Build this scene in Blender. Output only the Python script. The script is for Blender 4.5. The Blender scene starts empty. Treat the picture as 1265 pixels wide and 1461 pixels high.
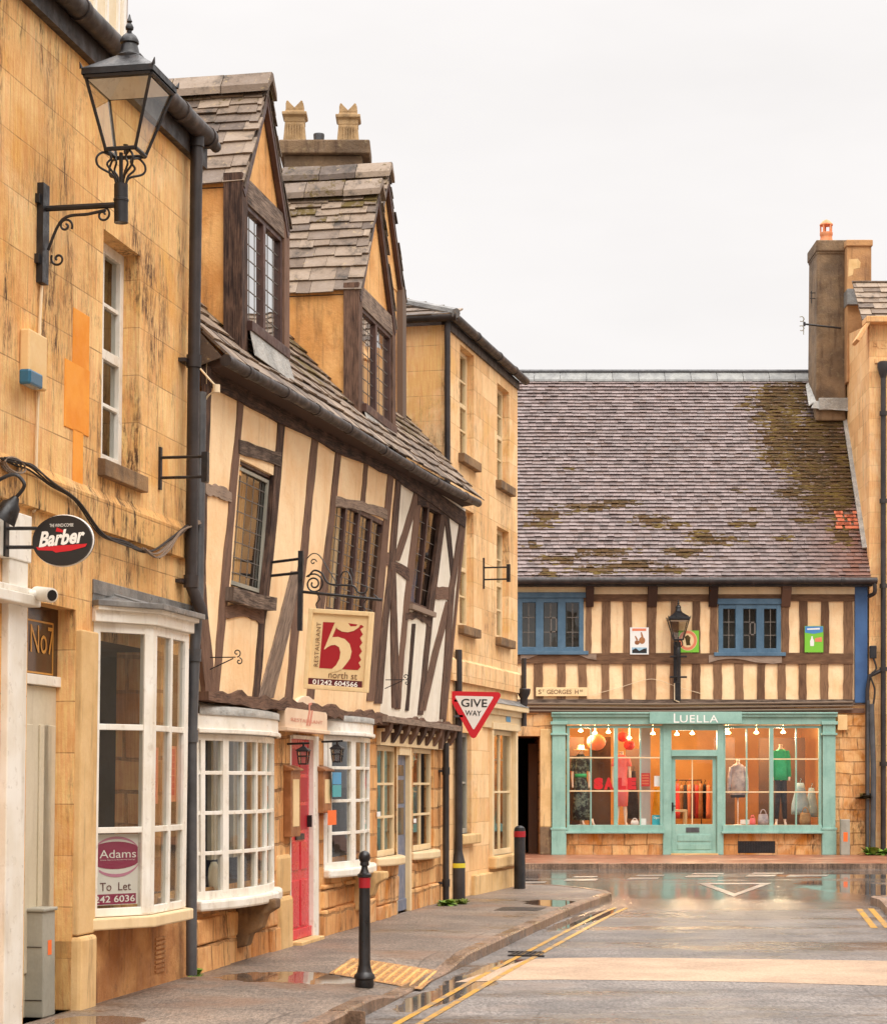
import bpy, bmesh, math, random
from mathutils import Vector, Matrix
random.seed(7)
S = bpy.context.scene
COL = S.collection
FP, CX, HY, EYE = 3000.0, 632.5, 1115.0, 1.6      # focal length and principal point measured on the photograph
R = random.uniform

def P(x, y, D):
    return Vector(((x-CX)/FP*D, D, EYE-(y-HY)/FP*D))
def gnd(x, y, z=0.0):                              # where the sight line through a photo point meets the level z
    D = (EYE-z)*FP/(y-HY)
    return Vector(((x-CX)/FP*D, D, z))

class Fac:
    """A facade: s runs along it, d out of it, z up; d leans with height by a + b z."""
    def __init__(self, X, Y, ux, uy, a=0.0, b=0.0):
        n = math.hypot(ux, uy); ux /= n; uy /= n
        self.O = Vector((X, Y)); self.u = Vector((ux, uy)); self.o = Vector((uy, -ux))
        self.a, self.b = a, b; self.rot = math.atan2(uy, ux)
        self.U3 = Vector((ux, uy, 0)); self.N3 = Vector((uy, -ux, 0))
    def w(self, s, d, z):
        k = d+self.a+self.b*z
        q = self.O+self.u*s+self.o*k
        return Vector((q.x, q.y, z))
    def hit(self, x, y, d=0.0):
        rx, rz = (x-CX)/FP, -(y-HY)/FP
        Rv = Vector((rx, 1.0))
        t = (d+self.a+self.b*EYE+self.o.dot(self.O))/(self.o.dot(Rv)-self.b*rz)
        q = Rv*t-self.O
        return (q.dot(self.u), EYE+rz*t)
    def s(self, x, y, d=0.0): return self.hit(x, y, d)[0]
    def z(self, x, y, d=0.0): return self.hit(x, y, d)[1]
    def rect(self, x0, y0, x1, y1, d=0.0):          # photo corners (top left, bottom right) -> s0,s1,z0,z1
        s0, z1 = self.hit(x0, y0, d); s1, z0 = self.hit(x1, y1, d)
        return s0, s1, z0, z1

class FacTwist(Fac):
    """a jettied wall that leans out more and more, and racks sideways, along its length"""
    L = 10.5; z0 = 2.3; base = .10
    def lean(self, s): return (.02+.26*max(0, s)/self.L)/2.9
    def rack(self, s):
        k = min(max(s/.45, 0), 1); return (.23-.20*max(0, s)/self.L)*k*k*(3-2*k)
    def w(self, s, d, z):
        h = z-self.z0; k = self.base+self.lean(s)*h+d
        q = self.O+self.u*(s+self.rack(s)*h)+self.o*k
        return Vector((q.x, q.y, z))
    def hit(self, x, y, d=0.0):
        rx, rz = (x-CX)/FP, -(y-HY)/FP; Rv = Vector((rx, 1.0)); s = 5.0
        for _ in range(60):
            b = self.lean(s)
            t = (d+self.base+b*(EYE-self.z0)+self.o.dot(self.O))/(self.o.dot(Rv)-b*rz)
            sw = (Rv*t-self.O).dot(self.u); z = EYE+rz*t
            s += .6*((sw-self.rack(s)*(z-self.z0))-s)
        return (s, z)

FRAMES = {}
def frame_of(o): return FRAMES.get(o.name, Matrix.Identity(4))
def tag(o, label=None, cat=None, group=None, kind=None):
    if label: o['label'] = label
    if cat: o['category'] = cat
    if group: o['group'] = group
    if kind: o['kind'] = kind
    return o
def thing(name, label, cat, loc, rot=0.0, group=None):
    o = bpy.data.objects.new(name, None); COL.objects.link(o)
    o.empty_display_size = .2
    o.location = loc; o.rotation_euler = (0, 0, rot)
    FRAMES[o.name] = Matrix.Translation(Vector(loc)) @ Matrix.Rotation(rot, 4, 'Z')
    return tag(o, label, cat, group)

class MB:
    """collects shapes given in world space; build() links them as one mesh object"""
    def __init__(self): self.v = []; self.f = []; self.uv = []; self.c = []; self.hasuv = False; self.hascol = False
    def face(self, pts, uv=None, col=None):
        i = len(self.v); self.v += [Vector(p) for p in pts]; self.f.append(tuple(range(i, i+len(pts))))
        self.uv.append(uv or [(0, 0)]*len(pts)); self.c.append(col or (0, 0, 0))
        if uv: self.hasuv = True
        if col: self.hascol = True
    def faces(self, pts, fs, uvs=None, col=None):
        i = len(self.v); self.v += [Vector(p) for p in pts]
        for n, f in enumerate(fs):
            self.f.append(tuple(i+k for k in f))
            self.uv.append(uvs[n] if uvs else [(0, 0)]*len(f)); self.c.append(col or (0, 0, 0))
        if uvs: self.hasuv = True
        if col: self.hascol = True
    def hexa(self, p, col=None):                    # 0-3 one side, 4-7 the other
        self.faces(p, [(0, 1, 2, 3), (7, 6, 5, 4), (0, 4, 5, 1), (1, 5, 6, 2), (2, 6, 7, 3), (3, 7, 4, 0)], col=col)
    def box(self, F, s0, s1, d0, d1, z0, z1):
        w = F.w
        self.hexa([w(s0, d1, z0), w(s1, d1, z0), w(s1, d1, z1), w(s0, d1, z1), w(s0, d0, z0), w(s1, d0, z0), w(s1, d0, z1), w(s0, d0, z1)])
    def cube(self, c, size, rot=0.0):
        c = Vector(c); sx, sy, sz = size; m = Matrix.Rotation(rot, 3, 'Z')
        q = lambda a, b, e: c+m @ Vector((a*sx/2, b*sy/2, e*sz/2))
        self.hexa([q(-1, -1, -1), q(1, -1, -1), q(1, -1, 1), q(-1, -1, 1), q(-1, 1, -1), q(1, 1, -1), q(1, 1, 1), q(-1, 1, 1)])
    def poly(self, F, pts, d0, d1):                 # (s,z) outline extruded from d0 to d1
        n = len(pts)
        a = [F.w(s, d1, z) for s, z in pts]; b = [F.w(s, d0, z) for s, z in pts]
        fs = [tuple(range(n)), tuple(range(2*n-1, n-1, -1))]+[(i, n+i, n+(i+1) % n, (i+1) % n) for i in range(n)]
        self.faces(a+b, fs)
    def prism(self, pts, vec):                      # world outline moved along vec
        n = len(pts); a = [Vector(p) for p in pts]; b = [p+Vector(vec) for p in a]
        self.faces(a+b, [tuple(range(n)), tuple(range(2*n-1, n-1, -1))]+[(i, n+i, n+(i+1) % n, (i+1) % n) for i in range(n)])
    def strip(self, F, L, Rr, d0, d1, off=0.0):     # timber between two edges, uv along its length
        n = len(L); pts = []
        for i in range(n):
            pts += [F.w(L[i][0], d1, L[i][1]), F.w(Rr[i][0], d1, Rr[i][1]), F.w(L[i][0], d0, L[i][1]), F.w(Rr[i][0], d0, Rr[i][1])]
        fs = []; uvs = []; acc = off
        for i in range(n-1):
            a = 4*i; b = a+4; l = (pts[b]-pts[a]).length; w = (pts[a]-pts[a+1]).length; dd = abs(d1-d0)
            for q, v0, v1 in (((a, a+1, b+1, b), 0, w), ((a+2, a, b, b+2), -dd, 0), ((a+1, a+3, b+3, b+1), w, w+dd)):
                fs.append(q); uvs.append([(acc, v0), (acc, v1), (acc+l, v1), (acc+l, v0)])
            acc += l
        for a in (0, 4*(n-1)):
            fs.append((a, a+2, a+3, a+1)); uvs.append([(0, 0), (0, .05), (.05, .05), (.05, 0)])
        self.faces(pts, fs, uvs)
    def post(self, F, pp, w, d0, d1, jit=.006, sub=5):   # photo points along an upright timber, photo width w
        ww = w if isinstance(w, (list, tuple)) else [w]*len(pp)
        L = []; Q = []
        for i in range(len(pp)-1):
            (x0, y0), (x1, y1) = pp[i], pp[i+1]
            for k in range(sub+(i == len(pp)-2)):
                t = k/sub; x = x0+(x1-x0)*t; y = y0+(y1-y0)*t; h = (ww[i]+(ww[i+1]-ww[i])*t)/2
                a = F.hit(x-h, y, d1); b = F.hit(x+h, y, d1)
                L.append((a[0]+R(-jit, jit), a[1])); Q.append((b[0]+R(-jit, jit), b[1]))
        self.strip(F, L, Q, d0, d1, R(0, 20))
    def rail(self, F, pp, h, d0, d1, jit=.005, sub=5):
        hh = h if isinstance(h, (list, tuple)) else [h]*len(pp)
        L = []; Q = []
        for i in range(len(pp)-1):
            (x0, y0), (x1, y1) = pp[i], pp[i+1]
            for k in range(sub+(i == len(pp)-2)):
                t = k/sub; x = x0+(x1-x0)*t; y = y0+(y1-y0)*t; g = (hh[i]+(hh[i+1]-hh[i])*t)/2
                a = F.hit(x, y+g, d1); b = F.hit(x, y-g, d1)
                L.append((a[0], a[1]+R(-jit, jit))); Q.append((b[0], b[1]+R(-jit, jit)))
        self.strip(F, L, Q, d0, d1, R(0, 20))
    def sweep(self, F, path, z0, z1, t0, t1, dz=0.0):    # plan path of (s,d): a band from t0 to t1 outside it
        n = len(path); N = []
        for i in range(n):
            a = Vector(path[max(i-1, 0)]); b = Vector(path[min(i+1, n-1)])
            if 0 < i < n-1:
                e1 = (Vector(path[i])-a).normalized(); e2 = (b-Vector(path[i])).normalized()
                m = (Vector((-e1.y, e1.x))+Vector((-e2.y, e2.x))).normalized()
                m /= max(.35, m.dot(Vector((-e1.y, e1.x))))
            else:
                e = (b-a).normalized(); m = Vector((-e.y, e.x))
            N.append(m)
        pts = []
        for i in range(n):
            p = Vector(path[i]); i_ = p+N[i]*t0; o = p+N[i]*t1
            pts += [F.w(o.x, o.y, z0), F.w(o.x, o.y, z1), F.w(i_.x, i_.y, z1+dz), F.w(i_.x, i_.y, z0)]
        fs = []
        for i in range(n-1):
            a = 4*i; b = a+4
            for k in range(4): fs.append((a+k, b+k, b+(k+1) % 4, a+(k+1) % 4))
        fs += [(3, 2, 1, 0), tuple(4*(n-1)+k for k in range(4))]
        self.faces(pts, fs)
    def tube(self, pts, r, n=8, cap=True):
        pts = [Vector(p) for p in pts]
        rr = r if isinstance(r, (list, tuple)) else [r]*len(pts)
        T = [(pts[min(i+1, len(pts)-1)]-pts[max(i-1, 0)]).normalized() for i in range(len(pts))]
        a = T[0].orthogonal().normalized(); ring = []
        for i, p in enumerate(pts):
            a = (a-T[i]*a.dot(T[i]));
            if a.length < 1e-6: a = T[i].orthogonal()
            a.normalize(); b = T[i].cross(a)
            ring += [p+(a*math.cos(2*math.pi*k/n)+b*math.sin(2*math.pi*k/n))*rr[i] for k in range(n)]
        fs = []
        for i in range(len(pts)-1):
            for k in range(n): fs.append((i*n+k, i*n+(k+1) % n, (i+1)*n+(k+1) % n, (i+1)*n+k))
        if cap: fs += [tuple(range(n-1, -1, -1)), tuple((len(pts)-1)*n+k for k in range(n))]
        self.faces(ring, fs)
    def lathe(self, c, prof, n=20, sx=1.0, sy=1.0, rot=0.0):
        c = Vector(c); m = Matrix.Rotation(rot, 3, 'Z'); pts = []
        for r, z in prof:
            pts += [c+m @ Vector((r*sx*math.cos(2*math.pi*(k+.5)/n), r*sy*math.sin(2*math.pi*(k+.5)/n), z)) for k in range(n)]
        fs = []
        for i in range(len(prof)-1):
            for k in range(n): fs.append((i*n+k, i*n+(k+1) % n, (i+1)*n+(k+1) % n, (i+1)*n+k))
        fs += [tuple(range(n-1, -1, -1)), tuple((len(prof)-1)*n+k for k in range(n))]
        self.faces(pts, fs)
    def loft(self, rings, n=14):                    # rings of (centre, rx, ry, rotation)
        pts = []
        for c, rx, ry, ro in rings:
            c = Vector(c); m = Matrix.Rotation(ro, 3, 'Z')
            pts += [c+m @ Vector((rx*math.cos(2*math.pi*k/n), ry*math.sin(2*math.pi*k/n), 0)) for k in range(n)]
        fs = []
        for i in range(len(rings)-1):
            for k in range(n): fs.append((i*n+k, i*n+(k+1) % n, (i+1)*n+(k+1) % n, (i+1)*n+k))
        fs += [tuple(range(n-1, -1, -1)), tuple((len(rings)-1)*n+k for k in range(n))]
        self.faces(pts, fs)
    def build(self, name, mat, parent=None, origin=None, smooth=False, bevel=0.0, label=None, cat=None, group=None, kind=None, rot=0.0):
        if parent is not None: M = frame_of(parent)
        else:
            if origin is None:
                xs = [p.x for p in self.v]; ys = [p.y for p in self.v]
                origin = ((min(xs)+max(xs))/2, (min(ys)+max(ys))/2, min(p.z for p in self.v))
            M = Matrix.Translation(Vector(origin)) @ Matrix.Rotation(rot, 4, 'Z')
        Mi = M.inverted()
        me = bpy.data.meshes.new(name)
        me.from_pydata([Mi @ p for p in self.v], [], self.f)
        if self.hasuv:
            ul = me.uv_layers.new(name='UVMap'); k = 0
            for u in self.uv:
                for q in u: ul.data[k].uv = q; k += 1
        if self.hascol:
            ca = me.color_attributes.new('Tile', 'FLOAT_COLOR', 'CORNER'); k = 0
            for f, c in zip(self.f, self.c):
                for _ in f: ca.data[k].color = (c[0], c[1], c[2], 1); k += 1
        bm = bmesh.new(); bm.from_mesh(me)
        bmesh.ops.remove_doubles(bm, verts=bm.verts, dist=1e-5) if smooth else None
        bmesh.ops.recalc_face_normals(bm, faces=bm.faces)
        bm.to_mesh(me); bm.free()
        if smooth:
            for p in me.polygons: p.use_smooth = True
        me.materials.append(mat)
        o = bpy.data.objects.new(name, me); COL.objects.link(o)
        if parent is not None:
            o.parent = parent; FRAMES[o.name] = M
        else:
            o.location = M.translation; o.rotation_euler = (0, 0, rot); FRAMES[o.name] = M
        if smooth == 'auto':
            md = o.modifiers.new('Edges', 'EDGE_SPLIT'); md.split_angle = math.radians(38)
        if bevel:
            md = o.modifiers.new('Bevel', 'BEVEL'); md.width = bevel; md.segments = 2; md.limit_method = 'ANGLE'; md.angle_limit = math.radians(40)
        return tag(o, label, cat, group, kind)

def smooth_path(pts, n=6):
    pts = [Vector(p) for p in pts]; out = []
    for i in range(len(pts)-1):
        p0 = pts[max(i-1, 0)]; p1 = pts[i]; p2 = pts[i+1]; p3 = pts[min(i+2, len(pts)-1)]
        for k in range(n):
            t = k/n
            out.append(.5*((2*p1)+(p2-p0)*t+(2*p0-5*p1+4*p2-p3)*t*t+(3*p1-p0-3*p2+p3)*t**3))
    out.append(pts[-1]); return out

def wall(mb, F, s0, s1, z0, z1, holes=(), d=0.0, thick=.25, ds=None):
    """front sheet with openings and their reveals"""
    ss = sorted({s0, s1, *[h[0] for h in holes], *[h[1] for h in holes]}); zz = sorted({z0, z1, *[h[2] for h in holes], *[h[3] for h in holes]})
    ss = [s for s in ss if s0-1e-6 <= s <= s1+1e-6]; zz = [z for z in zz if z0-1e-6 <= z <= z1+1e-6]
    for i in range(len(ss)-1):
        for j in range(len(zz)-1):
            a, b, c, e = ss[i], ss[i+1], zz[j], zz[j+1]; m = ((a+b)/2, (c+e)/2)
            if any(h[0] < m[0] < h[1] and h[2] < m[1] < h[3] for h in holes): continue
            mb.face([F.w(a, d, c), F.w(b, d, c), F.w(b, d, e), F.w(a, d, e)])
    for h in holes:
        a, b, c, e = h[:4]; t = d-(h[4] if len(h) > 4 else thick)
        mb.face([F.w(a, d, c), F.w(a, d, e), F.w(a, t, e), F.w(a, t, c)])
        mb.face([F.w(b, d, c), F.w(b, t, c), F.w(b, t, e), F.w(b, d, e)])
        mb.face([F.w(a, d, e), F.w(b, d, e), F.w(b, t, e), F.w(a, t, e)])
        mb.face([F.w(a, d, c), F.w(a, t, c), F.w(b, t, c), F.w(b, d, c)])

def room(F, s0, s1, z0, z1, d, depth, mat, parent, name='interior'):
    m = MB(); w = F.w; e = d-depth
    m.face([w(s0, e, z0), w(s1, e, z0), w(s1, e, z1), w(s0, e, z1)])
    m.face([w(s0, d, z0), w(s0, e, z0), w(s0, e, z1), w(s0, d, z1)])
    m.face([w(s1, d, z0), w(s1, d, z1), w(s1, e, z1), w(s1, e, z0)])
    m.face([w(s0, d, z0), w(s1, d, z0), w(s1, e, z0), w(s0, e, z0)])
    m.face([w(s0, d, z1), w(s0, e, z1), w(s1, e, z1), w(s1, d, z1)])
    return m.build(name, mat, parent)

def grid_window(F, s0, s1, z0, z1, d, cols, rows, fw, bw, mat, parent, glass, name='window', th=.05, meet=None, bevel=.003):
    """painted frame with glazing bars (one part) and its pane (a sub-part)"""
    m = MB()
    m.box(F, s0, s0+fw, d-th, d, z0, z1); m.box(F, s1-fw, s1, d-th, d, z0, z1)
    m.box(F, s0+fw, s1-fw, d-th, d-.002, z0, z0+fw*1.2); m.box(F, s0+fw, s1-fw, d-th, d-.002, z1-fw, z1)
    a, b, c, e = s0+fw, s1-fw, z0+fw*1.2, z1-fw
    for i in range(1, cols):
        x = a+(b-a)*i/cols; m.box(F, x-bw/2, x+bw/2, d-th*.7, d-.008, c, e)
    for j in range(1, rows):
        y = c+(e-c)*j/rows; h = bw/2
        if meet == j: h = fw*.5
        m.box(F, a, b, d-th*.68, d-.011 if h < fw*.5 else d-.004, y-h, y+h)
    o = m.build(name, mat, parent, bevel=bevel)
    g = MB(); g.face([F.w(a, d-th*.5, c), F.w(b, d-th*.5, c), F.w(b, d-th*.5, e), F.w(a, d-th*.5, e)])
    g.build('pane', glass, o)
    return o

def tiles(mb, E, U, V, N, H, left, right, g0, g1, w0, w1, th, jit=.012, moss=None, lift=2.0):
    """courses of separate overlapping tiles on a roof slope"""
    v = 0.0; k = 0
    while v < H:
        g = g0+(g1-g0)*v/H; a, b = left(v), right(v)
        x = a-R(0, w1) ; wv = R(-.5, .5)*jit
        while x < b:
            w = R(w0, w1); x0, x1 = max(x, a), min(x+w-.004, b); x += w
            if x1-x0 < .02: continue
            up = min(v+g*1.45, H+.02); l0 = th*lift*R(.85, 1.2); l1 = th*.25
            y0 = v+R(-jit, jit)+wv; sk = R(-jit, jit)*.6; tt = th*R(.75, 1.25)
            q = lambda s, y, h: E+U*s+V*y+N*h
            mo = moss((x0+x1)/2, v) if moss else 0.0
            mo, rd_ = mo if isinstance(mo, tuple) else (mo, 0.0)
            mb.faces([q(x0, y0, l0), q(x1, y0+sk, l0+R(-.3, .3)*th), q(x1, up, l1), q(x0, up, l1), q(x0, y0, l0-tt), q(x1, y0+sk, l0-tt), q(x1, up, l1-tt), q(x0, up, l1-tt)],
                     [(0, 1, 2, 3), (0, 4, 5, 1), (1, 5, 6, 2), (3, 7, 4, 0)], col=(R(0, 1), mo, rd_))
        v += g; k += 1

def text_mesh(body, w=None, h=None, shear=0.0, bold=0.0, spacing=1.0):
    """outline of some lettering as flat triangles, centred, in metres"""
    cu = bpy.data.curves.new('lettering', 'FONT'); cu.body = body; cu.shear = shear; cu.offset = bold; cu.space_character = spacing
    cu.resolution_u = 3
    o = bpy.data.objects.new('lettering', cu); COL.objects.link(o)
    dg = bpy.context.evaluated_depsgraph_get(); dg.update()
    me = bpy.data.meshes.new_from_object(o.evaluated_get(dg))
    vs = [v.co.copy() for v in me.vertices]; fs = [tuple(p.vertices) for p in me.polygons]
    bpy.data.objects.remove(o); bpy.data.curves.remove(cu); bpy.data.meshes.remove(me)
    xa, xb = min(v.x for v in vs), max(v.x for v in vs); ya, yb = min(v.y for v in vs), max(v.y for v in vs)
    sx = w/(xb-xa) if w else h/(yb-ya); sy = h/(yb-ya) if h else sx
    return [((v.x-(xa+xb)/2)*sx, (v.y-(ya+yb)/2)*sy) for v in vs], fs
def put_text(mb, txt, c, ex, ey, en, raise_=.003):
    vs, fs = txt; c = Vector(c)
    mb.faces([c+ex*x+ey*y+en*raise_ for x, y in vs], fs)
# ---------------------------------------------------------------- materials
def lin(c): c /= 255.0; return c/12.92 if c <= .04045 else ((c+.055)/1.055)**2.4
def C(r, g, b): return (lin(r), lin(g), lin(b), 1)
def nd(nt, t, ins=None, **kw):
    n = nt.nodes.new(t)
    for k, v in kw.items(): setattr(n, k, v)
    for k, v in (ins or {}).items():
        if isinstance(v, bpy.types.NodeSocket): nt.links.new(v, n.inputs[k])
        else: n.inputs[k].default_value = v
    return n
def mixc(nt, f, a, b, blend='MIX'):
    return nd(nt, 'ShaderNodeMix', {0: f, 6: a, 7: b}, data_type='RGBA', blend_type=blend).outputs[2]
def mixf(nt, f, a, b): return nd(nt, 'ShaderNodeMix', {0: f, 2: a, 3: b}, data_type='FLOAT').outputs[0]
def mth(nt, op, a, b=0.0): return nd(nt, 'ShaderNodeMath', {0: a, 1: b}, operation=op).outputs[0]
def noise(nt, vec, sc, det=4.0, ro=.6, dist=0.0):
    return nd(nt, 'ShaderNodeTexNoise', {'Vector': vec, 'Scale': sc, 'Detail': det, 'Roughness': ro, 'Distortion': dist}).outputs[0]
def rng(nt, f, a, b, c=0.0, d=1.0):
    return nd(nt, 'ShaderNodeMapRange', {0: f, 1: a, 2: b, 3: c, 4: d}, interpolation_type='SMOOTHSTEP').outputs[0]
def vscale(nt, vec, x, y, z): return nd(nt, 'ShaderNodeMapping', {'Vector': vec, 'Scale': (x, y, z)}).outputs[0]
def begin(name):
    m = bpy.data.materials.new(name); m.use_nodes = True; nt = m.node_tree; nt.nodes.clear()
    out = nt.nodes.new('ShaderNodeOutputMaterial'); b = nt.nodes.new('ShaderNodeBsdfPrincipled'); nt.links.new(b.outputs[0], out.inputs[0])
    tc = nt.nodes.new('ShaderNodeTexCoord')
    return m, nt, b, tc, out
def bump(nt, h, st, dist=.02, prev=None):
    ins = {'Height': h, 'Strength': st, 'Distance': dist}
    if prev is not None: ins['Normal'] = prev
    return nd(nt, 'ShaderNodeBump', ins).outputs[0]

def surf(name, c1, c2, sc=2.0, rough=.7, fine=40.0, bmp=.15, bd=.01, streak=0.0, scol=(.05, .04, .03, 1), spots=0.0, pcol=(.05, .04, .03, 1), metal=0.0, rvar=.15, spec=.5, contrast=(.35, .65)):
    """general weathered surface: two tones in patches, grain, rain streaks, spots"""
    m, nt, b, tc, out = begin(name); v = tc.outputs['Object']
    rnd = nt.nodes.new('ShaderNodeObjectInfo').outputs['Random']
    v = nd(nt, 'ShaderNodeVectorMath', {0: v, 1: nd(nt, 'ShaderNodeCombineXYZ', {0: mth(nt, 'MULTIPLY', rnd, 37.0), 1: mth(nt, 'MULTIPLY', rnd, 11.0), 2: 0.0}).outputs[0]}, operation='ADD').outputs[0]
    col = mixc(nt, rng(nt, noise(nt, v, sc), *contrast), c1, c2)
    fn = noise(nt, v, fine, 5.0, .7)
    col = mixc(nt, .35, col, mixc(nt, fn, (.3, .3, .3, 1), (.75, .75, .75, 1)), 'OVERLAY')
    if streak:
        f = rng(nt, noise(nt, vscale(nt, v, 5, 5, .6), 1.6, 5.0, .65), .5, .75)
        col = mixc(nt, mth(nt, 'MULTIPLY', f, streak), col, scol)
    if spots:
        f = rng(nt, noise(nt, v, 9.0, 6.0, .7), .56, .68)
        col = mixc(nt, mth(nt, 'MULTIPLY', f, spots), col, pcol)
    nt.links.new(col, b.inputs['Base Color'])
    nt.links.new(rng(nt, noise(nt, v, sc*3+1), .3, .7, max(.03, rough-rvar), min(1, rough+rvar)), b.inputs['Roughness'])
    b.inputs['Metallic'].default_value = metal; b.inputs['Specular IOR Level'].default_value = spec
    nt.links.new(bump(nt, mth(nt, 'ADD', fn, mth(nt, 'MULTIPLY', noise(nt, v, sc*4), 1.5)), bmp, bd), b.inputs['Normal'])
    return m

def stone(name, c1, c2, mort, bw, bh, ms, dark=(.10, .065, .03, 1), stain=.5, dist=0.0, rough=.85, bs=.4, deep=.5, tone3=None, ssc=.7, blk=.42):
    """coursed stone in the facade's own plane, weathered"""
    m, nt, b, tc, out = begin(name); v = tc.outputs['Object']
    sp = nd(nt, 'ShaderNodeSeparateXYZ', {0: v})
    f = nd(nt, 'ShaderNodeCombineXYZ', {0: mth(nt, 'ADD', sp.outputs[0], sp.outputs[1]), 1: sp.outputs[2], 2: 0.0}).outputs[0]
    if dist:
        nz = nd(nt, 'ShaderNodeTexNoise', {'Vector': v, 'Scale': 2.2, 'Detail': 2.0}).outputs[1]
        f = nd(nt, 'ShaderNodeVectorMath', {0: f, 1: nd(nt, 'ShaderNodeVectorMath', {0: nz, 1: (dist, dist, 0)}, operation='MULTIPLY').outputs[0]}, operation='ADD').outputs[0]
    br = nd(nt, 'ShaderNodeTexBrick', {'Vector': f, 'Color1': (0, 0, 0, 1), 'Color2': (1, 1, 1, 1), 'Mortar': (.5, .5, .5, 1), 'Scale': 1.0, 'Mortar Size': ms, 'Mortar Smooth': .3, 'Bias': 0.0, 'Brick Width': bw, 'Row Height': bh}, offset=.43, squash=.8, squash_frequency=3)
    big = noise(nt, v, ssc, 3.0, .55); med = noise(nt, v, 4.0, 6.0, .7); fn = noise(nt, v, 45.0, 4.0, .7)
    t = mth(nt, 'ADD', mth(nt, 'MULTIPLY', br.outputs[0], blk), mth(nt, 'MULTIPLY', med, 1.04-blk))
    col = mixc(nt, rng(nt, t, .2, .82), c1, c2)
    if tone3: col = mixc(nt, rng(nt, noise(nt, v, 1.3, 4.0, .6, .5), .52, .7), col, tone3)
    col = mixc(nt, .4, col, mixc(nt, fn, (.32, .32, .32, 1), (.72, .72, .72, 1)), 'OVERLAY')
    col = mixc(nt, mth(nt, 'MULTIPLY', br.outputs[1], mth(nt, 'ADD', .2, rng(nt, med, .35, .7, 0.0, .7))), col, mort)
    stv = noise(nt, vscale(nt, v, 2.2, 2.2, .45), 1.5, 7.0, .72)
    pale = rng(nt, noise(nt, v, 1.1, 6.0, .65, .8), .5, .68)
    col = mixc(nt, mth(nt, 'MULTIPLY', pale, .45), col, mixc(nt, .55, c2, (.80, .62, .40, 1)))
    tool = noise(nt, vscale(nt, v, 70, 70, 3), 1.0, 2.0)
    col = mixc(nt, .26, col, mixc(nt, rng(nt, tool, .35, .65), (.2, .2, .2, 1), (.8, .8, .8, 1)), 'OVERLAY')
    blot = rng(nt, noise(nt, v, 6.5, 7.0, .75), .52, .66)
    s_ = mth(nt, 'MULTIPLY', rng(nt, stv, .46, .64), rng(nt, big, .37, .54))
    s_ = mth(nt, 'MAXIMUM', s_, mth(nt, 'MULTIPLY', blot, mth(nt, 'MULTIPLY', rng(nt, big, .36, .6), .55)))
    spk = rng(nt, noise(nt, vscale(nt, v, 34, 34, 9), 1.0, 4.0, .75), .40, .60, .15, 1.0)
    s_ = mth(nt, 'MULTIPLY', s_, spk)
    sm = mth(nt, 'MULTIPLY', rng(nt, med, .35, .7), s_)
    col = mixc(nt, mth(nt, 'MULTIPLY', mth(nt, 'ADD', mth(nt, 'MULTIPLY', s_, .5), mth(nt, 'MULTIPLY', sm, .5)), stain), col, dark)
    nt.links.new(col, b.inputs['Base Color']); b.inputs['Roughness'].default_value = rough
    b.inputs['Specular IOR Level'].default_value = .3
    h = mth(nt, 'SUBTRACT', mth(nt, 'ADD', mth(nt, 'MULTIPLY', med, .5), mth(nt, 'MULTIPLY', fn, .25)), mth(nt, 'MULTIPLY', br.outputs[1], deep))
    nt.links.new(bump(nt, h, bs, .03), b.inputs['Normal'])
    return m

def timber(name, c1, c2, rough=.75):
    m, nt, b, tc, out = begin(name); v = tc.outputs['UV']
    rnd = nt.nodes.new('ShaderNodeObjectInfo').outputs['Random']
    g = noise(nt, vscale(nt, v, 1.3, 26, 1), 3.0, 6.0, .65, .4); k = noise(nt, vscale(nt, v, 2.0, 6, 1), 2.0, 4.0, .6)
    t = mth(nt, 'ADD', mth(nt, 'MULTIPLY', g, .6), mth(nt, 'ADD', mth(nt, 'MULTIPLY', k, .5), mth(nt, 'MULTIPLY', rnd, .25)))
    col = mixc(nt, rng(nt, t, .48, .84), c1, c2)
    cr = rng(nt, noise(nt, vscale(nt, v, .8, 34, 1), 2.0, 3.0, .5), .62, .72)
    col = mixc(nt, mth(nt, 'MULTIPLY', cr, .8), col, (.012, .009, .008, 1))
    nt.links.new(col, b.inputs['Base Color']); b.inputs['Roughness'].default_value = rough; b.inputs['Specular IOR Level'].default_value = .3
    nt.links.new(bump(nt, mth(nt, 'SUBTRACT', g, cr), .6, .015), b.inputs['Normal'])
    return m

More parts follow.
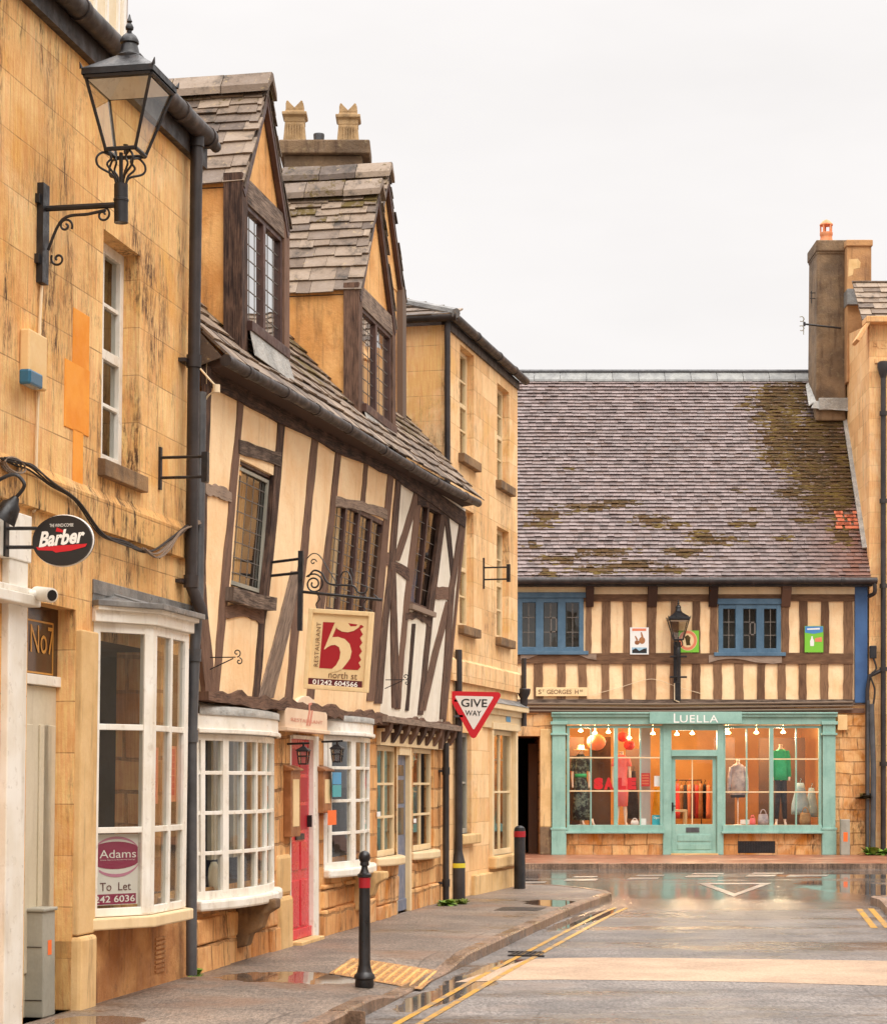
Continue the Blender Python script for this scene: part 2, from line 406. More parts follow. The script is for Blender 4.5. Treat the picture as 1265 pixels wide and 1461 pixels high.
def tile_mat(name, cols, mossc, rough, stain=(.03, .025, .02, 1), st=.5, lich=None):
    m, nt, b, tc, out = begin(name); v = tc.outputs['Object']
    at = nd(nt, 'ShaderNodeVertexColor', layer_name='Tile'); sp = nd(nt, 'ShaderNodeSeparateColor', {0: at.outputs[0]})
    cr = nt.nodes.new('ShaderNodeValToRGB'); e = cr.color_ramp.elements
    for i, c in enumerate(cols):
        q = e[i] if i < 2 else e.new(1.0)
        q.position = i/(len(cols)-1); q.color = c
    nt.links.new(sp.outputs[0], cr.inputs[0])
    fn = noise(nt, v, 35.0, 5.0, .7); md = noise(nt, v, 5.0, 5.0, .7)
    col = mixc(nt, .5, cr.outputs[0], mixc(nt, fn, (.25, .25, .25, 1), (.8, .8, .8, 1)), 'OVERLAY')
    col = mixc(nt, mth(nt, 'MULTIPLY', rng(nt, md, .5, .72), st), col, stain)
    if lich: col = mixc(nt, mth(nt, 'MULTIPLY', rng(nt, noise(nt, v, 14.0, 4.0, .7), .6, .7), .6), col, lich)
    col = mixc(nt, mth(nt, 'MULTIPLY', sp.outputs[2], .75), col, C(120, 72, 52))
    mm = rng(nt, mth(nt, 'ADD', sp.outputs[1], mth(nt, 'MULTIPLY', mth(nt, 'SUBTRACT', noise(nt, v, 9.0, 5.0, .75), .5), 1.5)), .42, .62)
    mc = mixc(nt, noise(nt, v, 12.0, 4.0, .7), mossc[0], mossc[1])
    col = mixc(nt, mm, col, mc)
    nt.links.new(col, b.inputs['Base Color'])
    nt.links.new(mixf(nt, mm, rng(nt, md, .3, .7, rough-.12, rough+.15), .95), b.inputs['Roughness'])
    nt.links.new(bump(nt, mth(nt, 'ADD', mth(nt, 'MULTIPLY', fn, .5), mth(nt, 'ADD', md, mth(nt, 'MULTIPLY', mm, .6))), .5, .015), b.inputs['Normal'])
    return m

def plain(name, c, rough=.5, metal=0.0, spec=.5):
    m, nt, b, tc, out = begin(name); v = tc.outputs['Object']
    col = mixc(nt, .18, c, mixc(nt, noise(nt, v, 20.0, 4.0), (.35, .35, .35, 1), (.65, .65, .65, 1)), 'OVERLAY')
    nt.links.new(col, b.inputs['Base Color'])
    b.inputs['Roughness'].default_value = rough; b.inputs['Metallic'].default_value = metal; b.inputs['Specular IOR Level'].default_value = spec
    return m
def glow(name, c, st):
    m, nt, b, tc, out = begin(name); b.inputs['Base Color'].default_value = c
    b.inputs['Emission Color'].default_value = c; b.inputs['Emission Strength'].default_value = st; return m
def glass(name, tint=(.85, .88, .88, 1), refl=1.0, wob=.02, ior=1.5):
    m, nt, b, tc, out = begin(name); nt.nodes.remove(b)
    nz = bump(nt, noise(nt, tc.outputs['Object'], 3.0, 1.0), wob, .02)
    geo = nt.nodes.new('ShaderNodeNewGeometry')           # Schlick reflectance, the same from either side of the sheet (two faces of glass)
    c = mth(nt, 'ABSOLUTE', nd(nt, 'ShaderNodeVectorMath', {0: geo.outputs['Incoming'], 1: nz}, operation='DOT_PRODUCT').outputs[1])
    fr = mth(nt, 'MINIMUM', mth(nt, 'ADD', mth(nt, 'MULTIPLY', mth(nt, 'POWER', mth(nt, 'SUBTRACT', 1.0, c), 4.0), .9), .07), 1.0)
    tr = nd(nt, 'ShaderNodeBsdfTransparent', {'Color': tint}); gl = nd(nt, 'ShaderNodeBsdfGlossy', {'Roughness': .015, 'Normal': nz})
    mx = nd(nt, 'ShaderNodeMixShader', {0: mth(nt, 'MINIMUM', mth(nt, 'MULTIPLY', fr, refl), .95), 1: tr.outputs[0], 2: gl.outputs[0]})
    nt.links.new(mx.outputs[0], out.inputs[0]); return m

def wet(name, c1, c2, grain, wetlo=.16, dry=.5, wscale=.5, puddles=(), tint=None, cover=(.42, .62), stretch=(1, 1), far=None, patch=None, gr=1.0):
    """wet tarmac: damp patches and standing water change only gloss and depth of colour"""
    m, nt, b, tc, out = begin(name)
    geo = nt.nodes.new('ShaderNodeNewGeometry'); v = geo.outputs['Position']
    g = noise(nt, v, grain, 3.0, .7); big = noise(nt, vscale(nt, v, stretch[0], stretch[1], 1), wscale, 5.0, .6); md = noise(nt, v, 3.5, 5.0, .65)
    col = mixc(nt, rng(nt, noise(nt, v, 1.1, 5.0, .65), .35, .65), c1, c2)
    col = mixc(nt, .6*gr, col, mixc(nt, rng(nt, g, .34, .66), (.16, .16, .16, 1), (.84, .84, .84, 1)), 'OVERLAY')
    g2 = noise(nt, vscale(nt, v, 34, 9, 1), 1.0, 4.0, .75)
    col = mixc(nt, .55*gr, col, mixc(nt, rng(nt, g2, .36, .64), (.18, .18, .18, 1), (.82, .82, .82, 1)), 'OVERLAY')
    if tint: col = mixc(nt, mth(nt, 'MULTIPLY', rng(nt, noise(nt, v, .8, 4.0, .6), .5, .7), .6), col, tint)
    if patch:                                           # reinstated trenches and laying joints
        pv = nd(nt, 'ShaderNodeMapping', {'Vector': v, 'Rotation': (0, 0, patch[2])}).outputs[0]
        wob = nd(nt, 'ShaderNodeVectorMath', {0: pv, 1: nd(nt, 'ShaderNodeVectorMath', {0: nd(nt, 'ShaderNodeTexNoise', {'Vector': v, 'Scale': 1.5, 'Detail': 3.0}).outputs[1], 1: (.16, .16, 0)}, operation='MULTIPLY').outputs[0]}, operation='ADD').outputs[0]
        pb = nd(nt, 'ShaderNodeTexBrick', {'Vector': wob, 'Color1': (.35, .35, .35, 1), 'Color2': (.62, .62, .62, 1), 'Mortar': (.12, .11, .10, 1), 'Scale': 1.0, 'Mortar Size': .012, 'Mortar Smooth': .4, 'Brick Width': patch[0], 'Row Height': patch[1]}, offset=.37, squash=.6, squash_frequency=2)
        col = mixc(nt, patch[3], col, pb.outputs[0], 'OVERLAY')
    pud = rng(nt, mth(nt, 'ADD', big, mth(nt, 'MULTIPLY', md, .25)), cover[0]+.12, cover[1]+.12)
    if far:                                             # water stands across the low end of the junction
        yy = nd(nt, 'ShaderNodeSeparateXYZ', {0: v}).outputs[1]
        fw = mth(nt, 'MULTIPLY', rng(nt, yy, far[0], far[1]), rng(nt, mth(nt, 'ADD', big, mth(nt, 'MULTIPLY', md, .3)), .45, .7, .5, 1.0))
        pud = mth(nt, 'MAXIMUM', pud, fw)
    deep = None
    for (px, py, ra, rb, an) in puddles:
        d = nd(nt, 'ShaderNodeMapping', {'Vector': v, 'Location': (0, 0, 0)}, vector_type='POINT')
        d.inputs['Location'].default_value = (-px, -py, 0); d2 = nd(nt, 'ShaderNodeMapping', {'Vector': d.outputs[0], 'Rotation': (0, 0, -an)}); d3 = nd(nt, 'ShaderNodeMapping', {'Vector': d2.outputs[0], 'Scale': (1/ra, 1/rb, 0)})
        l = nd(nt, 'ShaderNodeVectorMath', {0: d3.outputs[0]}, operation='LENGTH').outputs[1]
        q = rng(nt, mth(nt, 'ADD', l, mth(nt, 'MULTIPLY', mth(nt, 'SUBTRACT', md, .5), .9)), .85, 1.0, 1.0, 0.0)
        deep = q if deep is None else mth(nt, 'MAXIMUM', deep, q)
    if deep is None: deep = rng(nt, big, .9, 1.0)
    col = mixc(nt, mth(nt, 'MULTIPLY', mth(nt, 'MAXIMUM', pud, deep), .45), col, (.02, .016, .012, 1))
    nt.links.new(col, b.inputs['Base Color'])
    r = mixf(nt, pud, dry, wetlo)
    if far: r = mixf(nt, fw, r, .10)
    r = mixf(nt, deep, r, .03)
    nt.links.new(r, b.inputs['Roughness'])
    bst = mixf(nt, pud, .9, .35)
    if far: bst = mixf(nt, fw, bst, .03)
    bst = mixf(nt, deep, bst, .0)
    nt.links.new(bump(nt, mth(nt, 'ADD', g, mth(nt, 'MULTIPLY', g2, .8)), bst, .008), b.inputs['Normal'])
    return m

M = {}
M['greyroom'] = surf('grey_room', C(120, 116, 110), C(140, 134, 126), 1.0, .9)
M['ashlar'] = stone('ochre_ashlar', C(212, 156, 92), C(240, 196, 136), C(150, 108, 70), .80, .36, .005, dark=C(92, 66, 46), stain=1.45, rough=.9, bs=.45, deep=.5, tone3=C(222, 164, 90), blk=.24)
M['band'] = stone('string_course_stone', C(200, 146, 86), C(222, 174, 110), C(140, 98, 58), .9, .6, .006, dark=C(62, 46, 32), stain=1.7, bs=.35, deep=.3)
M['rubble'] = stone('squared_rubble', C(192, 128, 72), C(234, 182, 122), C(104, 72, 44), .50, .26, .016, dark=C(72, 50, 34), stain=1.2, dist=.10, bs=.7, deep=1.0, tone3=C(196, 124, 50))
M['ashlar3'] = stone('pale_ashlar', C(224, 174, 118), C(246, 204, 152), C(176, 132, 84), .8, .34, .006, dark=C(120, 92, 62), stain=1.0, bs=.35, deep=.5, tone3=C(226, 176, 112))
M['ashlar5'] = stone('warm_ashlar', C(216, 160, 104), C(238, 190, 134), C(170, 126, 80), .75, .34, .006, dark=C(130, 96, 64), stain=.9, bs=.25, deep=.3)
M['limestone'] = surf('limestone_trim', C(206, 166, 110), C(222, 184, 130), 2.5, .85, 50, .2, .01, .6, C(96, 74, 50))
M['darkstone'] = surf('sooty_sill_stone', C(104, 80, 56), C(150, 116, 78), 3, .85, 40, .4, .02, .5, C(44, 36, 28))
M['newstone'] = surf('orange_new_stone', C(230, 140, 38), C(238, 156, 58), 3, .9, 60, .1, .005)
M['render'] = surf('ochre_render', C(208, 146, 80), C(232, 178, 112), 1.6, .85, 30, .35, .02, .75, C(120, 84, 50), .35, C(150, 106, 60))
M['plaster'] = surf('cream_plaster', C(243, 201, 150), C(252, 220, 174), 1.6, .85, 25, .3, .02, .4, C(196, 150, 100), .22, C(206, 160, 110))
M['whiteplaster'] = surf('white_plaster', C(230, 218, 196), C(242, 232, 214), 1.6, .85, 25, .3, .02, .35, C(170, 152, 128), .2, C(190, 172, 146))
M['oak'] = timber('dark_oak', C(42, 27, 22), C(124, 94, 76))
M['oakgrey'] = timber('grey_oak', C(64, 50, 42), C(156, 134, 116))
M['oakbrown'] = timber('brown_oak', C(96, 68, 48), C(138, 104, 76))
M['brownpaint'] = surf('brown_window_paint', C(66, 42, 36), C(84, 56, 46), 4, .5, 40, .12)
M['white'] = surf('white_gloss_paint', C(238, 234, 224), C(226, 218, 202), 2.5, .4, 40, .08, .006, .3, C(150, 130, 104), .3, C(168, 148, 120))
M['cream'] = surf('cream_gloss_paint', C(232, 206, 164), C(224, 196, 150), 2.5, .45, 40, .06, .005, .2, C(160, 128, 88))
M['aqua'] = surf('aqua_shop_paint', C(132, 172, 158), C(148, 186, 172), 2.0, .45, 40, .08, .004, .35, C(92, 124, 112), .2, C(96, 110, 96))
M['blue'] = surf('blue_window_paint', C(66, 96, 118), C(82, 112, 134), 3.0, .5, 40, .08, .005, .2, C(110, 140, 160))
M['bluepost'] = surf('blue_board_paint', C(52, 84, 128), C(62, 96, 140), 2.0, .5, 40, .08, .005, .3, C(36, 60, 96))
M['red'] = surf('red_door_paint', C(196, 38, 50), C(206, 54, 64), 1.5, .3, 40, .04)
M['slate_blue'] = surf('grey_blue_door_paint', C(96, 104, 122), C(110, 118, 136), 2, .45, 40, .05)
M['pink'] = surf('pale_pink_board', C(232, 206, 178), C(226, 196, 166), 2.5, .6, 40, .08, .005, .3, C(170, 130, 96))
M['sagepaint'] = surf('pale_sage_door_paint', C(196, 184, 158), C(206, 194, 170), 2, .55, 40, .06, .005, .2, C(140, 120, 90))
M['iron'] = surf('black_iron', C(20, 19, 21), C(34, 31, 32), 5, .42, 60, .12, .004, spots=.25, pcol=C(84, 58, 44))
M['pipe'] = surf('dark_drainpipe', C(34, 28, 27), C(52, 44, 42), 3, .5, 50, .1, .004, .3, C(90, 80, 74))
M['greypipe'] = surf('slate_grey_pipe', C(66, 66, 68), C(84, 84, 86), 3, .42, 50, .1, .004, .4, C(44, 42, 42))
M['gutter'] = surf('brown_gutter', C(34, 27, 24), C(56, 45, 40), 3, .55, 50, .12, .006, .4, C(110, 96, 86))
M['lead'] = surf('weathered_lead', C(110, 108, 106), C(140, 138, 134), 3, .42, 30, .3, .02, .5, C(72, 68, 64), metal=.15)
M['leadlight'] = surf('pale_lead', C(150, 148, 142), C(176, 172, 164), 4, .5, 30, .5, .03, .4, C(90, 84, 76), metal=.1)
M['stonetile'] = tile_mat('stone_roof_tile', [C(84, 68, 56), C(116, 98, 82), C(146, 126, 106), C(98, 78, 60)], (C(70, 54, 22), C(108, 90, 40)), .62, st=.85, lich=C(168, 144, 104))
M['claytile'] = tile_mat('purple_clay_tile', [C(104, 88, 84), C(118, 102, 98), C(134, 116, 112), C(108, 88, 80)], (C(60, 42, 22), C(100, 72, 34)), .34, st=.6)
M['moss'] = surf('moss', C(58, 42, 18), C(108, 86, 32), 1.6, .95, 60, .6, .02)
M['ridge'] = surf('grey_ridge_tile', C(124, 124, 122), C(148, 148, 144), 4, .6, 40, .3, .01, spots=.3, pcol=C(80, 78, 60))
M['pot'] = surf('buff_chimney_pot', C(150, 120, 82), C(178, 146, 104), 6, .8, 50, .3, .01, .5, C(90, 72, 50))
M['baserender'] = surf('stained_base_render', C(168, 112, 64), C(206, 152, 96), 2.2, .85, 30, .4, .02, .8, C(104, 70, 44), .5, C(120, 82, 52))
M['newtile'] = surf('newer_orange_tile', C(178, 88, 56), C(206, 110, 70), 9, .6, 50, .2, .01, spots=.4, pcol=C(90, 60, 46))
M['terracotta'] = surf('terracotta', C(214, 126, 78), C(226, 150, 104), 6, .7, 50, .15)
M['chimney'] = surf('sooty_rendered_stack', C(98, 78, 58), C(134, 108, 80), 1.6, .9, 30, .5, .03, .8, C(70, 48, 34), .6, C(150, 130, 96))
M['chimney2'] = surf('patched_render_stack', C(160, 116, 76), C(190, 142, 94), 1.4, .9, 30, .4, .03, .6, C(96, 66, 44))
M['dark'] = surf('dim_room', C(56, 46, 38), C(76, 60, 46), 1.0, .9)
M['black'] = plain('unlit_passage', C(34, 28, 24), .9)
M['tanroom'] = surf('tan_room', C(150, 112, 70), C(176, 136, 90), 1.0, .9)
M['curtain'] = surf('tan_curtain', C(196, 148, 92), C(214, 170, 112), 5.0, .9)
M['net'] = surf('pale_net_curtain', C(224, 206, 172), C(232, 216, 186), 5.0, .9)
M['glass'] = glass('old_window_glass', (.80, .82, .80, 1), 1.0, .05)
M['skyglass'] = glass('leaded_window_glass', (.55, .57, .57, 1), 2.8, .04)
M['brightglass'] = glass('dormer_window_glass', (.5, .52, .52, 1), 5.0, .03)
M['shopglass'] = glass('shop_glass', (.97, .97, .97, 1), .55, .01)
M['lampglass'] = glass('lamp_glass', (.93, .93, .90, 1), .8, .02)
M['brownglass'] = plain('brown_fanlight_glass', C(58, 36, 28), .12)
M['gold'] = plain('gilt_line', C(206, 150, 70), .4, .4)
M['brick_road'] = stone('red_brown_paviors', C(150, 96, 74), C(176, 118, 92), C(96, 64, 50), .2, .1, .006, stain=.4, rough=.4, bs=.25)
M['letter_white'] = plain('white_lettering', C(244, 240, 232), .5)
M['letter_black'] = plain('black_lettering', C(22, 20, 20), .5)
M['letter_brown'] = plain('brown_lettering', C(110, 72, 44), .6)
M['signred'] = plain('sign_red', C(206, 22, 34), .35)
M['signwhite'] = plain('sign_white', C(236, 230, 222), .35)
M['signblack'] = plain('sign_black', C(34, 30, 30), .35)
M['darkred'] = plain('dark_red_panel', C(164, 20, 32), .5)
M['maroon'] = plain('maroon_panel', C(92, 26, 32), .5)
M['plum'] = plain('plum_panel', C(150, 24, 76), .4)
M['plumlight'] = plain('faded_plum', C(206, 132, 160), .4)
M['card'] = plain('white_card', C(232, 230, 224), .6)
M['signcream'] = surf('cream_sign_paint', C(238, 208, 158), C(230, 198, 146), 3, .6, 40, .06, .004, .2, C(170, 130, 80))
M['orange'] = plain('orange_paper', C(240, 110, 40), .6)
M['redpaper'] = plain('red_paper', C(206, 52, 50), .6)
M['salmon'] = plain('salmon_poster', C(222, 128, 92), .6)
M['cyan'] = plain('cyan_sticker', C(40, 150, 200), .4)
M['teal'] = plain('teal_sticker', C(40, 160, 170), .4)
M['green'] = plain('leaf_green_paper', C(120, 190, 50), .5)
M['skybluepaper'] = plain('sky_blue_paper', C(70, 130, 190), .5)
M['woodbox'] = surf('varnished_wood', C(140, 88, 48), C(166, 110, 66), 6, .5, 60, .1, .004)
M['cable'] = plain('grey_cable', C(120, 100, 82), .6)
M['blackcable'] = plain('black_cable', C(40, 34, 32), .6)
M['whitecable'] = plain('white_cable', C(226, 204, 168), .5)
M['cabinet'] = surf('grey_cabinet', C(140, 138, 126), C(158, 154, 140), 2, .5, 40, .08, .004, .35, C(96, 86, 70))
M['beige'] = surf('beige_box', C(218, 176, 116), C(228, 190, 134), 2, .6, 40, .05)
M['bluelens'] = plain('blue_lens', C(40, 96, 124), .15)
M['leaf'] = surf('weed_leaf', C(74, 110, 30), C(124, 150, 50), 20, .6, 60, .1)
M['yellow'] = plain('yellow_band', C(222, 200, 50), .5)
M['grass_tuft'] = surf('grass_blades', C(84, 104, 30), C(130, 140, 56), 20, .7)
# shop interior
M['shopwall'] = surf('warm_shop_wall', C(190, 138, 78), C(210, 158, 98), 1, .9)
M['shopdark'] = surf('dark_shop_wall', C(84, 60, 46), C(104, 76, 56), 1, .9)
M['shopfloor'] = surf('shop_boards', C(150, 120, 90), C(168, 138, 106), 2, .6)
M['greycol'] = plain('grey_column', C(186, 180, 172), .6)
M['skin'] = plain('mannequin_white', C(232, 214, 196), .4)
M['floral'] = surf('dark_floral_cloth', C(30, 44, 54), C(110, 130, 120), 14, .9, 60, .1, contrast=(.45, .62))
M['pinkcloth'] = surf('coral_pink_cloth', C(236, 112, 112), C(240, 130, 128), 6, .9)
M['greencloth'] = surf('emerald_cloth', C(40, 170, 112), C(54, 182, 126), 6, .9)
M['blackcloth'] = surf('black_cloth', C(30, 26, 32), C(44, 38, 42), 6, .9)
M['greycloth'] = surf('grey_striped_cloth', C(150, 140, 146), C(196, 186, 186), 8, .9)
M['bluecloth'] = surf('pale_blue_cloth', C(140, 176, 196), C(160, 192, 208), 6, .9)
M['yellowcloth'] = surf('mustard_cloth', C(200, 140, 24), C(214, 156, 40), 6, .9)
M['straw'] = surf('straw', C(224, 196, 140), C(232, 208, 160), 12, .9)
M['bagcloth'] = surf('tan_bag', C(150, 116, 72), C(176, 140, 92), 12, .8)
M['peach'] = plain('peach_paper_globe', C(250, 150, 110), .8)
M['bulb'] = glow('lit_bulb', C(255, 214, 140), 22.0)
# ---------------------------------------------------------------- ground, road, pavements
def ST(o): o['kind'] = 'structure'; return o
M['pave'] = wet('damp_pavement', C(108, 96, 86), C(138, 122, 108), 70, .25, .55, .55, [(-1.28, 17.25, .62, .5, .2), (1.5, 27.6, .45, .9, .2), (-2.3, 13.9, .35, .5, 0)], tint=C(140, 106, 82), cover=(.5, .68), patch=(2.6, 1.3, .19, .55))
M['road'] = wet('wet_tarmac', C(100, 95, 92), C(130, 123, 118), 75, .2, .5, .4, [(.36, 18.4, .26, 2.0, -.2), (-.1, 16.4, .2, 1.0, -.2), (6.6, 33.6, .9, 2.6, .1), (1.75, 26.0, .2, 2.2, -.25), (7.6, 38.0, 1.8, 1.2, 0)], tint=C(142, 126, 114), cover=(.47, .66), stretch=(.4, 1.6), far=(23, 33), patch=(7.0, 2.6, .05, .5))
M['kerb'] = wet('kerb_stone', C(120, 96, 78), C(148, 120, 98), 50, .2, .5, .9)
M['buffband'] = wet('buff_road_band', C(170, 144, 120), C(190, 164, 138), 60, .45, .75, .5, gr=.25, cover=(.6, .8))
M['tactile'] = wet('buff_tactile_paving', C(168, 120, 68), C(186, 136, 80), 40, .3, .6, .8)
def worn(name, c, wear, thr):
    m, nt, b, tc, out = begin(name); geo = nt.nodes.new('ShaderNodeNewGeometry'); v = geo.outputs['Position']
    f = rng(nt, mth(nt, 'ADD', mth(nt, 'MULTIPLY', noise(nt, v, 3.0, 5.0, .7), .7), mth(nt, 'MULTIPLY', noise(nt, v, 40.0, 3.0, .7), .35)), thr, thr+.12)
    nt.links.new(mixc(nt, f, c, wear), b.inputs['Base Color']); b.inputs['Roughness'].default_value = .32
    nt.links.new(bump(nt, noise(nt, v, 60.0, 3.0), .3, .004), b.inputs['Normal']); return m
M['yline'] = worn('worn_yellow_line', C(206, 154, 58), C(140, 124, 108), .50)
M['wline'] = worn('worn_white_line', C(200, 188, 174), C(128, 120, 112), .39)
GW = Fac(0, 0, 1, 0)

m = MB(); m.face([(-300, -80, -.16), (300, -80, -.16), (300, 500, -.16), (-300, 500, -.16)]); ST(m.build('ground', M['road'], origin=(0, 0, -.16)))
m = MB(); m.face([(-30, 0, -.1), (45, 0, -.1), (45, 44, -.1), (-30, 44, -.1)]); ST(m.build('road', M['road'], origin=(0, 0, -.1)))

kp = [Vector((-3.1, 2, 0)), gnd(430, 1475), gnd(500, 1440), gnd(565, 1409), gnd(640, 1373), gnd(700, 1346), gnd(760, 1319), gnd(822, 1292), gnd(856, 1280)]
kp = [Vector(p) for p in smooth_path(kp, 4)]
def kx(Z):
    for a, b in zip(kp, kp[1:]):
        if a.y <= Z <= b.y: return a.x+(b.x-a.x)*(Z-a.y)/(b.y-a.y)
    return kp[-1].x+.2*(Z-kp[-1].y)
def drop(Z):
    t = min(max((Z-15.6)/.8, 0), max(0, (19.5-Z)/.8), 1); return .075*t*t*(3-2*t)
ZE = kp[-1].y
m = MB(); rows = []
zs = [2+i*(ZE-2)/90 for i in range(91)]
for Z in zs:
    k = kx(Z)-.12; f = -5.43+.192*Z-.6
    row = []
    for t in (0, .3, .5, .6, .7, .8, .9, 1.0):
        x = f+(k-f)*t; row.append(Vector((x, Z, -drop(Z)*max(0, 1-(k-x)/.9))))
    rows.append(row)
for a, b in zip(rows, rows[1:]):
    for i in range(7): m.face([a[i], a[i+1], b[i+1], b[i]])
e = gnd(893, 1273); corner = [Vector((kx(ZE), ZE, 0)), gnd(866, 1276), gnd(872, 1274), gnd(866, 1271), gnd(842, 1267.5), gnd(800, 1263), gnd(748, 1261)]
m.face([rows[-1][0], rows[-1][-1]]+[p+Vector((-.10, -.06, 0)) for p in corner[1:]]+[Vector((-.4, 33.4, 0))])
ST(m.build('pavement', M['pave'], origin=(0, 0, 0)))
m = MB(); line = [p for p in kp if p.y > 2]+corner[1:]
acc = 0; fine = []
for a, b in zip(line, line[1:]):
    n = max(1, int((b-a).length/.45))
    for i in range(n): fine.append(a+(b-a)*i/n)
fine.append(line[-1])
for i, (a, b) in enumerate(zip(fine, fine[1:])):
    t = (b-a).normalized(); nrm = Vector((-t.y, t.x, 0)); g = t*(.004 if i % 2 == 0 else 0)
    h0, h1 = .006-drop(a.y)*(a.y < 25), .006-drop(b.y)*(b.y < 25)
    A, B = a+g, b; up = lambda p, h, q=0: Vector((p.x, p.y, h-q))
    r = .018
    pr = [(0, -.14), (0, -r), (r, 0), (.13, 0), (.13, -.14)]
    pa = [up(A+nrm*o, 0)+Vector((0, 0, h0+z if z > -.1 else -.14)) for o, z in pr]; pb = [up(B+nrm*o, 0)+Vector((0, 0, h1+z if z > -.1 else -.14)) for o, z in pr]
    m.faces(pa+pb, [(k, k+1, 5+k+1, 5+k) for k in range(4)]+[(0, 1, 2, 3, 4), (9, 8, 7, 6, 5)])
ST(m.build('kerb', M['kerb'], origin=(0, 0, 0)))

# double yellow lines follow the kerb
def offs(o):
    out = []
    for i, p in enumerate(fine):
        if p.y > 28.6 or p.y < 6: continue
        t = (fine[min(i+1, len(fine)-1)]-fine[max(i-1, 0)]).normalized(); out.append(p+Vector((t.y, -t.x, 0))*o)
    return out
m = MB()
for o in (.30, .46):
    A, B = offs(o), offs(o+.055)
    for i in range(len(A)-1):
        m.face([Vector((q.x, q.y, -.0955)) for q in (A[i], B[i], B[i+1], A[i+1])])
for o in (-.12, -.28):
    pts = [gnd(1250, 1286), gnd(1264, 1300), gnd(1276, 1312)]
    for a, b in zip(pts, pts[1:]):
        m.face([(a.x+o, a.y, -.0955), (a.x+o+.08, a.y, -.0955), (b.x+o+.08, b.y, -.0955), (b.x+o, b.y, -.0955)])
ST(m.build('yellow_line', M['yline'], origin=(0, 0, -.0955)))
def rd(x, y, z=-.1): return gnd(x, y, -.1)*1.0+Vector((0, 0, z+.1))
m = MB()
fr = [(648, 1402), (720, 1399), (800, 1398), (900, 1399), (1000, 1400), (1100, 1402), (1200, 1405), (1420, 1411)]
bk = [(752, 1369), (800, 1367), (850, 1366.5), (930, 1367), (1020, 1368), (1100, 1369), (1190, 1370), (1380, 1373)]
for i in range(7): m.face([rd(*fr[i], -.0975), rd(*fr[i+1], -.0975), rd(*bk[i+1], -.0975), rd(*bk[i], -.0975)])
ST(m.build('paved_band', M['buffband'], origin=(0, 0, -.0975)))
m = MB()
def mark(pts): m.face([rd(x, y, -.0958) for x, y in pts])
o_ = [rd(994, 1260, -.0958), rd(1101, 1260, -.0958), rd(1046, 1279.5, -.0958)]; c_ = (o_[0]+o_[1]+o_[2])/3
i_ = [c_+(p-c_)*.66+Vector((0, .0 if k < 2 else -.1, 0)) for k, p in enumerate(o_)]
for k in range(3): m.face([o_[k], o_[(k+1) % 3], i_[(k+1) % 3], i_[k]])
for x0, x1, y in ((803, 853, 1255.5), (893, 941, 1253.5), (975, 1026, 1250.5), (1062, 1108, 1249.5), (1120, 1182, 1249.5), (736, 780, 1259)):
    mark([(x0, y+1.6), (x1-4, y+1.1), (x1, y-1.3), (x0+6, y-1.2)])
for x0, x1, y in ((815, 850, 1251), (905, 945, 1249), (985, 1030, 1246.5), (1070, 1115, 1246)):
    mark([(x0, y+1.1), (x1, y+.9), (x1+3, y-.7), (x0+5, y-.6)])
ST(m.build('white_road_marking', M['wline'], origin=(0, 0, -.0958)))

# drain gratings by the kerb
g0 = rd(748, 1362); dm = MB()
for i in range(7): dm.cube((g0.x-.12+i*.045, g0.y, -.093), (.022, .42, .012), -.2)
dm.cube((g0.x+.015, g0.y+.23, -.092), (.34, .03, .014), -.2); dm.cube((g0.x+.015, g0.y-.23, -.092), (.34, .03, .014), -.2)
dm.build('drain_grate', M['iron'], label='iron drain grating in the road gutter across the yellow lines', cat='drain')

# buff tactile slab with ridges
q = [gnd(469, 1387), gnd(601, 1397), gnd(630, 1373), gnd(502, 1367)]
M['tactile_rib'] = wet('buff_tactile_rib', C(214, 164, 92), C(228, 180, 110), 40, .3, .6, .8, gr=.4)
def pz(p): k = kx(p.y)-.12; return -drop(p.y)*max(0, 1-(k-p.x)/.9)
def bil(u, v): p = q[0]*(1-u)*(1-v)+q[1]*u*(1-v)+q[2]*u*v+q[3]*(1-u)*v; return Vector((p.x, p.y, pz(p)+.006))
m = MB()
for i in range(8):
    for j in range(6): m.face([bil(i/8, j/6), bil((i+1)/8, j/6), bil((i+1)/8, (j+1)/6), bil(i/8, (j+1)/6)])
TP = ST(m.build('tactile_paving', M['tactile'], origin=tuple(bil(.5, .5)))); m = MB()
for i in range(11):
    u = (i+.5)/11
    m.tube([bil(u, .05+.9*t/8)+Vector((0, 0, .000)) for t in range(9)], [.005]+[.016]*7+[.005], 8)
m.build('rib', M['tactile_rib'], TP)

# far pavement before the shop, and the corner pavement on the right
m = MB(); m.face([(-12, 41.0, 0), (9.6, 41.0, 0), (10.6, 41.4, 0), (30, 41.4, 0), (30, 50, 0), (-12, 50, 0)]); ST(m.build('far_pavement', M['brick_road'], origin=(0, 41, 0)))
m = MB()
x = -12
while x < 30:
    L = R(.85, .95); y = 40.9 if x < 9.6 else 41.3
    m.cube((x+L/2, y+.02, -.065), (L-.006, .15, .14)); x += L
ST(m.build('far_kerb', M['kerb'], origin=(0, 41, 0)))
m = MB(); ck = [gnd(1470, 1620), gnd(1318, 1362), gnd(1279, 1312), gnd(1254, 1284), gnd(1241, 1280.5), gnd(1245, 1278.5), gnd(1280, 1278)]
m.prism([p+Vector((.12, 0, 0)) for p in ck[:4]]+[p+Vector((.08, -.06, 0)) for p in ck[4:]]+[Vector((30, ck[-1].y, 0)), Vector((30, ck[0].y, 0))], (0, 0, -.12)); ST(m.build('corner_pavement', M['pave'], origin=tuple(ck[2])))
m = MB()
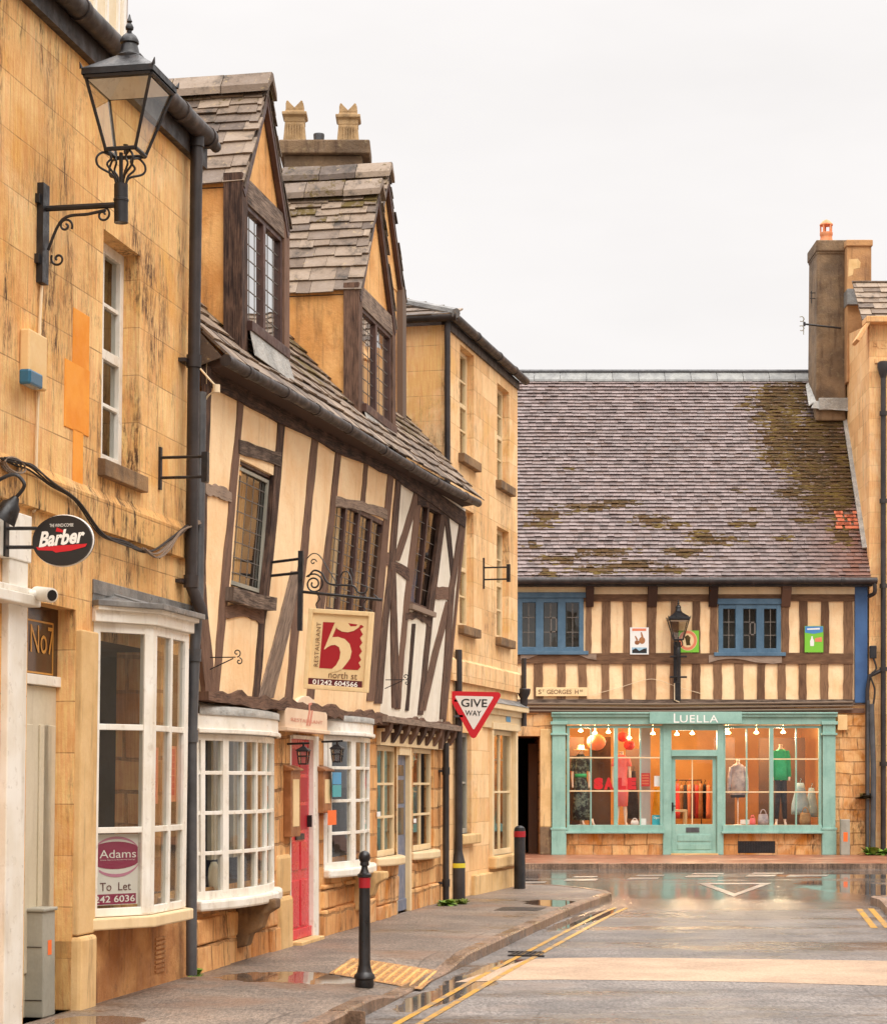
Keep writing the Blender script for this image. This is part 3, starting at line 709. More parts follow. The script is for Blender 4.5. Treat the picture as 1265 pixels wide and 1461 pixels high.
for a, b in zip(ck, ck[1:]):
    t = (b-a).normalized(); n_ = Vector((t.y, -t.x, 0))
    m.prism([a+Vector((0, 0, .006)), b+Vector((0, 0, .006)), b+n_*.13+Vector((0, 0, .006)), a+n_*.13+Vector((0, 0, .006))], (0, 0, -.14))
ST(m.build('corner_kerb', M['kerb'], origin=tuple(ck[2])))
# covers let into the pavement
m = MB(); c = gnd(742, 1297); m.cube((c.x, c.y, .001), (.55, .7, .006), -.2); m.build('inspection_cover', M['iron'], label='dark iron inspection cover in the pavement beyond the sign pole', cat='manhole cover')
# ---------------------------------------------------------------- ochre ashlar house on the left with the canted bay
FA = Fac(-2.08, 17.45, .192, 1, 0, .0135)
FG = Fac(-2.08, 17.45, .192, 1)
sE = FG.s(272, 800, 0)-.02
H1 = thing('ashlar_house', 'tall ochre ashlar stone house on the left with a white canted shop bay', 'house', tuple(FG.w(-3, 0, 0)), FG.rot)
# openings
uw = FA.rect(150, 328, 199, 690); u0, u1 = FA.s(146, 500), FA.s(199, 500)
uz1 = FA.z(199, 364); uz0 = FA.z(141, 655)
d0s, d1s = FA.s(40, 900), FA.s(108, 900); dz1 = FA.z(108, 870)
b0, b1 = FA.s(131, 1120), FA.s(266, 1120)
bz1, bz0 = 2.62, .70
m = MB(); wall(m, FA, -6.0, sE, -.05, 7.05, [(u0, u1, uz0, uz1, .15), (d0s, d1s, .0, dz1, .3), (b0+.05, b1-.1, bz0+.02, bz1, .015)])
m.face([FA.w(sE, 0, -.05), FA.w(sE, -6, -.05), FA.w(sE, -6, 7.05), FA.w(sE, 0, 7.05)])
m.build('wall', M['ashlar'], H1)
zt, zb = FA.z(259, 746, .04), FA.z(257, 796, .04)
m = MB(); s_ = -6.0
while s_ < sE:
    e_ = min(s_+R(.75, 1.15), sE+.01); pj = .045+R(-.004, .004)
    m.prism([FA.w(s_, .002, zb), FA.w(s_, pj, zb+.01), FA.w(s_, pj, zt-.05), FA.w(s_, .002, zt+.02)], FA.U3*(e_-s_-.004)); s_ = e_
m.build('string_course', M['band'], H1)
# orange replacement stones let into the wall
for a in ((104, 442, 127, 520), (92, 517, 127, 612), (104, 611, 118, 691)):
    s0, s1 = FA.s(a[0], (a[1]+a[3])/2), FA.s(a[2], (a[1]+a[3])/2); z1, z0 = FA.z((a[0]+a[2])/2, a[1]+3), FA.z((a[0]+a[2])/2, a[3]+4)
    m = MB(); m.box(FA, s0, s1, -.02, .006, z0, z1); m.build('new_stone', M['newstone'], H1, bevel=.003)
# upper sash window
o = grid_window(FA, u0-.02, u1, uz0+.02, uz1, -.13, 2, 4, .075, .028, M['white'], H1, M['glass'], 'sash_window', .07, meet=2)
m = MB(); m.prism([FA.w(u0-.06, -.12, uz0+.03), FA.w(u0-.06, .06, uz0), FA.w(u0-.06, .06, uz0-.12), FA.w(u0-.06, -.12, uz0-.12)], FA.U3*(u1-u0+.14)); m.build('sill', M['darkstone'], o, bevel=.006)
m = MB()
for i in range(4): t = i/10; m.box(FA, u0+(u1-u0)*t, u0+(u1-u0)*(t+.1), -.27-.02*(i % 2), -.25-.02*(i % 2), uz0, uz1)
m.build('curtain', M['net'], o)
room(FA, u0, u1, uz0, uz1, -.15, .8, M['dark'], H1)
# doorway: gilt numbered fanlight over a pale panelled door
dd = -.13; dxs = FA.s(83, 1000, dd)
dzt = FA.z(60, 972, dd)
m = MB(); m.box(FA, d0s, d1s, dd-.04, dd, dzt+.045, dz1); o = m.build('fanlight', M['brownglass'], H1)
m = MB(); s0, s1, z0, z1 = d0s+.1, FA.s(76, 900, dd), FA.z(60, 962, dd), dz1-.1
for a in ((s0, s1, z0, z0+.012), (s0, s1, z1-.012, z1), (s1-.012, s1, z0+.012, z1-.012)): m.box(FA, a[0], a[1], dd, dd+.004, a[2], a[3])
put_text(m, text_mesh('No7', w=.42, h=.19), FA.w(FA.s(60, 913, dd), dd, FA.z(60, 913, dd)), FA.U3, Vector((0, 0, 1)), FA.N3, .004)
m.build('number', M['gold'], o)
m = MB(); m.box(FA, d0s, d1s, dd-.05, dd+.03, dzt-.03, dzt+.04); m.build('transom', M['white'], H1, bevel=.004)
m = MB(); m.box(FA, d0s, d1s, dd-.05, dd-.005, 0, dzt-.035)
for s in (d0s+.2, d0s+.55, d1s-.25): m.box(FA, s, s+.22, dd-.005, dd+.008, .3, dzt-.3)
m.build('door', M['sagepaint'], H1, bevel=.005)
# pilaster and plinth
P0_s = FA.s(131, 1120)
m = MB(); p0, p1 = d1s+.01, P0_s-.02
m.box(FA, p0, p1, -.01, .05, .52, FA.z(118, 900)); m.build('pilaster', M['limestone'], H1, bevel=.012)
m = MB(); m.box(FA, d1s+.0, P0_s-.03, -.24, .075, -.05, FA.z(112, 1338, .07)); m.build('plinth', M['limestone'], H1, bevel=.03)
# canted bay window
P0 = (FA.s(131, 1120), .0); P1 = (P0[0]+.425, .30); P2 = (FA.s(267, 1120, .30), .30); P3 = (P2[0]+.30, .0)
path = [P0, P1, P2, P3]
for_z = lambda y: EYE+(HY-y)/FP*15.75
zs_ = for_z(1318); zh = for_z(897); zc = for_z(872)
m = MB(); m.sweep(FA, path, zs_+.09, zs_+.15, -.05, .0); m.sweep(FA, path, zh-.07, zh, -.05, .0)
hb = [for_z(1182), for_z(1040)]
for z in hb: m.sweep(FA, path, z-.022, z+.022, -.045, -.004)
def vbar(F, p, t, w, z0, z1, th=.06, mb=None, off=.0):
    q = Vector(p); t = Vector(t).normalized(); n = Vector((-t.y, t.x))
    c = [q-t*w/2+n*off, q+t*w/2+n*off, q+t*w/2+n*(off-th), q-t*w/2+n*(off-th)]
    mb.hexa([F.w(a.x, a.y, z0) for a in c]+[F.w(a.x, a.y, z1) for a in c])
def lerp(a, b, t): return (a[0]+(b[0]-a[0])*t, a[1]+(b[1]-a[1])*t)
t01, t12, t23 = Vector(P1)-Vector(P0), Vector(P2)-Vector(P1), Vector(P3)-Vector(P2)
for p, t, w in ((lerp(P0, P1, .06), t01, .06), (lerp(P0, P1, .93), t01, .07), (lerp(P1, P2, .055), t12, .10), (lerp(P1, P2, .52), t12, .045), (lerp(P1, P2, .95), t12, .09), (lerp(P2, P3, .1), t23, .06)):
    vbar(FA, p, t, w, zs_+.10, zh-.02, .06, m, .003)
bay = m.build('bay_window', M['white'], H1, bevel=.004)
m = MB(); pa = [(x, d-.02) for x, d in path]
for a, b in zip(pa, pa[1:]): m.face([FA.w(*a, zs_+.12), FA.w(*b, zs_+.12), FA.w(*b, zh-.03), FA.w(*a, zh-.03)])
m.build('pane', M['glass'], bay)
m = MB(); m.sweep(FA, [(P0[0]-.04, .0), P1, P2, (P3[0]+.05, 0)], zs_, zs_+.085, -.35, .06); m.build('sill', M['cream'], bay, bevel=.012)
m = MB(); m.sweep(FA, [(P0[0]-.03, .0), P1, P2, (P3[0]+.04, 0)], zh, zc, -.1, .04); m.sweep(FA, [(P0[0]-.03, .0), P1, P2, (P3[0]+.04, 0)], zc-.05, zc-.005, -.1, .075); m.build('fascia', M['white'], bay, bevel=.006)
m = MB(); rp = [(P0[0]-.04, 0.0), (P1[0]-.03, P1[1]+.02), (P2[0]+.05, P2[1]+.02), (P3[0]+.12, 0.0)]
zr = FA.z(128, 831)
for i in range(3):
    a, b = rp[i], rp[i+1]
    n = 1 if i != 1 else 3
    for k in range(n):
        p, q2 = lerp(a, b, k/n), lerp(a, b, (k+1)/n)
        ox = lambda x: (x[0]+(.10 if x[0] < .3*(P1[0]+P2[0]) else 0), max(.0, x[1]*.12))
        pb, qb = (min(max(p[0], rp[0][0]), rp[3][0]), .01), (min(max(q2[0], rp[0][0]), rp[3][0]), .01)
        m.faces([FA.w(*p, zc), FA.w(*q2, zc), FA.w(*qb, zr-.05), FA.w(*pb, zr-.05), FA.w(*p, zc-.03), FA.w(*q2, zc-.03)], [(0, 1, 2, 3), (4, 5, 1, 0)])
        m.tube([FA.w(*q2, zc+.006), FA.w(*qb, zr-.045)], .012, 6)
m.sweep(FA, [(rp[0][0], 0), rp[1], rp[2], (rp[3][0], 0)], zc-.02, zc+.02, -.06, .085)
m.box(FA, rp[0][0], sE, 0, .014, zr-.07, zr+.03)
m.build('lead_roof', M['lead'], bay, bevel=.004)
m = MB(); m.box(FA, P0[0]+.1, P3[0]-.15, -.6, -.58, .7, 2.7); m.box(FA, P0[0]+1.22, P0[0]+1.3, -.26, .10, .75, 2.6); m.build('interior_wall', M['rubble'], H1)
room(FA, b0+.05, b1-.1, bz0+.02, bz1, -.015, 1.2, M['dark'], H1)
m = MB(); m.box(FA, P0_s-.03, sE-.02, -.02, .018, -.05, zs_-.01); m.build('base_wall', M['baserender'], H1)
# airbrick under the bay
m = MB(); s0, s1 = FA.s(218, 1370), FA.s(232, 1370)
for i in range(8): z = .1+i*.037; m.box(FA, s0, s1, 0, .028, z, z+.02)
m.build('air_brick', M['baserender'], H1)
# eaves gutter, brackets, rainwater pipes
gz = FA.z(277, 186, .1)+.03
m = MB(); m.tube([FA.w(-6, .12, gz), FA.w(sE-.14, .12, gz)], .075, 12)
for s in (-3.2, -2.1, -1.0, -.30): m.tube([FA.w(s, .12, gz), FA.w(s+.07, .12, gz)], .086, 12)
m.box(FA, -6, sE, 0, .06, gz-.20, gz-.03)
m.tube([FA.w(sE-.14, .12, gz), FA.w(sE+.02, .13, gz-.02)], .045, 10)
m.build('gutter', M['gutter'], H1, smooth='auto')
def pipe(F, pts, r, name, mat, parent, collars=()):
    m = MB(); pts = [F.w(*p) for p in pts]; m.tube(smooth_path(pts, 1), r, 12)
    for s, d, z in collars:
        m.tube([F.w(s, d, z-.05), F.w(s, d, z+.05)], r*1.22, 12); m.box(F, s-r*2, s+r*2, -.0, d*.6, z-.015, z+.015)
    return m.build(name, mat, parent, smooth='auto')
sp = FA.s(277, 500, .10)
pipe(FA, [(sp, .10, gz-.02), (sp, .10, FA.z(268, 835, .1)), (sp+.02, .13, FA.z(270, 848, .1)), (sp+.06, .17, zc+.10), (sp+.07, .18, zc+.03)], .05, 'drainpipe', M['pipe'], H1, [(sp, .10, FA.z(276, 515, .1)), (sp, .10, FA.z(280, 200, .1)), (sp, .10, FA.z(268, 828, .1))])
# stone roof behind the gutter with the white dormer at its foot
m = MB(); E = FA.w(-6, .1, gz); th = math.radians(38)
V = -FA.N3*math.cos(th)+Vector((0, 0, math.sin(th))); N = FA.N3*math.sin(th)+Vector((0, 0, math.cos(th)))
tiles(m, E, FA.U3, V, N, 4.2, lambda v: 0, lambda v: 6+sE-.1, .3, .2, .25, .5, .02)
m.build('roof', M['stonetile'], H1)
dn = thing('x', None, None, (0, 0, 0)); bpy.data.objects.remove(dn)
ds0, ds1 = FA.s(120, 0, -.28), FA.s(186, 0, -.28)
m = MB(); m.box(FA, ds0, ds1, -2.2, -.30, gz+.1, gz+1.6); dm = m.build('dormer', M['oakbrown'], H1)
m = MB(); m.box(FA, ds0, ds0+.06, -.31, -.27, gz+.15, gz+1.5); m.box(FA, ds1-.16, ds1-.10, -.31, -.27, gz+.15, gz+1.5)
for k in range(1, 4): s = ds0+(ds1-ds0)*k/4; m.box(FA, s-.02, s+.02, -.31, -.275, gz+.15, gz+1.5)
m.box(FA, ds0, ds1-.1, -.31, -.265, gz+.12, gz+.2); m.build('window_frame', M['white'], dm)
m = MB(); m.face([FA.w(ds0, -.295, gz+.2), FA.w(ds1-.1, -.295, gz+.2), FA.w(ds1-.1, -.295, gz+1.5), FA.w(ds0, -.295, gz+1.5)]); m.build('pane', M['net'], dm)

# ---------------- things on and by that house
# estate agent board in the bay
t_ = t01.normalized(); n_ = Vector((-t_.y, t_.x)); ex = (FA.U3*t_.x+FA.N3*t_.y).normalized(); en = (FA.U3*n_.x+FA.N3*n_.y).normalized(); up = Vector((0, 0, 1))
A_, B_ = Vector(lerp(P0, P1, .10))-n_*.05, Vector(lerp(P0, P1, .89))-n_*.05
z0, z1 = zs_+.17, hb[0]-.03; cc = (A_+B_)/2; W = (B_-A_).length; bc = FA.w(cc.x, cc.y, (z0+z1)/2); Hh = z1-z0
def local(c, x, y, k=0.0): return c+ex*x+up*y+en*k
brd = MB(); brd.prism([local(bc, -W/2, -Hh/2), local(bc, W/2, -Hh/2), local(bc, W/2, Hh/2), local(bc, -W/2, Hh/2)], -en*.006)
bd = brd.build('letting_board', M['signwhite'], origin=tuple(bc), rot=math.atan2(ex.y, ex.x), label='white and plum To Let board in the bottom pane of the canted bay', cat='sign')
def blob(cx, cy, a, b, y0, y1, n=30):                # rounded band of an ellipse, trimmed at the board's edges
    out = [(cx+a*math.cos(2*math.pi*k/n), cy+b*math.sin(2*math.pi*k/n)) for k in range(n)]
    return [(min(max(x, -W/2+.004), W*.46), y) for x, y in out]
bl = blob(-.02*W, Hh*.20, W*.62, Hh*.195, 0, 0)
m = MB(); m.face([local(bc, x, y, .002) for x, y in bl]); m.face([local(bc, x, y, .002) for x, y in ((-W/2, -Hh*.49), (W*.42, -Hh*.49), (W*.42, -Hh*.345), (-W/2, -Hh*.345))]); m.build('panel', M['plum'], bd)
m = MB(); n = 24
for (cy, b, b2, lo, hi, sh) in ((Hh*.22, Hh*.245, Hh*.21, .12, 1.05, .05), (Hh*.15, Hh*.26, Hh*.215, -2.4, -.35, .03)):
    for k in range(n):
        a0, a1 = lo+(hi-lo)*k/n if lo > 0 else lo+(hi-lo)*k/n, lo+(hi-lo)*(k+1)/n
        if lo > 0: a0, a1 = math.pi*.12+(math.pi*.72)*k/n, math.pi*.12+(math.pi*.72)*(k+1)/n
        e = lambda a, bb: (min(max(W*.5*math.cos(a), -W/2+.004), W*.47), cy+bb*math.sin(a))
        m.face([local(bc, *e(a0, b), .0025), local(bc, *e(a1, b), .0025), local(bc, *e(a1, b2), .0025), local(bc, *e(a0, b2), .0025)])
m.build('swoosh', M['plumlight'], bd)
m = MB(); put_text(m, text_mesh('Adams', w=W*.78, h=Hh*.115), local(bc, .03*W, Hh*.22), ex, up, en, .004)
put_text(m, text_mesh('Estate Agents & Residential Lettings', w=W*.74, h=Hh*.018), local(bc, .03*W, Hh*.135), ex, up, en, .004)
put_text(m, text_mesh('242 6036', w=W*.86, h=Hh*.095, bold=.01), local(bc, -.035*W, -Hh*.415), ex, up, en, .004); m.build('lettering', M['letter_white'], bd)
m = MB(); put_text(m, text_mesh('To  Let', w=W*.66, h=Hh*.115), local(bc, -.02*W, -Hh*.24), ex, up, en, .004); m.build('lettering', M['maroon'], bd)
# two salmon notices behind the front panes
for i, (x0, x1, y0, y1, lab) in enumerate(((214, 226, 1066, 1147, 'salmon paper notice in the bay pane next to the wide mullion'), (239, 252, 1064, 1144, 'salmon paper notice in the bay pane nearest the drainpipe'))):
    s0, s1 = FA.s(x0, 1105, .24), FA.s(x1, 1105, .24); z1, z0 = FA.z(x0, y0, .24), FA.z(x0, y1, .24)
    m = MB(); m.box(FA, s0, s1, .236, .24, z0, z1); nb = m.build('notice', M['salmon'], label=lab, cat='poster', group='salmon notices in the bay', rot=FA.rot)
    m = MB()
    for k in range(7): z = z0+(z1-z0)*(.12+.12*k); m.box(FA, s0+.05, s1-.05, .24, .242, z, z+.045)
    m.build('printed_block', M['redpaper'], nb)

# lantern maker ---------------------------------------------------------
def lantern(base, rot, sc, parent, ir=M['iron'], tilt=0.0):
    """tapered square gas style lantern: base is the centre of its bottom ring"""
    q = Matrix.Rotation(rot, 3, 'Z')
    W = lambda x, y, z: Vector(base)+q @ Vector((x*sc, (y-tilt*z)*sc, z*sc))
    b, t, h = .115, .25, .50
    m = MB()
    cs = [(-1, -1), (1, -1), (1, 1), (-1, 1)]
    for sx, sy in cs: m.tube([W(sx*b, sy*b, 0), W(sx*t, sy*t, h)], .013*sc, 6)
    for (k, z, r) in ((b, 0, .016), (t, h, .02)):
        for i in range(4):
            a, c2 = cs[i], cs[(i+1) % 4]; m.tube([W(a[0]*k, a[1]*k, z), W(c2[0]*k, c2[1]*k, z)], r*sc, 6)
    e = .275; zr = h+.01
    lo = [W(x*e, y*e, zr) for x, y in cs]; lo2 = [W(x*e, y*e, zr+.045) for x, y in cs]; hi = [W(x*.08, y*.08, zr+.19) for x, y in cs]
    m.faces(lo+lo2+hi, [(i, (i+1) % 4, 4+(i+1) % 4, 4+i) for i in range(4)]+[(4+i, 4+(i+1) % 4, 8+(i+1) % 4, 8+i) for i in range(4)]+[(8, 9, 10, 11)])
    for x, y in cs: m.tube([W(x*e, y*e, zr+.04), W(x*e*1.04, y*e*1.04, zr+.085)], [.016*sc, .003*sc], 6)
    cap = [(.10, .19), (.105, .22), (.085, .235), (.075, .27), (.066, .31), (.062, .325), (.074, .335), (.072, .36), (.055, .395), (.028, .42), (.018, .43), (.018, .445), (.030, .455), (.033, .475), (.022, .50), (.014, .51), (.022, .525), (.012, .55), (.004, .585)]
    m.lathe(W(0, 0, zr), [(r*sc*.95, (.175+(z-.19)*.86)*sc) for r, z in cap], 16)
    fr = m.build('lantern_frame', ir, parent, smooth='auto')
    g = MB(); k0, k1 = b*.98, t*.98
    for i in range(4):
        a, c2 = cs[i], cs[(i+1) % 4]; g.face([W(a[0]*k0, a[1]*k0, .01), W(c2[0]*k0, c2[1]*k0, .01), W(c2[0]*k1, c2[1]*k1, h), W(a[0]*k1, a[1]*k1, h)])
    g.build('lantern_pane', M['lampglass'], parent)
    m = MB(); m.lathe(W(0, 0, 0), [(.014*sc, -.01*sc), (.014*sc, .05*sc), (.02*sc, .06*sc), (.001, .065*sc)], 10)
    m.build('burner', ir, parent)
    m = MB(); p_ = [W(x*.235, y*.235, h-.02) for x, y in cs]; r_ = [W(x*.08, y*.08, h+.12) for x, y in cs]; m.faces(p_+r_, [(i, (i+1) % 4, 4+(i+1) % 4, 4+i) for i in range(4)]+[(4, 5, 6, 7)]); m.build('reflector', M['white'], parent)  # white plate added under the cap to lighten the lantern's dark inside
def scroll(m, c, ex, ey, r, turns, a0, th, sgn=1, n=26):
    m.tube([c+(ex*math.cos(a0+sgn*2*math.pi*turns*k/n)+ey*math.sin(a0+sgn*2*math.pi*turns*k/n))*(r*(1-.8*k/n)) for k in range(n+1)], th, 6)

# near wall lamp
ls = FA.s(61, 340, .02)
def dfor(F, s, y, x):                                 # how far out of the facade a point at s must stand to appear at photo x
    lo, hi = -1, 3
    for _ in range(50):
        mid = (lo+hi)/2; p = F.w(s, mid, 4); X = p.x/p.y*FP+CX
        if X < x: lo = mid
        else: hi = mid
    return lo
ld = dfor(FA, ls, 300, 173); lp = FA.w(ls, ld, 4); zz_ = lambda y: EYE+(HY-y)/FP*lp.y
L1 = thing('wall_lamp', 'large black iron lantern lamp on a scrolled bracket on the ochre house', 'street lamp', tuple(FA.w(ls, 0, zz_(340))), FA.rot)
lantern((lp.x+.03, lp.y, zz_(218)), FA.rot, (218-120)/FP*lp.y/.51, L1, tilt=.06)
m = MB(); za, zb_ = zz_(292), FA.z(61, 408); zt_ = FA.z(61, 266)
m.box(FA, ls-.055, ls+.055, 0, .045, zb_, zt_); m.box(FA, ls-.09, ls+.09, 0, .03, zt_-.14, zt_-.08); m.box(FA, ls-.09, ls+.09, 0, .03, zb_+.12, zb_+.18)
m.tube([FA.w(ls, .04, za), Vector((lp.x, lp.y, za))], .02, 8)
m.lathe((lp.x, lp.y, 0), [(.046, zz_(318)), (.046, zz_(288)), (.05, zz_(287)), (.05, zz_(284)), (.046, zz_(283)), (.046, zz_(263)), (.03, zz_(262))], 14)
top = lambda x, z: FA.w(ls, ld, z)
m.tube([Vector((lp.x, lp.y, zz_(262))), Vector((lp.x, lp.y, zz_(218)))], .014, 6)
m.tube(smooth_path([FA.w(ls, .06, zb_+.22), FA.w(ls, .16, zb_+.42), FA.w(ls, .34, za-.05), FA.w(ls, .46, za-.03)], 6), .011, 6)
scroll(m, FA.w(ls, .13, zb_+.16), FA.N3, up, .05, 1.2, 2.6, .008); scroll(m, FA.w(ls, .44, za-.06), FA.N3, up, .05, 1.2, 1.2, .008, -1); scroll(m, FA.w(ls, .18, za-.12), FA.N3, up, .05, 1.3, -.5, .008)
m.build('bracket', M['iron'], L1, smooth='auto')
m = MB()
c0 = Vector((lp.x, lp.y, 0))
for an in range(4):
    dv = (FA.N3*math.cos(an*math.pi/2+math.pi/4)+FA.U3*math.sin(an*math.pi/2+math.pi/4))
    pts = [(.035, 264), (.06, 252), (.16, 243), (.175, 231), (.13, 222), (.085, 224)]
    m.tube(smooth_path([c0+dv*r+up*zz_(y) for r, y in pts], 5), .008, 6)
    pts = [(.035, 262), (.05, 250), (.10, 238), (.07, 228), (.10, 219)]
    m.tube(smooth_path([c0+dv*r+up*zz_(y) for r, y in pts], 5), .008, 6)
m.build('cradle', M['iron'], L1, smooth='auto')

# alarm box
m = MB(); a = FA.s(28, 510), FA.s(54, 510); m.box(FA, *a, 0, .07, FA.z(40, 553), FA.z(40, 475)); AB = m.build('alarm_box', M['beige'], label='beige alarm box with a blue lens on the ochre wall', cat='alarm box', bevel=.012, rot=FA.rot)
m = MB(); m.box(FA, FA.s(33, 540, .1), FA.s(52, 540, .1), .07, .15, FA.z(42, 552, .1), FA.z(42, 530, .1)); m.build('lens', M['bluelens'], AB, bevel=.015)
# cables
m = MB(); m.tube(smooth_path([FA.w(FA.s(x, y), .02, FA.z(x, y)) for x, y in ((56, 408), (53, 470), (51, 560), (48, 665), (52, 675), (51, 715), (44, 730))], 5), .011, 6)
m.build('cable', M['whitecable'], label='pale conduit running down the ochre wall from the lantern to the sign', cat='cable')
m = MB()
for k in range(4):
    pts = [(-12, 652), (10, 662), (30, 668), (60, 690), (95, 712), (130, 762), (165, 775), (200, 786), (232, 768), (262, 745)]
    m.tube(smooth_path([FA.w(FA.s(x, y+R(-4, 4)), .06+.01*k, FA.z(x, y+R(-4, 4))) for x, y in pts], 6), .007, 5)
m.build('cable', M['blackcable'], label='bundle of dark cables sagging along the string course', cat='cable')
m = MB()
for k in range(5):
    pts = [(186, 782), (205, 786+3*k), (222, 778+2*k), (240, 765-2*k), (258, 750), (268, 742+k)]
    m.tube(smooth_path([FA.w(FA.s(x, y), .08+.008*k, FA.z(x, y+R(-2, 2))) for x, y in pts], 6), .007, 5)
m.tube(smooth_path([FA.w(FA.s(x, y), .09, FA.z(x, y)) for x, y in ((222, 779), (219, 790), (212, 797))], 5), .006, 5)
m.build('cable', M['cable'], label='loose loop of pale grey cables tied beside the drainpipe', cat='cable')
m = MB()
for k in range(3):
    c = FA.w(FA.s(14, 664, .05), .05+.02*k, FA.z(14, 664, .05)); m.tube([c+FA.U3*(.14*math.cos(a/8*math.pi)*(1+.1*k))+up*(.045*math.sin(a/8*math.pi)) for a in range(17)], .007, 5)
m.build('cable', M['cable'], label='coil of spare cable hung above the white shop fascia', cat='cable')
# empty sign bracket
def bracket(x0, x1, ya, yb, y0, y1, lab, F, e0, e1):
    s = F.s(x0, (ya+yb)/2, .01); d = dfor(F, s, 0, x1); z = lambda y: F.z(x0, y, .01)
    m = MB(); m.box(F, s-.02, s+.02, 0, .02, z(y1), z(y0))
    for y in (ya, yb): m.tube([F.w(s, .01, z(y)), F.w(s, d, z(y))], .012, 6)
    m.box(F, s-.03, s+.03, d-.012, d+.035, z(e1), z(e0))
    return m.build('sign_bracket', M['iron'], label=lab, cat='sign bracket', group='empty iron sign brackets', rot=F.rot), s, d
bracket(229, 291, 653, 682, 638, 699, 'empty iron bracket frame on the ochre house behind its drainpipe', FA, 647, 690)

# white shop at the very edge
H0 = thing('white_shopfront', 'white painted shopfront at the left edge below the ochre wall', 'shopfront', tuple(FA.w(-5, 0, 0)), FA.rot)
e1 = FA.s(43, 1000, .06)
m = MB(); m.box(FA, -6, e1, -.2, .06, FA.z(30, 800, .06), FA.z(43, 736, .06)); m.box(FA, FA.s(12, 1000, .05), e1-.03, -.2, .05, -.05, FA.z(30, 800, .06)); m.build('fascia', M['white'], H0, bevel=.008)
m = MB(); m.sweep(FA, [(-6, .06), (e1, .06)], FA.z(30, 862, .1), FA.z(30, 846, .1), -.1, .07); m.sweep(FA, [(-6, .06), (e1, .06)], FA.z(30, 846, .1)+.003, FA.z(30, 836, .1), -.1, .035); m.build('cornice', M['white'], H0, bevel=.008)
m = MB(); m.box(FA, -6, FA.s(12, 1000, .05), -.2, -.08, -.05, FA.z(30, 862, .06)); m.build('door', M['pink'], H0)
# camera on its corner
c = FA.w(e1-.1, .2, FA.z(38, 842, .2)); CM = MB(); dv = (FA.N3*.75-FA.U3*.55+Vector((0, 0, -.12))).normalized()
CM.tube([c-dv*.12, c-dv*.11, c+dv*.07, c+dv*.075], [.03, .048, .048, .04], 14); CM.tube([c-dv*.05, FA.w(e1-.12, .07, c.z+.0)], .03, 10)
CT = CM.build('security_camera', M['white'], label='white bullet security camera on the corner of the white shopfront', cat='camera', smooth='auto')
m = MB(); m.tube([c+dv*.074, c+dv*.078], .036, 14); m.build('lens', M['black'], CT)
# barber sign: oval on two arms
bs = FA.s(8, 765, .06); bd_ = dfor(FA, bs, 760, 91); sc_ = FA.w(bs, bd_, FA.z(8, 765, .06)); sc_.z = EYE+(HY-771)/FP*sc_.y
k = sc_.y/FP; exb = FA.N3*math.cos(math.radians(4))-FA.U3*math.sin(math.radians(4)); enb = Vector((exb.y, -exb.x, 0)); w2, h2 = 46*k*1.0, 36*k
BS = thing('hanging_sign', 'black oval barber sign with white script on two iron arms', 'sign', tuple(sc_), math.atan2(exb.y, exb.x))
m = MB(); nn = 40; ov = [sc_+exb*(w2*math.cos(2*math.pi*i/nn))+up*(h2*math.sin(2*math.pi*i/nn)) for i in range(nn)]
m.prism([p-enb*.0 for p in ov], -enb*.05); m.build('board', M['signblack'], BS)
m = MB(); rim = [p-enb*.025 for p in ov]; m.tube(rim+[rim[0]], .007, 8, False); m.build('rim', M['signwhite'], BS)
tl = math.radians(-6); ext = exb*math.cos(tl)-up*math.sin(tl); eyt = exb*math.sin(tl)+up*math.cos(tl)
ext = exb*math.cos(.07)+up*math.sin(.07); eyt = -exb*math.sin(.07)+up*math.cos(.07)
m = MB(); put_text(m, text_mesh('Barber', w=w2*1.58, h=h2*.62, shear=.35, bold=.035), sc_+up*h2*.12+exb*.0, ext, eyt, enb, .004); put_text(m, text_mesh('THE WINCHCOMBE', w=w2*.80, h=h2*.13), sc_+up*h2*.60, exb, up, enb, .004); m.build('lettering', M['letter_white'], BS)
m = MB(); m.face([sc_+exb*x*w2+up*y*h2+enb*.003 for x, y in ((-.86, -.24), (.86, -.16), (.80, -.28), (.3, -.42), (-.2, -.48), (-.3, -.40), (-.80, -.36))]); m.face([sc_+exb*x*w2+up*y*h2+enb*.003 for x, y in ((-.16, .52), (.12, .36), (.10, .30), (-.20, .36))]); m.build('flourish', M['signred'], BS)
m = MB()
for y in (752, 779):
    z = EYE+(HY-y)/FP*sc_.y; m.tube([FA.w(bs, .05, z), sc_-exb*w2*.9+up*(z-sc_.z)-enb*.025], .012, 6); m.box(FA, bs-.03, bs+.03, .06, .075, z-.06, z+.06)
m.build('arm', M['iron'], BS)
# goose neck sign light
gs = FA.s(4, 700, .06); m = MB(); g_ = lambda x, y: P(x, y, sc_.y-.1)
m.tube(smooth_path([g_(-14, 694), g_(4, 682), g_(22, 677), g_(34, 688), g_(33, 698), g_(22, 711)], 6), .012, 8)
GL = m.build('sign_light', M['iron'], label='black gooseneck spotlight above the barber sign', cat='sign light', smooth='auto')
m = MB(); a, b = g_(24, 709), g_(4, 742); m.tube([a, a+(b-a)*.2, a+(b-a)*.35, b], [.02, .035, .06, .085], 14); m.build('lamp_shade', M['iron'], GL, smooth='auto')
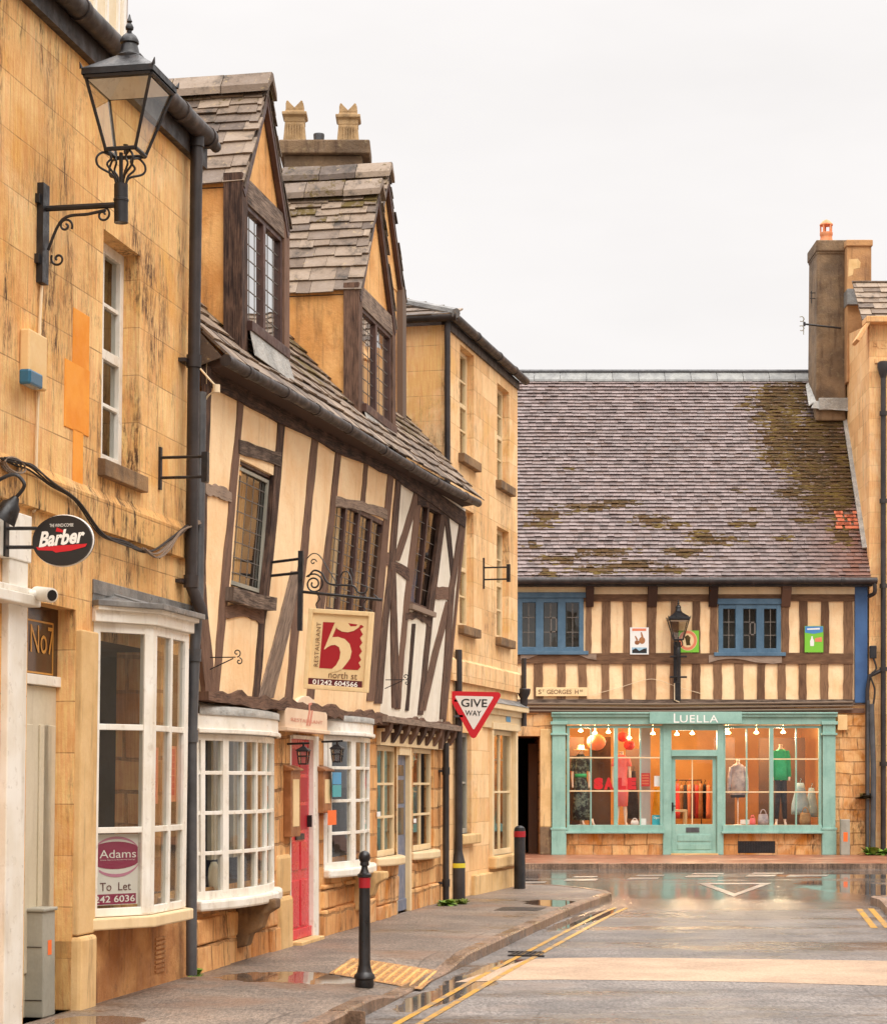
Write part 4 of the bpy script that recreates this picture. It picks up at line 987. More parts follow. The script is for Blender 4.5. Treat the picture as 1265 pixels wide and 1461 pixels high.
# grey cabinet by the door
m = MB(); c = gnd(45, 1452); m.cube((c.x-.02, c.y+.1, .36), (.26, .22, .72), FA.rot-math.pi/2); m.cube((c.x-.02, c.y+.1, .73), (.29, .25, .025), FA.rot-math.pi/2)
CB = m.build('meter_cabinet', M['cabinet'], label='grey metal cabinet standing before the pale door at lower left', cat='cabinet', bevel=.008)
r_ = Matrix.Rotation(FA.rot-math.pi/2, 3, 'Z'); cb = Vector((c.x-.02, c.y+.1, 0))
m = MB(); fl = cb+r_ @ Vector((0, -.113, 0))
for a, b in (((-.12, .48), (.12, .48)), ((-.03, .02), (-.03, .7)), ((-.12, .12), (.12, .12))): m.tube([fl+r_ @ Vector((a[0], 0, a[1])), fl+r_ @ Vector((b[0], 0, b[1]))], .003, 4)
m.build('seam', M['iron'], CB)
m = MB(); f2 = cb+r_ @ Vector((.132, 0, 0)); q_ = lambda y, z: f2+r_ @ Vector((0, y, z)); m.face([q_(-.03, .42), q_(.04, .42), q_(.04, .52), q_(-.03, .52)]); m.build('label', M['orange'], CB)
# ---------------------------------------------------------------- leaning timber framed house with dormers and bow windows
FB = FacTwist(-2.08, 17.45, .192, 1)
sR = FG.s(640, 1200)                                   # right end of the house
H2 = thing('timber_framed_house', 'crooked timber framed house with stone dormers, red door and white bow windows', 'house', tuple(FG.w(5, 0, 0)), FG.rot)
def rect4(F, tl, tr, bl, br, d=0.0):
    s0 = (F.s(*tl, d)+F.s(*bl, d))/2; s1 = (F.s(*tr, d)+F.s(*br, d))/2
    z1 = (F.z(*tl, d)+F.z(*tr, d))/2; z0 = (F.z(*bl, d)+F.z(*br, d))/2
    return s0, s1, z0, z1
W1 = rect4(FB, (340, 660), (391, 672), (331, 845), (380, 851)); W2 = rect4(FB, (479, 718), (550, 736), (460, 876), (534, 888)); W3 = rect4(FB, (597, 712), (633, 728), (582, 860), (612, 874))
zj = 2.33; zt = 5.2; sW = (FB.s(662, 742)+FB.s(633, 1026))/2+.04
sg = FB.s(556, 850)                                    # where the plaster turns white
mc = MB(); wall(mc, FB, .0, sg, zj, zt, [(*W1, .04), (*W2, .04)]); mc.build('plaster_wall', M['plaster'], H2)
mw = MB(); wall(mw, FB, sg, sW, zj, zt, [(*W3, .04)]); mw.build('plaster_wall', M['whiteplaster'], H2, label='white plastered right bay')
m = MB()                                               # gable end and back, soffit of the jetty
m.face([FB.w(sW, 0, zj), FB.w(sW, -5, zj), FB.w(sW, -5, zt), FB.w(sW, 0, zt)]); m.face([FB.w(0, 0, zj), FB.w(sR, 0, zj), FB.w(sR, -.5, zj), FB.w(0, -.5, zj)]); m.build('gable_wall', M['plaster'], H2)
# timbers
D0, D1 = -.03, .012
def T(kind, pts, w, mat='oak', d=D1, jit=.012):
    m = MB()
    w = [q*.86 for q in w] if isinstance(w, list) else w*.86
    if kind == 'p': m.post(FB, pts, w, D0, d, jit)
    else: m.rail(FB, pts, w, D0, d, jit)
    return m.build({'p': 'timber_post', 'r': 'timber_rail', 'b': 'timber_brace'}[kind if kind != 'b' else 'b'], M[mat], H2)
def TB(pts, w, mat='oak', d=D1): m = MB(); m.post(FB, pts, w, D0, d, .01); return m.build('timber_brace', M[mat], H2)
T('p', [(299, 548), (293, 690), (290, 830)], 9); TB([(287, 800), (292, 900), (303, 998)], [9, 14, 17])
T('p', [(345, 562), (331, 730), (320, 860), (308, 998)], [10, 11, 12, 10])
T('r', [(294, 697), (312, 701), (331, 709)], [17, 21, 17], 'oakgrey', .018)
T('p', [(403, 596), (392, 740), (379, 862), (375, 885), (366, 998)], [11, 10, 10, 10, 11])
T('r', [(342, 637), (402, 656)], [24, 22], 'oakgrey', .02); T('r', [(322, 873), (350, 868), (377, 881)], [20, 24, 22], 'oak', .015)
T('p', [(451, 620), (440, 730), (434, 790), (424, 870), (413, 998)], [11, 11, 13, 13, 12])
TB([(424, 815), (404, 905), (380, 996)], [14, 18, 21], 'oakgrey', .018)
T('p', [(485, 634), (475, 730), (459, 860), (443, 998)], [9, 9, 11, 12]); T('p', [(524, 650), (518, 718)], 7, d=.010)
T('r', [(479, 715), (518, 722), (553, 735)], [16, 15, 18], 'oakgrey', .018)
T('p', [(559, 668), (548, 790), (529, 1000)], [9, 10, 12])
T('p', [(570, 674), (560, 800), (548, 905), (540, 1004)], [9, 10, 11, 12], d=.014); T('r', [(544, 795), (562, 800)], 22, d=.011)
T('r', [(558, 803), (584, 820)], [17, 20], d=.014)
TB([(598, 697), (582, 750), (566, 800)], 9)
T('p', [(599, 704), (590, 780), (580, 870), (574, 930), (568, 1012)], [9, 10, 9, 8, 8]); T('p', [(634, 725), (614, 880), (600, 1020)], [8, 9, 8])
TB([(637, 730), (647, 828)], 6); T('p', [(661, 740), (645, 840), (632, 1026)], [8, 9, 9], d=.018)
T('r', [(622, 846), (646, 848)], 21, d=.013); TB([(641, 858), (622, 930), (603, 1014)], 9)
T('r', [(579, 880), (596, 877), (615, 889)], [13, 10, 14], 'oak', .015); T('p', [(591, 890), (581, 1014)], 5)
T('p', [(562, 813), (563, 906), (566, 1010)], [7, 11, 13], d=.017); T('r', [(596, 712), (615, 714), (640, 732)], [18, 24, 20], d=.016)
# wall plate, its depth also standing in for the gutter's shadow; jetty beam
m = MB(); m.rail(FB, [(300, 537), (400, 590), (480, 632), (560, 668), (664, 742)], [28, 24, 22, 22, 24], -.05, .03, .012); m.build('wall_plate', M['oak'], H2)
m = MB(); L = []; Q = []
n = 60
for i in range(n+1):
    s = sR*i/n; b = .0; L.append((s, zj-.07+R(-.02, .02))); Q.append((s, zj+.045+R(-.035, .03)))
m.strip(FB, L, Q, -.12, .04, 3.0); m.build('jetty_beam', M['oak'], H2)
for i in range(9):
    m = MB(); s = FB.s(548, 1010)+(sR-FB.s(548, 1010))*(i+.3)/9
    m.prism([FB.w(s, -.1, zj-.05), FB.w(s, .06, zj-.05), FB.w(s, .05, zj-.14), FB.w(s, -.02, zj-.27), FB.w(s, -.1, zj-.28)], FB.U3*.16); m.build('corbel', M['oak'], H2)
m = MB(); m.strip(FB, [(FB.s(543, 1000), zj-.05), (sR, zj-.05)], [(FB.s(543, 1000), zj+.02), (sR, zj+.02)], 0, .09); m.build('timber_rail', M['oakgrey'], H2)
# upper windows
def casement(F, s0, s1, z0, z1, d, fw, mat, parent, lights, cols, rows, name='window', bar='iron', gl='glass', dep=.05, beh=None):
    m = MB(); w = (s1-s0)
    m.box(F, s0, s1, d-dep, d-.003, z1-fw, z1); m.box(F, s0, s1, d-dep, d-.003, z0, z0+fw)
    for i in range(lights+1):
        x = s0+w*i/lights; a, b = (x, x+fw) if i == 0 else ((x-fw, x) if i == lights else (x-fw*.8, x+fw*.8)); m.box(F, a, b, d-dep, d, z0+fw*.98, z1-fw*.98)
    o = m.build(name, mat, parent, bevel=.004)
    lb = MB(); pn = MB()
    for i in range(lights):
        a, b = s0+w*i/lights+fw*.8, s0+w*(i+1)/lights-fw*.8; c, e = z0+fw, z1-fw
        pn.face([F.w(a, d-dep*.6, c), F.w(b, d-dep*.6, c), F.w(b, d-dep*.6, e), F.w(a, d-dep*.6, e)])
        for k in range(1, cols): x = a+(b-a)*k/cols; lb.box(F, x-.0035, x+.0035, d-dep*.65, d-dep*.5, c, e)
        for k in range(1, rows): y = c+(e-c)*k/rows; lb.box(F, a, b, d-dep*.66, d-dep*.48, y-.0035, y+.0035)
    pn.build('pane', M[gl], o); lb.build('glazing_bars', M[bar], o)
    return o
M['leadbar'] = plain('lead_came', C(112, 104, 96), .6, .1)
w1 = casement(FB, *W1, -.03, .03, M['brownpaint'], H2, 1, 5, 8, bar='leadbar')
m = MB(); a, b, c, e = W1[0]+.05, W1[1]-.04, W1[2]+.05, W1[3]-.05
for q in ((b-.05, b, c, e), (a, b, c, c+.035), (a, b, e-.03, e), (a, a+.03, c, e)): m.box(FB, q[0], q[1], -.055, -.035+R(0, .004), q[2], q[3])
m.build('casement', M['cabinet'], w1)
m = MB(); m.strip(FB, [(W1[0]-.15, W1[2]-.12), ((W1[0]+W1[1])/2, W1[2]-.13), (W1[1]+.1, W1[2]-.10)], [(W1[0]-.15, W1[2]+.0), ((W1[0]+W1[1])/2, W1[2]+.0), (W1[1]+.1, W1[2]+.02)], -.08, .085); m.build('sill', M['oakgrey'], w1)
w2 = casement(FB, *W2, .0, .05, M['brownpaint'], H2, 4, 2, 9, bar='leadbar', gl='glass'); w3 = casement(FB, *W3, -.01, .05, M['brownpaint'], H2, 2, 1, 6, bar='leadbar', gl='glass')
m = MB(); m.box(FB, W3[0]-.02, W3[1]+.02, -.06, .06, W3[2]-.06, W3[2]+.0); m.build('sill', M['oakgrey'], w3)
for W_, cm, k0, k1 in ((W1, 'curtain', .42, .72), (W2, 'net', .08, .2), (W2, 'net', .34, .44), (W3, 'curtain', .42, .75)):
    m = MB(); n = 8; a, b = W_[0]+(W_[1]-W_[0])*k0, W_[0]+(W_[1]-W_[0])*k1
    for i in range(n): m.box(FB, a+(b-a)*i/n, a+(b-a)*(i+1)/n, -.17-.02*(i % 2), -.15-.02*(i % 2), W_[2], W_[3])
    m.build('curtain', M[cm], H2)
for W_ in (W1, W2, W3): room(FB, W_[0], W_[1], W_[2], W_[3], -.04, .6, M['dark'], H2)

# main roof
zE, th = 5.2, math.radians(48)
EL, ER = FG.w(-.02, .28, 5.13), FG.w(FG.s(684, 716, .58), .58, FG.z(684, 716, .58)+.05)
UE = (ER-EL).normalized(); sRr = (ER-EL).length; HB = Vector((-UE.y, UE.x, 0)).normalized()
V = HB*math.cos(th)+up*math.sin(th); N = UE.cross(V).normalized(); N = N if N.z > 0 else -N
m = MB(); H_ = 4.1; E = EL
m.face([E, E+UE*sRr, E+UE*sRr+V*H_, E+V*H_])
tiles(m, E-V*.04, UE, V, N, H_, lambda v: 0.0, lambda v: sRr, .22, .13, .14, .38, .018, .024, lambda u, v: (.35+R(-.1, .3)) if (v > .45 and R(0, 1) < .5) else R(-.2, .22))
m.face([E+V*H_, E+V*H_+UE*sRr, E+V*H_+UE*sRr-FG.N3*3-up*3, E+V*H_-FG.N3*3-up*3])
m.prism([EL-HB*-.02-up*.02, EL+V*2.5-N*.03, EL+V*2.5-up*2.4], UE*.05)
rf = m.build('roof', M['stonetile'], H2)
# gutter: runs along the eaves in joined lengths
gpts = [(322, 514), (405, 559), (480, 601), (560, 650), (620, 686), (682, 718)]
gd = lambda x: .34+.30*(x-322)/360
gw = [FG.w(FG.s(x, y, gd(x)), gd(x), FG.z(x, y, gd(x))) for x, y in gpts]
m = MB(); sm = smooth_path(gw, 5); m.tube(sm, .05, 12)
for i in range(2, len(sm)-1, 3): dvv = (sm[i+1]-sm[i]).normalized(); m.tube([sm[i], sm[i]+dvv*.08], .058, 12)
m.build('gutter', M['gutter'], H2, smooth='auto')
m = MB()
L = []
for i in range(40):
    L.append(EL+UE*(.05+(sRr-.1)*i/39))
for a, b in zip(L, L[1:]): m.prism([a+HB*.25-up*.12, a+HB*.02-up*.09, a+HB*.02-up*.045, a+HB*.25+up*.12], b-a)
m.build('eaves_board', M['oak'], H2)

# dormers
def dormer(sc, hw, d0, ze, za, zsill, zroof, lights, ov=.07, of=.035, back=2.6, cheek='render', cols=3, rows=7, gl='skyglass', side_moss=None, win=True, gab='render', apron=True):
    F = FG; back_v = -F.N3
    dm = MB(); a, b = sc-hw, sc+hw
    for s in (a, b): dm.box(F, s-.04, s+.04, -back, d0-.02, 4.3, ze-.03)
    dm.poly(F, [(a-.02, ze-.02), (b+.02, ze-.02), (sc, za-.06)], d0-.10, d0-.03)
    if not win: dm.box(F, a+.04, b-.04, d0-.12, d0-.04, 4.3, ze)
    o = dm.build('dormer', M[cheek], H2)
    # roof slopes
    rise = za-ze; half = hw+ov; sl = math.atan2(rise, hw); Lr = math.hypot(half, half*math.tan(sl))
    tm = MB()
    for sg_ in (-1, 1):
        Ep = F.w(sc+sg_*half, d0+of, za-half*math.tan(sl)); Vv = F.U3*(-sg_*math.cos(sl))+up*math.sin(sl); Nn = F.U3*(sg_*math.sin(sl))+up*math.cos(sl)
        tm.prism([Ep-Nn*.03, Ep+back_v*back-Nn*.03, Ep+back_v*back+Vv*Lr-Nn*.03, Ep+Vv*Lr-Nn*.03], -Nn*.03)
        tiles(tm, Ep, back_v, Vv, Nn, Lr-.02, lambda v: R(-.03, .01), lambda v: back, .20, .08, .14, .36, .017, .022, side_moss or (lambda u, v: (.30 if v > Lr*.7 else -.05)+R(-.15, .2)), 1.8)
    tm.build('dormer_roof', M['stonetile'], o)
    rm = MB(); x = -.04
    while x < back:
        L_ = R(.42, .5); c0_ = F.w(sc, d0+of-x, za+.03); c1_ = F.w(sc, d0+of-x-L_+.008, za+.03+R(-.01, .01))
        pr = [F.U3*q+up*w for q, w in ((-.16, -.14), (-.15, -.07), (-.03, .07), (.03, .07), (.15, -.07), (.16, -.14), (0, .0))]
        rm.faces([c0_+p for p in pr]+[c1_+p for p in pr], [(0, 1, 2, 3, 4, 5, 6), tuple(range(13, 6, -1))]+[(i, (i+1) % 7, 7+(i+1) % 7, 7+i) for i in range(7)], col=(R(0, 1), R(.2, .42), 0)); x += L_
    rm.build('ridge', M['stonetile'], o)
    bb = MB()
    for sg_ in (-1, 1):
        e0 = (sc+sg_*(half+.02), za-(half+.02)*math.tan(sl)); n_ = (sg_*math.sin(sl), math.cos(sl))
        e = [(e0[0]-n_[0]*.035, e0[1]-n_[1]*.035), (sc, za-.05), (sc, za-.05-.085/math.cos(sl)), (e0[0]-n_[0]*.12-sg_*.0, e0[1]-n_[1]*.12)]
        bb.poly(F, e, d0-.02, d0+.030 if sg_ > 0 else d0+.028)
    bb.build('bargeboard', M['brownpaint'], o)
    for s, sg_ in ((a, 1), (b, -1)):
        ps = MB(); ps.strip(F, [(s-.08*sg_ if sg_ > 0 else s-.10, zsill-.45), (s-.08*sg_ if sg_ > 0 else s-.10, ze)], [(s+.10 if sg_ > 0 else s+.08, zsill-.45), (s+.10 if sg_ > 0 else s+.08, ze)], d0-.15, d0+.02, R(0, 9)); ps.build('timber_post', M['oak'], o)
    if win:
        lt = MB(); lt.strip(F, [(a+.10, ze-.22), (b-.10, ze-.22)], [(a+.10, ze-.0), (b-.10, ze-.0)], d0-.1, d0+.016, R(0, 9)); lt.build('timber_rail', M['oakgrey'], o)
        # window in the dormer face
        x0, x1, y0, y1 = a+.11, b-.11, zsill+.02, ze-.22; fw = .045; fm = MB(); d = d0
        fm.box(F, x0, x1, d-.06, d-.003, y1-fw, y1); fm.box(F, x0, x1, d-.06, d-.003, y0, y0+fw)
        for i in range(3): x = x0+(x1-x0)*i/2; p, q = (x, x+fw) if i == 0 else ((x-fw, x) if i == 2 else (x-.04, x+.04)); fm.box(F, p, q, d-.06, d, y0+fw, y1-fw)
        fm.box(F, x0-.03, x1+.03, d-.06, d+.07, y0-.09, y0); fm.build('window_frame', M['brownpaint'], o, bevel=.004)
        pn = MB(); lb = MB()
        for i in range(2):
            p, q = x0+(x1-x0)*i/2+.04, x0+(x1-x0)*(i+1)/2-.04; c, e = y0+fw, y1-fw
            pn.face([F.w(p, d-.035, c), F.w(q, d-.035, c), F.w(q, d-.035, e), F.w(p, d-.035, e)])
            for k in range(1, cols): xx = p+(q-p)*k/cols; lb.box(F, xx-.003, xx+.003, d-.04, d-.031, c, e)
            for k in range(1, rows): yy = c+(e-c)*k/rows; lb.box(F, p, q, d-.041, d-.03, yy-.003, yy+.003)
        pn.build('pane', M[gl], o); lb.build('glazing_bars', M['leadbar'], o)
        rb = MB(); rb.box(F, x0, x1, d-.5, d-.48, y0, y1); rb.build('curtain', M['curtain'], o)
        if apron:
            am = MB(); n3 = FG.N3
            am.prism([F.w(a+.10, d0+.03, zsill-.02), F.w(b-.10, d0+.03, zsill-.02), F.w(b-.04, d0+.10, zroof-.04), F.w(a+.04, d0+.10, zroof-.04)], n3*.012); am.build('lead_apron', M['leadlight'], o)
    return o
sd1, sd2 = FG.s(345, 380, .10), FG.s(408, 400, .10)
dormer((sd1+sd2)/2, (sd2-sd1)/2-.02, .10, 6.95, 7.98, 5.66, 5.40, 2, gl='brightglass')
sd3, sd4 = FG.s(511, 500, .10), FG.s(561, 520, .10)
dormer((sd3+sd4)/2, (sd4-sd3)/2-.02, .10, 7.03, 8.32, 5.72, 5.5, 2, gl='skyglass', side_moss=lambda u, v: (.42 if v > 1.1 else .08)+R(-.2, .2))
sd5 = FG.s(551, 236, -.3)
dormer(sd5, .95, -.3, 7.9, 9.2, 6.4, 6.2, 2, cheek='render', win=False)
m = MB(); m.box(FG, sd5+.80, sd5+1.02, -.5, -.26, 4.5, 7.95); m.build('timber_post', M['oakgrey'], H2)

# chimney stack behind the dormers
ch = Vector(((463-CX)/FP*28.6, 28.6, 0)); zc_ = lambda y: EYE+(HY-y)/FP*28.6; px = 28.6/FP
m = MB(); m.cube((ch.x, ch.y, (6+zc_(231))/2), (110*px, .62, zc_(231)-6), .0); m.cube((ch.x+2*px, ch.y, zc_(221)), (128*px, .78, 20*px)); chm = m.build('chimney', M['chimney'], H2, bevel=.02)
m = MB(); m.prism([Vector((ch.x-55*px, ch.y-.3, zc_(212))), Vector((ch.x+45*px, ch.y-.3, zc_(212))), Vector((ch.x+25*px, ch.y-.1, zc_(204))), Vector((ch.x-35*px, ch.y-.1, zc_(204)))], (0, .4, 0)); m.build('flaunching', M['lead'], chm)
for cx_, dy in ((421, 0), (497, 4)):
    z = lambda y: zc_(y+dy); c = Vector(((cx_-CX)/FP*28.6, 28.6, 0)); m = MB(); r2 = math.sqrt(2)
    m.lathe(c, [(16.5*px*r2, z(213)), (13.5*px*r2, z(178)), (14*px*r2, z(177)), (14*px*r2, z(171)), (17.5*px*r2, z(168)), (17.5*px*r2, z(164)), (13.5*px*r2, z(163)), (12.8*px*r2, z(160))], 4)
    for k in range(6): x = (k-2.5)*4.1*px; m.cube((c.x+x*.92, c.y-15*px, (z(181)+z(208))/2), (1.9*px, 3.2*px, z(181)-z(208)))
    for sx in (-1, 1):
        for yy in (-1, 1):
            b0_ = c+Vector((0, yy*11.5*px, 0)); pts = [(sx*12.5, 160), (sx*11.6, 148), (sx*9.5, 147), (sx*6, 151), (0, 157), (0, 160)]
            m.prism([b0_+Vector((x*px, -1.5*px, z(y))) for x, y in pts], (0, 3*px, 0))
    for sx in (-1, 1): m.cube((c.x+sx*11.3*px, c.y, (z(160)+z(150))/2), (2.5*px, 23*px, z(150)-z(160)))
    m.build('chimney_pot', M['pot'], chm, bevel=.006)
m = MB(); c = Vector(((455-CX)/FP*28.6, 28.6, 0)); m.lathe(c, [(4.5*px, zc_(210)), (4.5*px, zc_(203)), (5.5*px, zc_(202)), (7.5*px, zc_(201)), (8*px, zc_(193)), (7.8*px, zc_(191.5))], 14); m.build('cowl', M['greypipe'], chm)

# ------------- ground floor
def arc_path(c0, c1, sag, n=16):
    ch_ = c1-c0; r = (ch_*ch_/4+sag*sag)/(2*sag); h = math.asin(ch_/2/r); out = []
    for i in range(n+1): a = -h+2*h*i/n; out.append(((c0+c1)/2+r*math.sin(a), r*math.cos(a)-(r-sag)))
    return out
def at(path, t):
    L = [0]
    for a, b in zip(path, path[1:]): L.append(L[-1]+math.dist(a, b))
    q = t*L[-1]
    for i in range(len(path)-1):
        if L[i] <= q <= L[i+1]+1e-9:
            k = (q-L[i])/(L[i+1]-L[i]); a, b = path[i], path[i+1]; return (a[0]+(b[0]-a[0])*k, a[1]+(b[1]-a[1])*k), (b[0]-a[0], b[1]-a[1])
def bow(c0, c1, sag, z0, z1, bars_z, ts, cas, fz, label=None):
    p = arc_path(c0, c1, sag); m = MB(); F = FG
    m.sweep(F, p, z0, z0+.07, -.06, 0); m.sweep(F, p, z1-.06, z1, -.06, 0)
    for z in bars_z: m.sweep(F, p, z-.016, z+.016, -.045, -.006)
    for t, w in ts: q, tg = at(p, t); vbar(F, q, tg, w, z0+.05, z1-.04, .055, m, .001 if w > .04 else -.002)
    o = m.build('bow_window', M['white'], H2, bevel=.003)
    g = MB(); pi = [(s, d-.025) for s, d in p]
    for a, b in zip(pi, pi[1:]): g.face([F.w(*a, z0+.05), F.w(*b, z0+.05), F.w(*b, z1-.03), F.w(*a, z1-.03)])
    g.build('pane', M['glass'], o)
    s_ = MB(); s_.sweep(F, p, z0-.09, z0+.0, -.25, .075); s_.build('sill', M['white'], o, bevel=.02)
    f_ = MB(); f_.sweep(F, p, z1, fz, -.2, .035); f_.sweep(F, p, z1+.0, z1+.04, -.2, .06); f_.build('fascia', M['white'], o, bevel=.008)
    l_ = MB(); p2 = p
    for (a, b) in zip(p2, p2[1:]):
        h0, h1 = R(-.02, .03), R(-.02, .03)
        A = (a[0], a[1]+.05); B = (b[0], b[1]+.05)
        l_.faces([F.w(*A, fz-.01), F.w(*B, fz-.01), F.w(*B, fz+.05), F.w(*A, fz+.05), F.w(b[0], .0, zj-.06), F.w(a[0], .0, zj-.06)], [(0, 1, 2, 3), (3, 2, 4, 5)])
    l_.build('lead_roof', M['leadlight'], o, smooth=True)
    c_ = MB(); c_.sweep(F, [(s, d*.97) for s, d in p], z0+.0, z0+.02, -1.0, -.06) if False else None
    return o
bs0, bs1 = FG.s(277, 1160), FG.s(389, 1160)
zbow = lambda y, Z: EYE+(HY-y)/FP*Z
B1 = bow(bs0, bs1, .23, zbow(1277, 18.4), zbow(1049, 18.4), [zbow(y, 18.3) for y in (1214, 1158.5, 1103)], [(.012, .07), (.05, .06), (.19, .10), (.325, .032), (.46, .032), (.595, .032), (.73, .032), (.86, .032), (.965, .16)], None, zbow(1022, 18.4))
cs0, cs1 = FG.s(462, 1150), FG.s(526, 1150)
B2 = bow(cs0, cs1, .17, zbow(1236, 22.7), zbow(1051, 22.7), [zbow(y, 22.7) for y in (1187, 1142, 1096)], [(.015, .09), (.06, .07), (.34, .14), (.56, .034), (.77, .034), (.965, .13)], None, zbow(1030, 22.7))
ds0_, ds1_ = FG.s(408, 1200), FG.s(455, 1200)
r0, r1 = FG.s(412, 1200, -.03), FG.s(441, 1200, -.03)
k0, k1 = FG.s(538, 1150), FG.s(568, 1150); e0, e1_ = FG.s(566, 1150), FG.s(583, 1150); f0, f1 = FG.s(589, 1150), FG.s(618, 1150)
kz0, kz1 = FG.z(550, 1222), FG.z(550, 1064)
hol = [(bs0+.08, bs1-.08, .9-.2, 2.0, .015), (r0-.05, r1+.08, .0, 2.05, .16), (cs0+.06, cs1-.06, .8, 2.05, .015), (k0, k1-.06, kz0, kz1, .06), (e0, e1_, 0, kz1, .15), (f0, f1, kz0, kz1, .06)]
m = MB(); wall(m, FG, .0, sR, -.1, zj, hol); m.build('stone_wall', M['rubble'], H2)
for (xa, xb, ya, yb) in ((273, 396, 1300, 1420), (458, 535, 1255, 1350), (536, 566, 1228, 1330), (585, 622, 1228, 1315)):
    m = MB(); s0, s1 = FG.s(xa, (ya+yb)/2), FG.s(xb, (ya+yb)/2); z1 = FG.z((xa+xb)/2, ya); z = -.06   # uneven squared blocks standing proud under the windows
    while z < z1-.05:
        h = min(R(.2, .34), z1-z); s = s0
        while s < s1-.05:
            L_ = min(R(.3, .75), s1-s); dd_ = R(.01, .05); m.hexa([FG.w(s+.006, dd_, z+.006), FG.w(s+L_-.006, dd_+R(-.01, .01), z+.006), FG.w(s+L_-.006, dd_+R(-.01, .01), z+h-.006), FG.w(s+.006, dd_, z+h-.006), FG.w(s, -.05, z), FG.w(s+L_, -.05, z), FG.w(s+L_, -.05, z+h), FG.w(s, -.05, z+h)]); s += L_
        z += h
    m.build('plinth_stones', M['rubble'], H2, bevel=.018)
for a in hol: room(FG, a[0], a[1], a[2], a[3], -a[4], 1.3, M['dark'], H2)
# corbels under the bows
for x, yt, nm in ((352, 1286, 'corbel'), (516, 1246, 'corbel')):
    s = FG.s(x, yt, .1); zt_ = FG.z(x, yt, .2); m = MB()
    m.prism([FG.w(s, 0, zt_-.0), FG.w(s, .36, zt_), FG.w(s, .36, zt_-.08), FG.w(s, .26, zt_-.14), FG.w(s, .22, zt_-.26), FG.w(s, .12, zt_-.32), FG.w(s, .09, zt_-.42), FG.w(s, 0, zt_-.44)], FG.U3*.2); m.build(nm, M['darkstone'] if x < 400 else M['limestone'], H2, bevel=.015)
# objects dimly seen in the bow: curtains
m = MB()
for a, b in ((bs0+.15, bs0+.5), (bs0+1.2, bs0+1.45), (bs1-.55, bs1-.25), (cs0+.5, cs0+.8)):
    for i in range(5): m.box(FG, a+(b-a)*i/5, a+(b-a)*(i+1)/5, -.26-.02*(i % 2), -.22-.02*(i % 2), .9, 2.0)
m.build('curtain', M['net'], H2)
m = MB(); c = FG.w(bs0+.62, -.02, zbow(1252, 18)); m.loft([(c+up*(-.13), .05, .02, FG.rot), (c+up*(-.08), .13, .025, FG.rot), (c, .16, .025, FG.rot), (c+up*.08, .13, .025, FG.rot), (c+up*.13, .05, .02, FG.rot)], 16)
m.build('sill_ornament', M['net'], label='pale round ornament on the sill inside the large bow window', cat='ornament', smooth=True)  # solid pale ornament, gives no light
# red door, frame and hood
dz = -.03
m = MB(); m.box(FG, r0, r1, dz-.05, dz, .04, 2.02)
w_ = r1-r0
for (a, b, c, e) in ((.12, .46, .16, .62), (.54, .88, .16, .62), (.12, .46, .72, 1.0), (.54, .88, .72, 1.0), (.12, .46, 1.12, 1.92), (.54, .88, 1.12, 1.92)):
    if c > 1.1: continue
    m.box(FG, r0+w_*a, r0+w_*b, dz-.002, dz+.012, c, e)
m.box(FG, r0, r1, dz, dz+.03, .04, .14)
RD = m.build('door', M['red'], H2, bevel=.006, label='glossy red front door')
m = MB()
for a, b in ((.10, .47), (.53, .90)):
    for c, e in ((1.12, 1.36), (1.40, 1.64), (1.68, 1.92)): m.box(FG, r0+w_*a, r0+w_*b, dz-.002, dz+.004, c, e)
m.build('pane', M['darkred'], RD)
m = MB(); m.box(FG, r0+w_*.3, r0+w_*.7, dz, dz+.016, 1.02, 1.08); m.box(FG, r1-.1, r1-.07, dz, dz+.05, 1.14, 1.26); m.build('letter_plate', M['iron'], RD, bevel=.003)
m = MB(); m.box(FG, r0-.10, r0, -.16, .0, 0, 2.06); m.box(FG, r1, FG.s(455, 1200, .02), -.16, .02, 0, 2.06); m.box(FG, r0, r1, -.16, .018, 2.02, 2.06); m.build('door_frame', M['white'], H2, bevel=.005)
m = MB(); m.box(FG, FG.s(394, 1300), r0-.1, -.05, .05, -.05, .5); m.box(FG, FG.s(394, 1300), r0-.1, -.05, .03, .5, .9); m.build('jamb_stone', M['limestone'], H2, bevel=.04)
m = MB(); m.box(FG, r0-.05, r1+.06, -.3, .12, -.06, .035); m.build('threshold', M['limestone'], H2, bevel=.01)
M['fadedred'] = plain('faded_red_lettering', C(206, 132, 110), .6)
hs = (FG.s(407, 1030, .14), FG.s(467, 1030, .14)); hz0, hz1 = FG.z(437, 1044, .14), FG.z(437, 993, .14); hm = (hs[0]+hs[1])/2; hw = (hs[1]-hs[0])/2; hh = hz1-hz0
m = MB(); prof = [(-1, 0), (1, 0), (1, .56), (.93, .62), (.72, .66), (.5, .78), (.32, .92), (.12, 1.0), (-.12, 1.0), (-.32, .92), (-.5, .78), (-.72, .66), (-.93, .62), (-1, .56)]
m.poly(FG, [(hm+x*hw, hz0+y*hh) for x, y in prof], .06, .14); HD = m.build('door_hood', M['pink'], H2, bevel=.006)
m = MB(); m.poly(FG, [(hm+x*hw*1.03, hz0+y*hh) for x, y in ((-1, -.02), (1, -.02), (1, .08), (-1, .08))], .05, .165); m.build('moulding', M['pink'], HD, bevel=.004)
m = MB(); c = FG.w(hm+.02, .141, hz0+hh*.5)
put_text(m, text_mesh('RESTAURANT', w=hw*1.5, h=hh*.1), FG.w(hm, .141, hz0+hh*.30), FG.U3, up, FG.N3, .003)
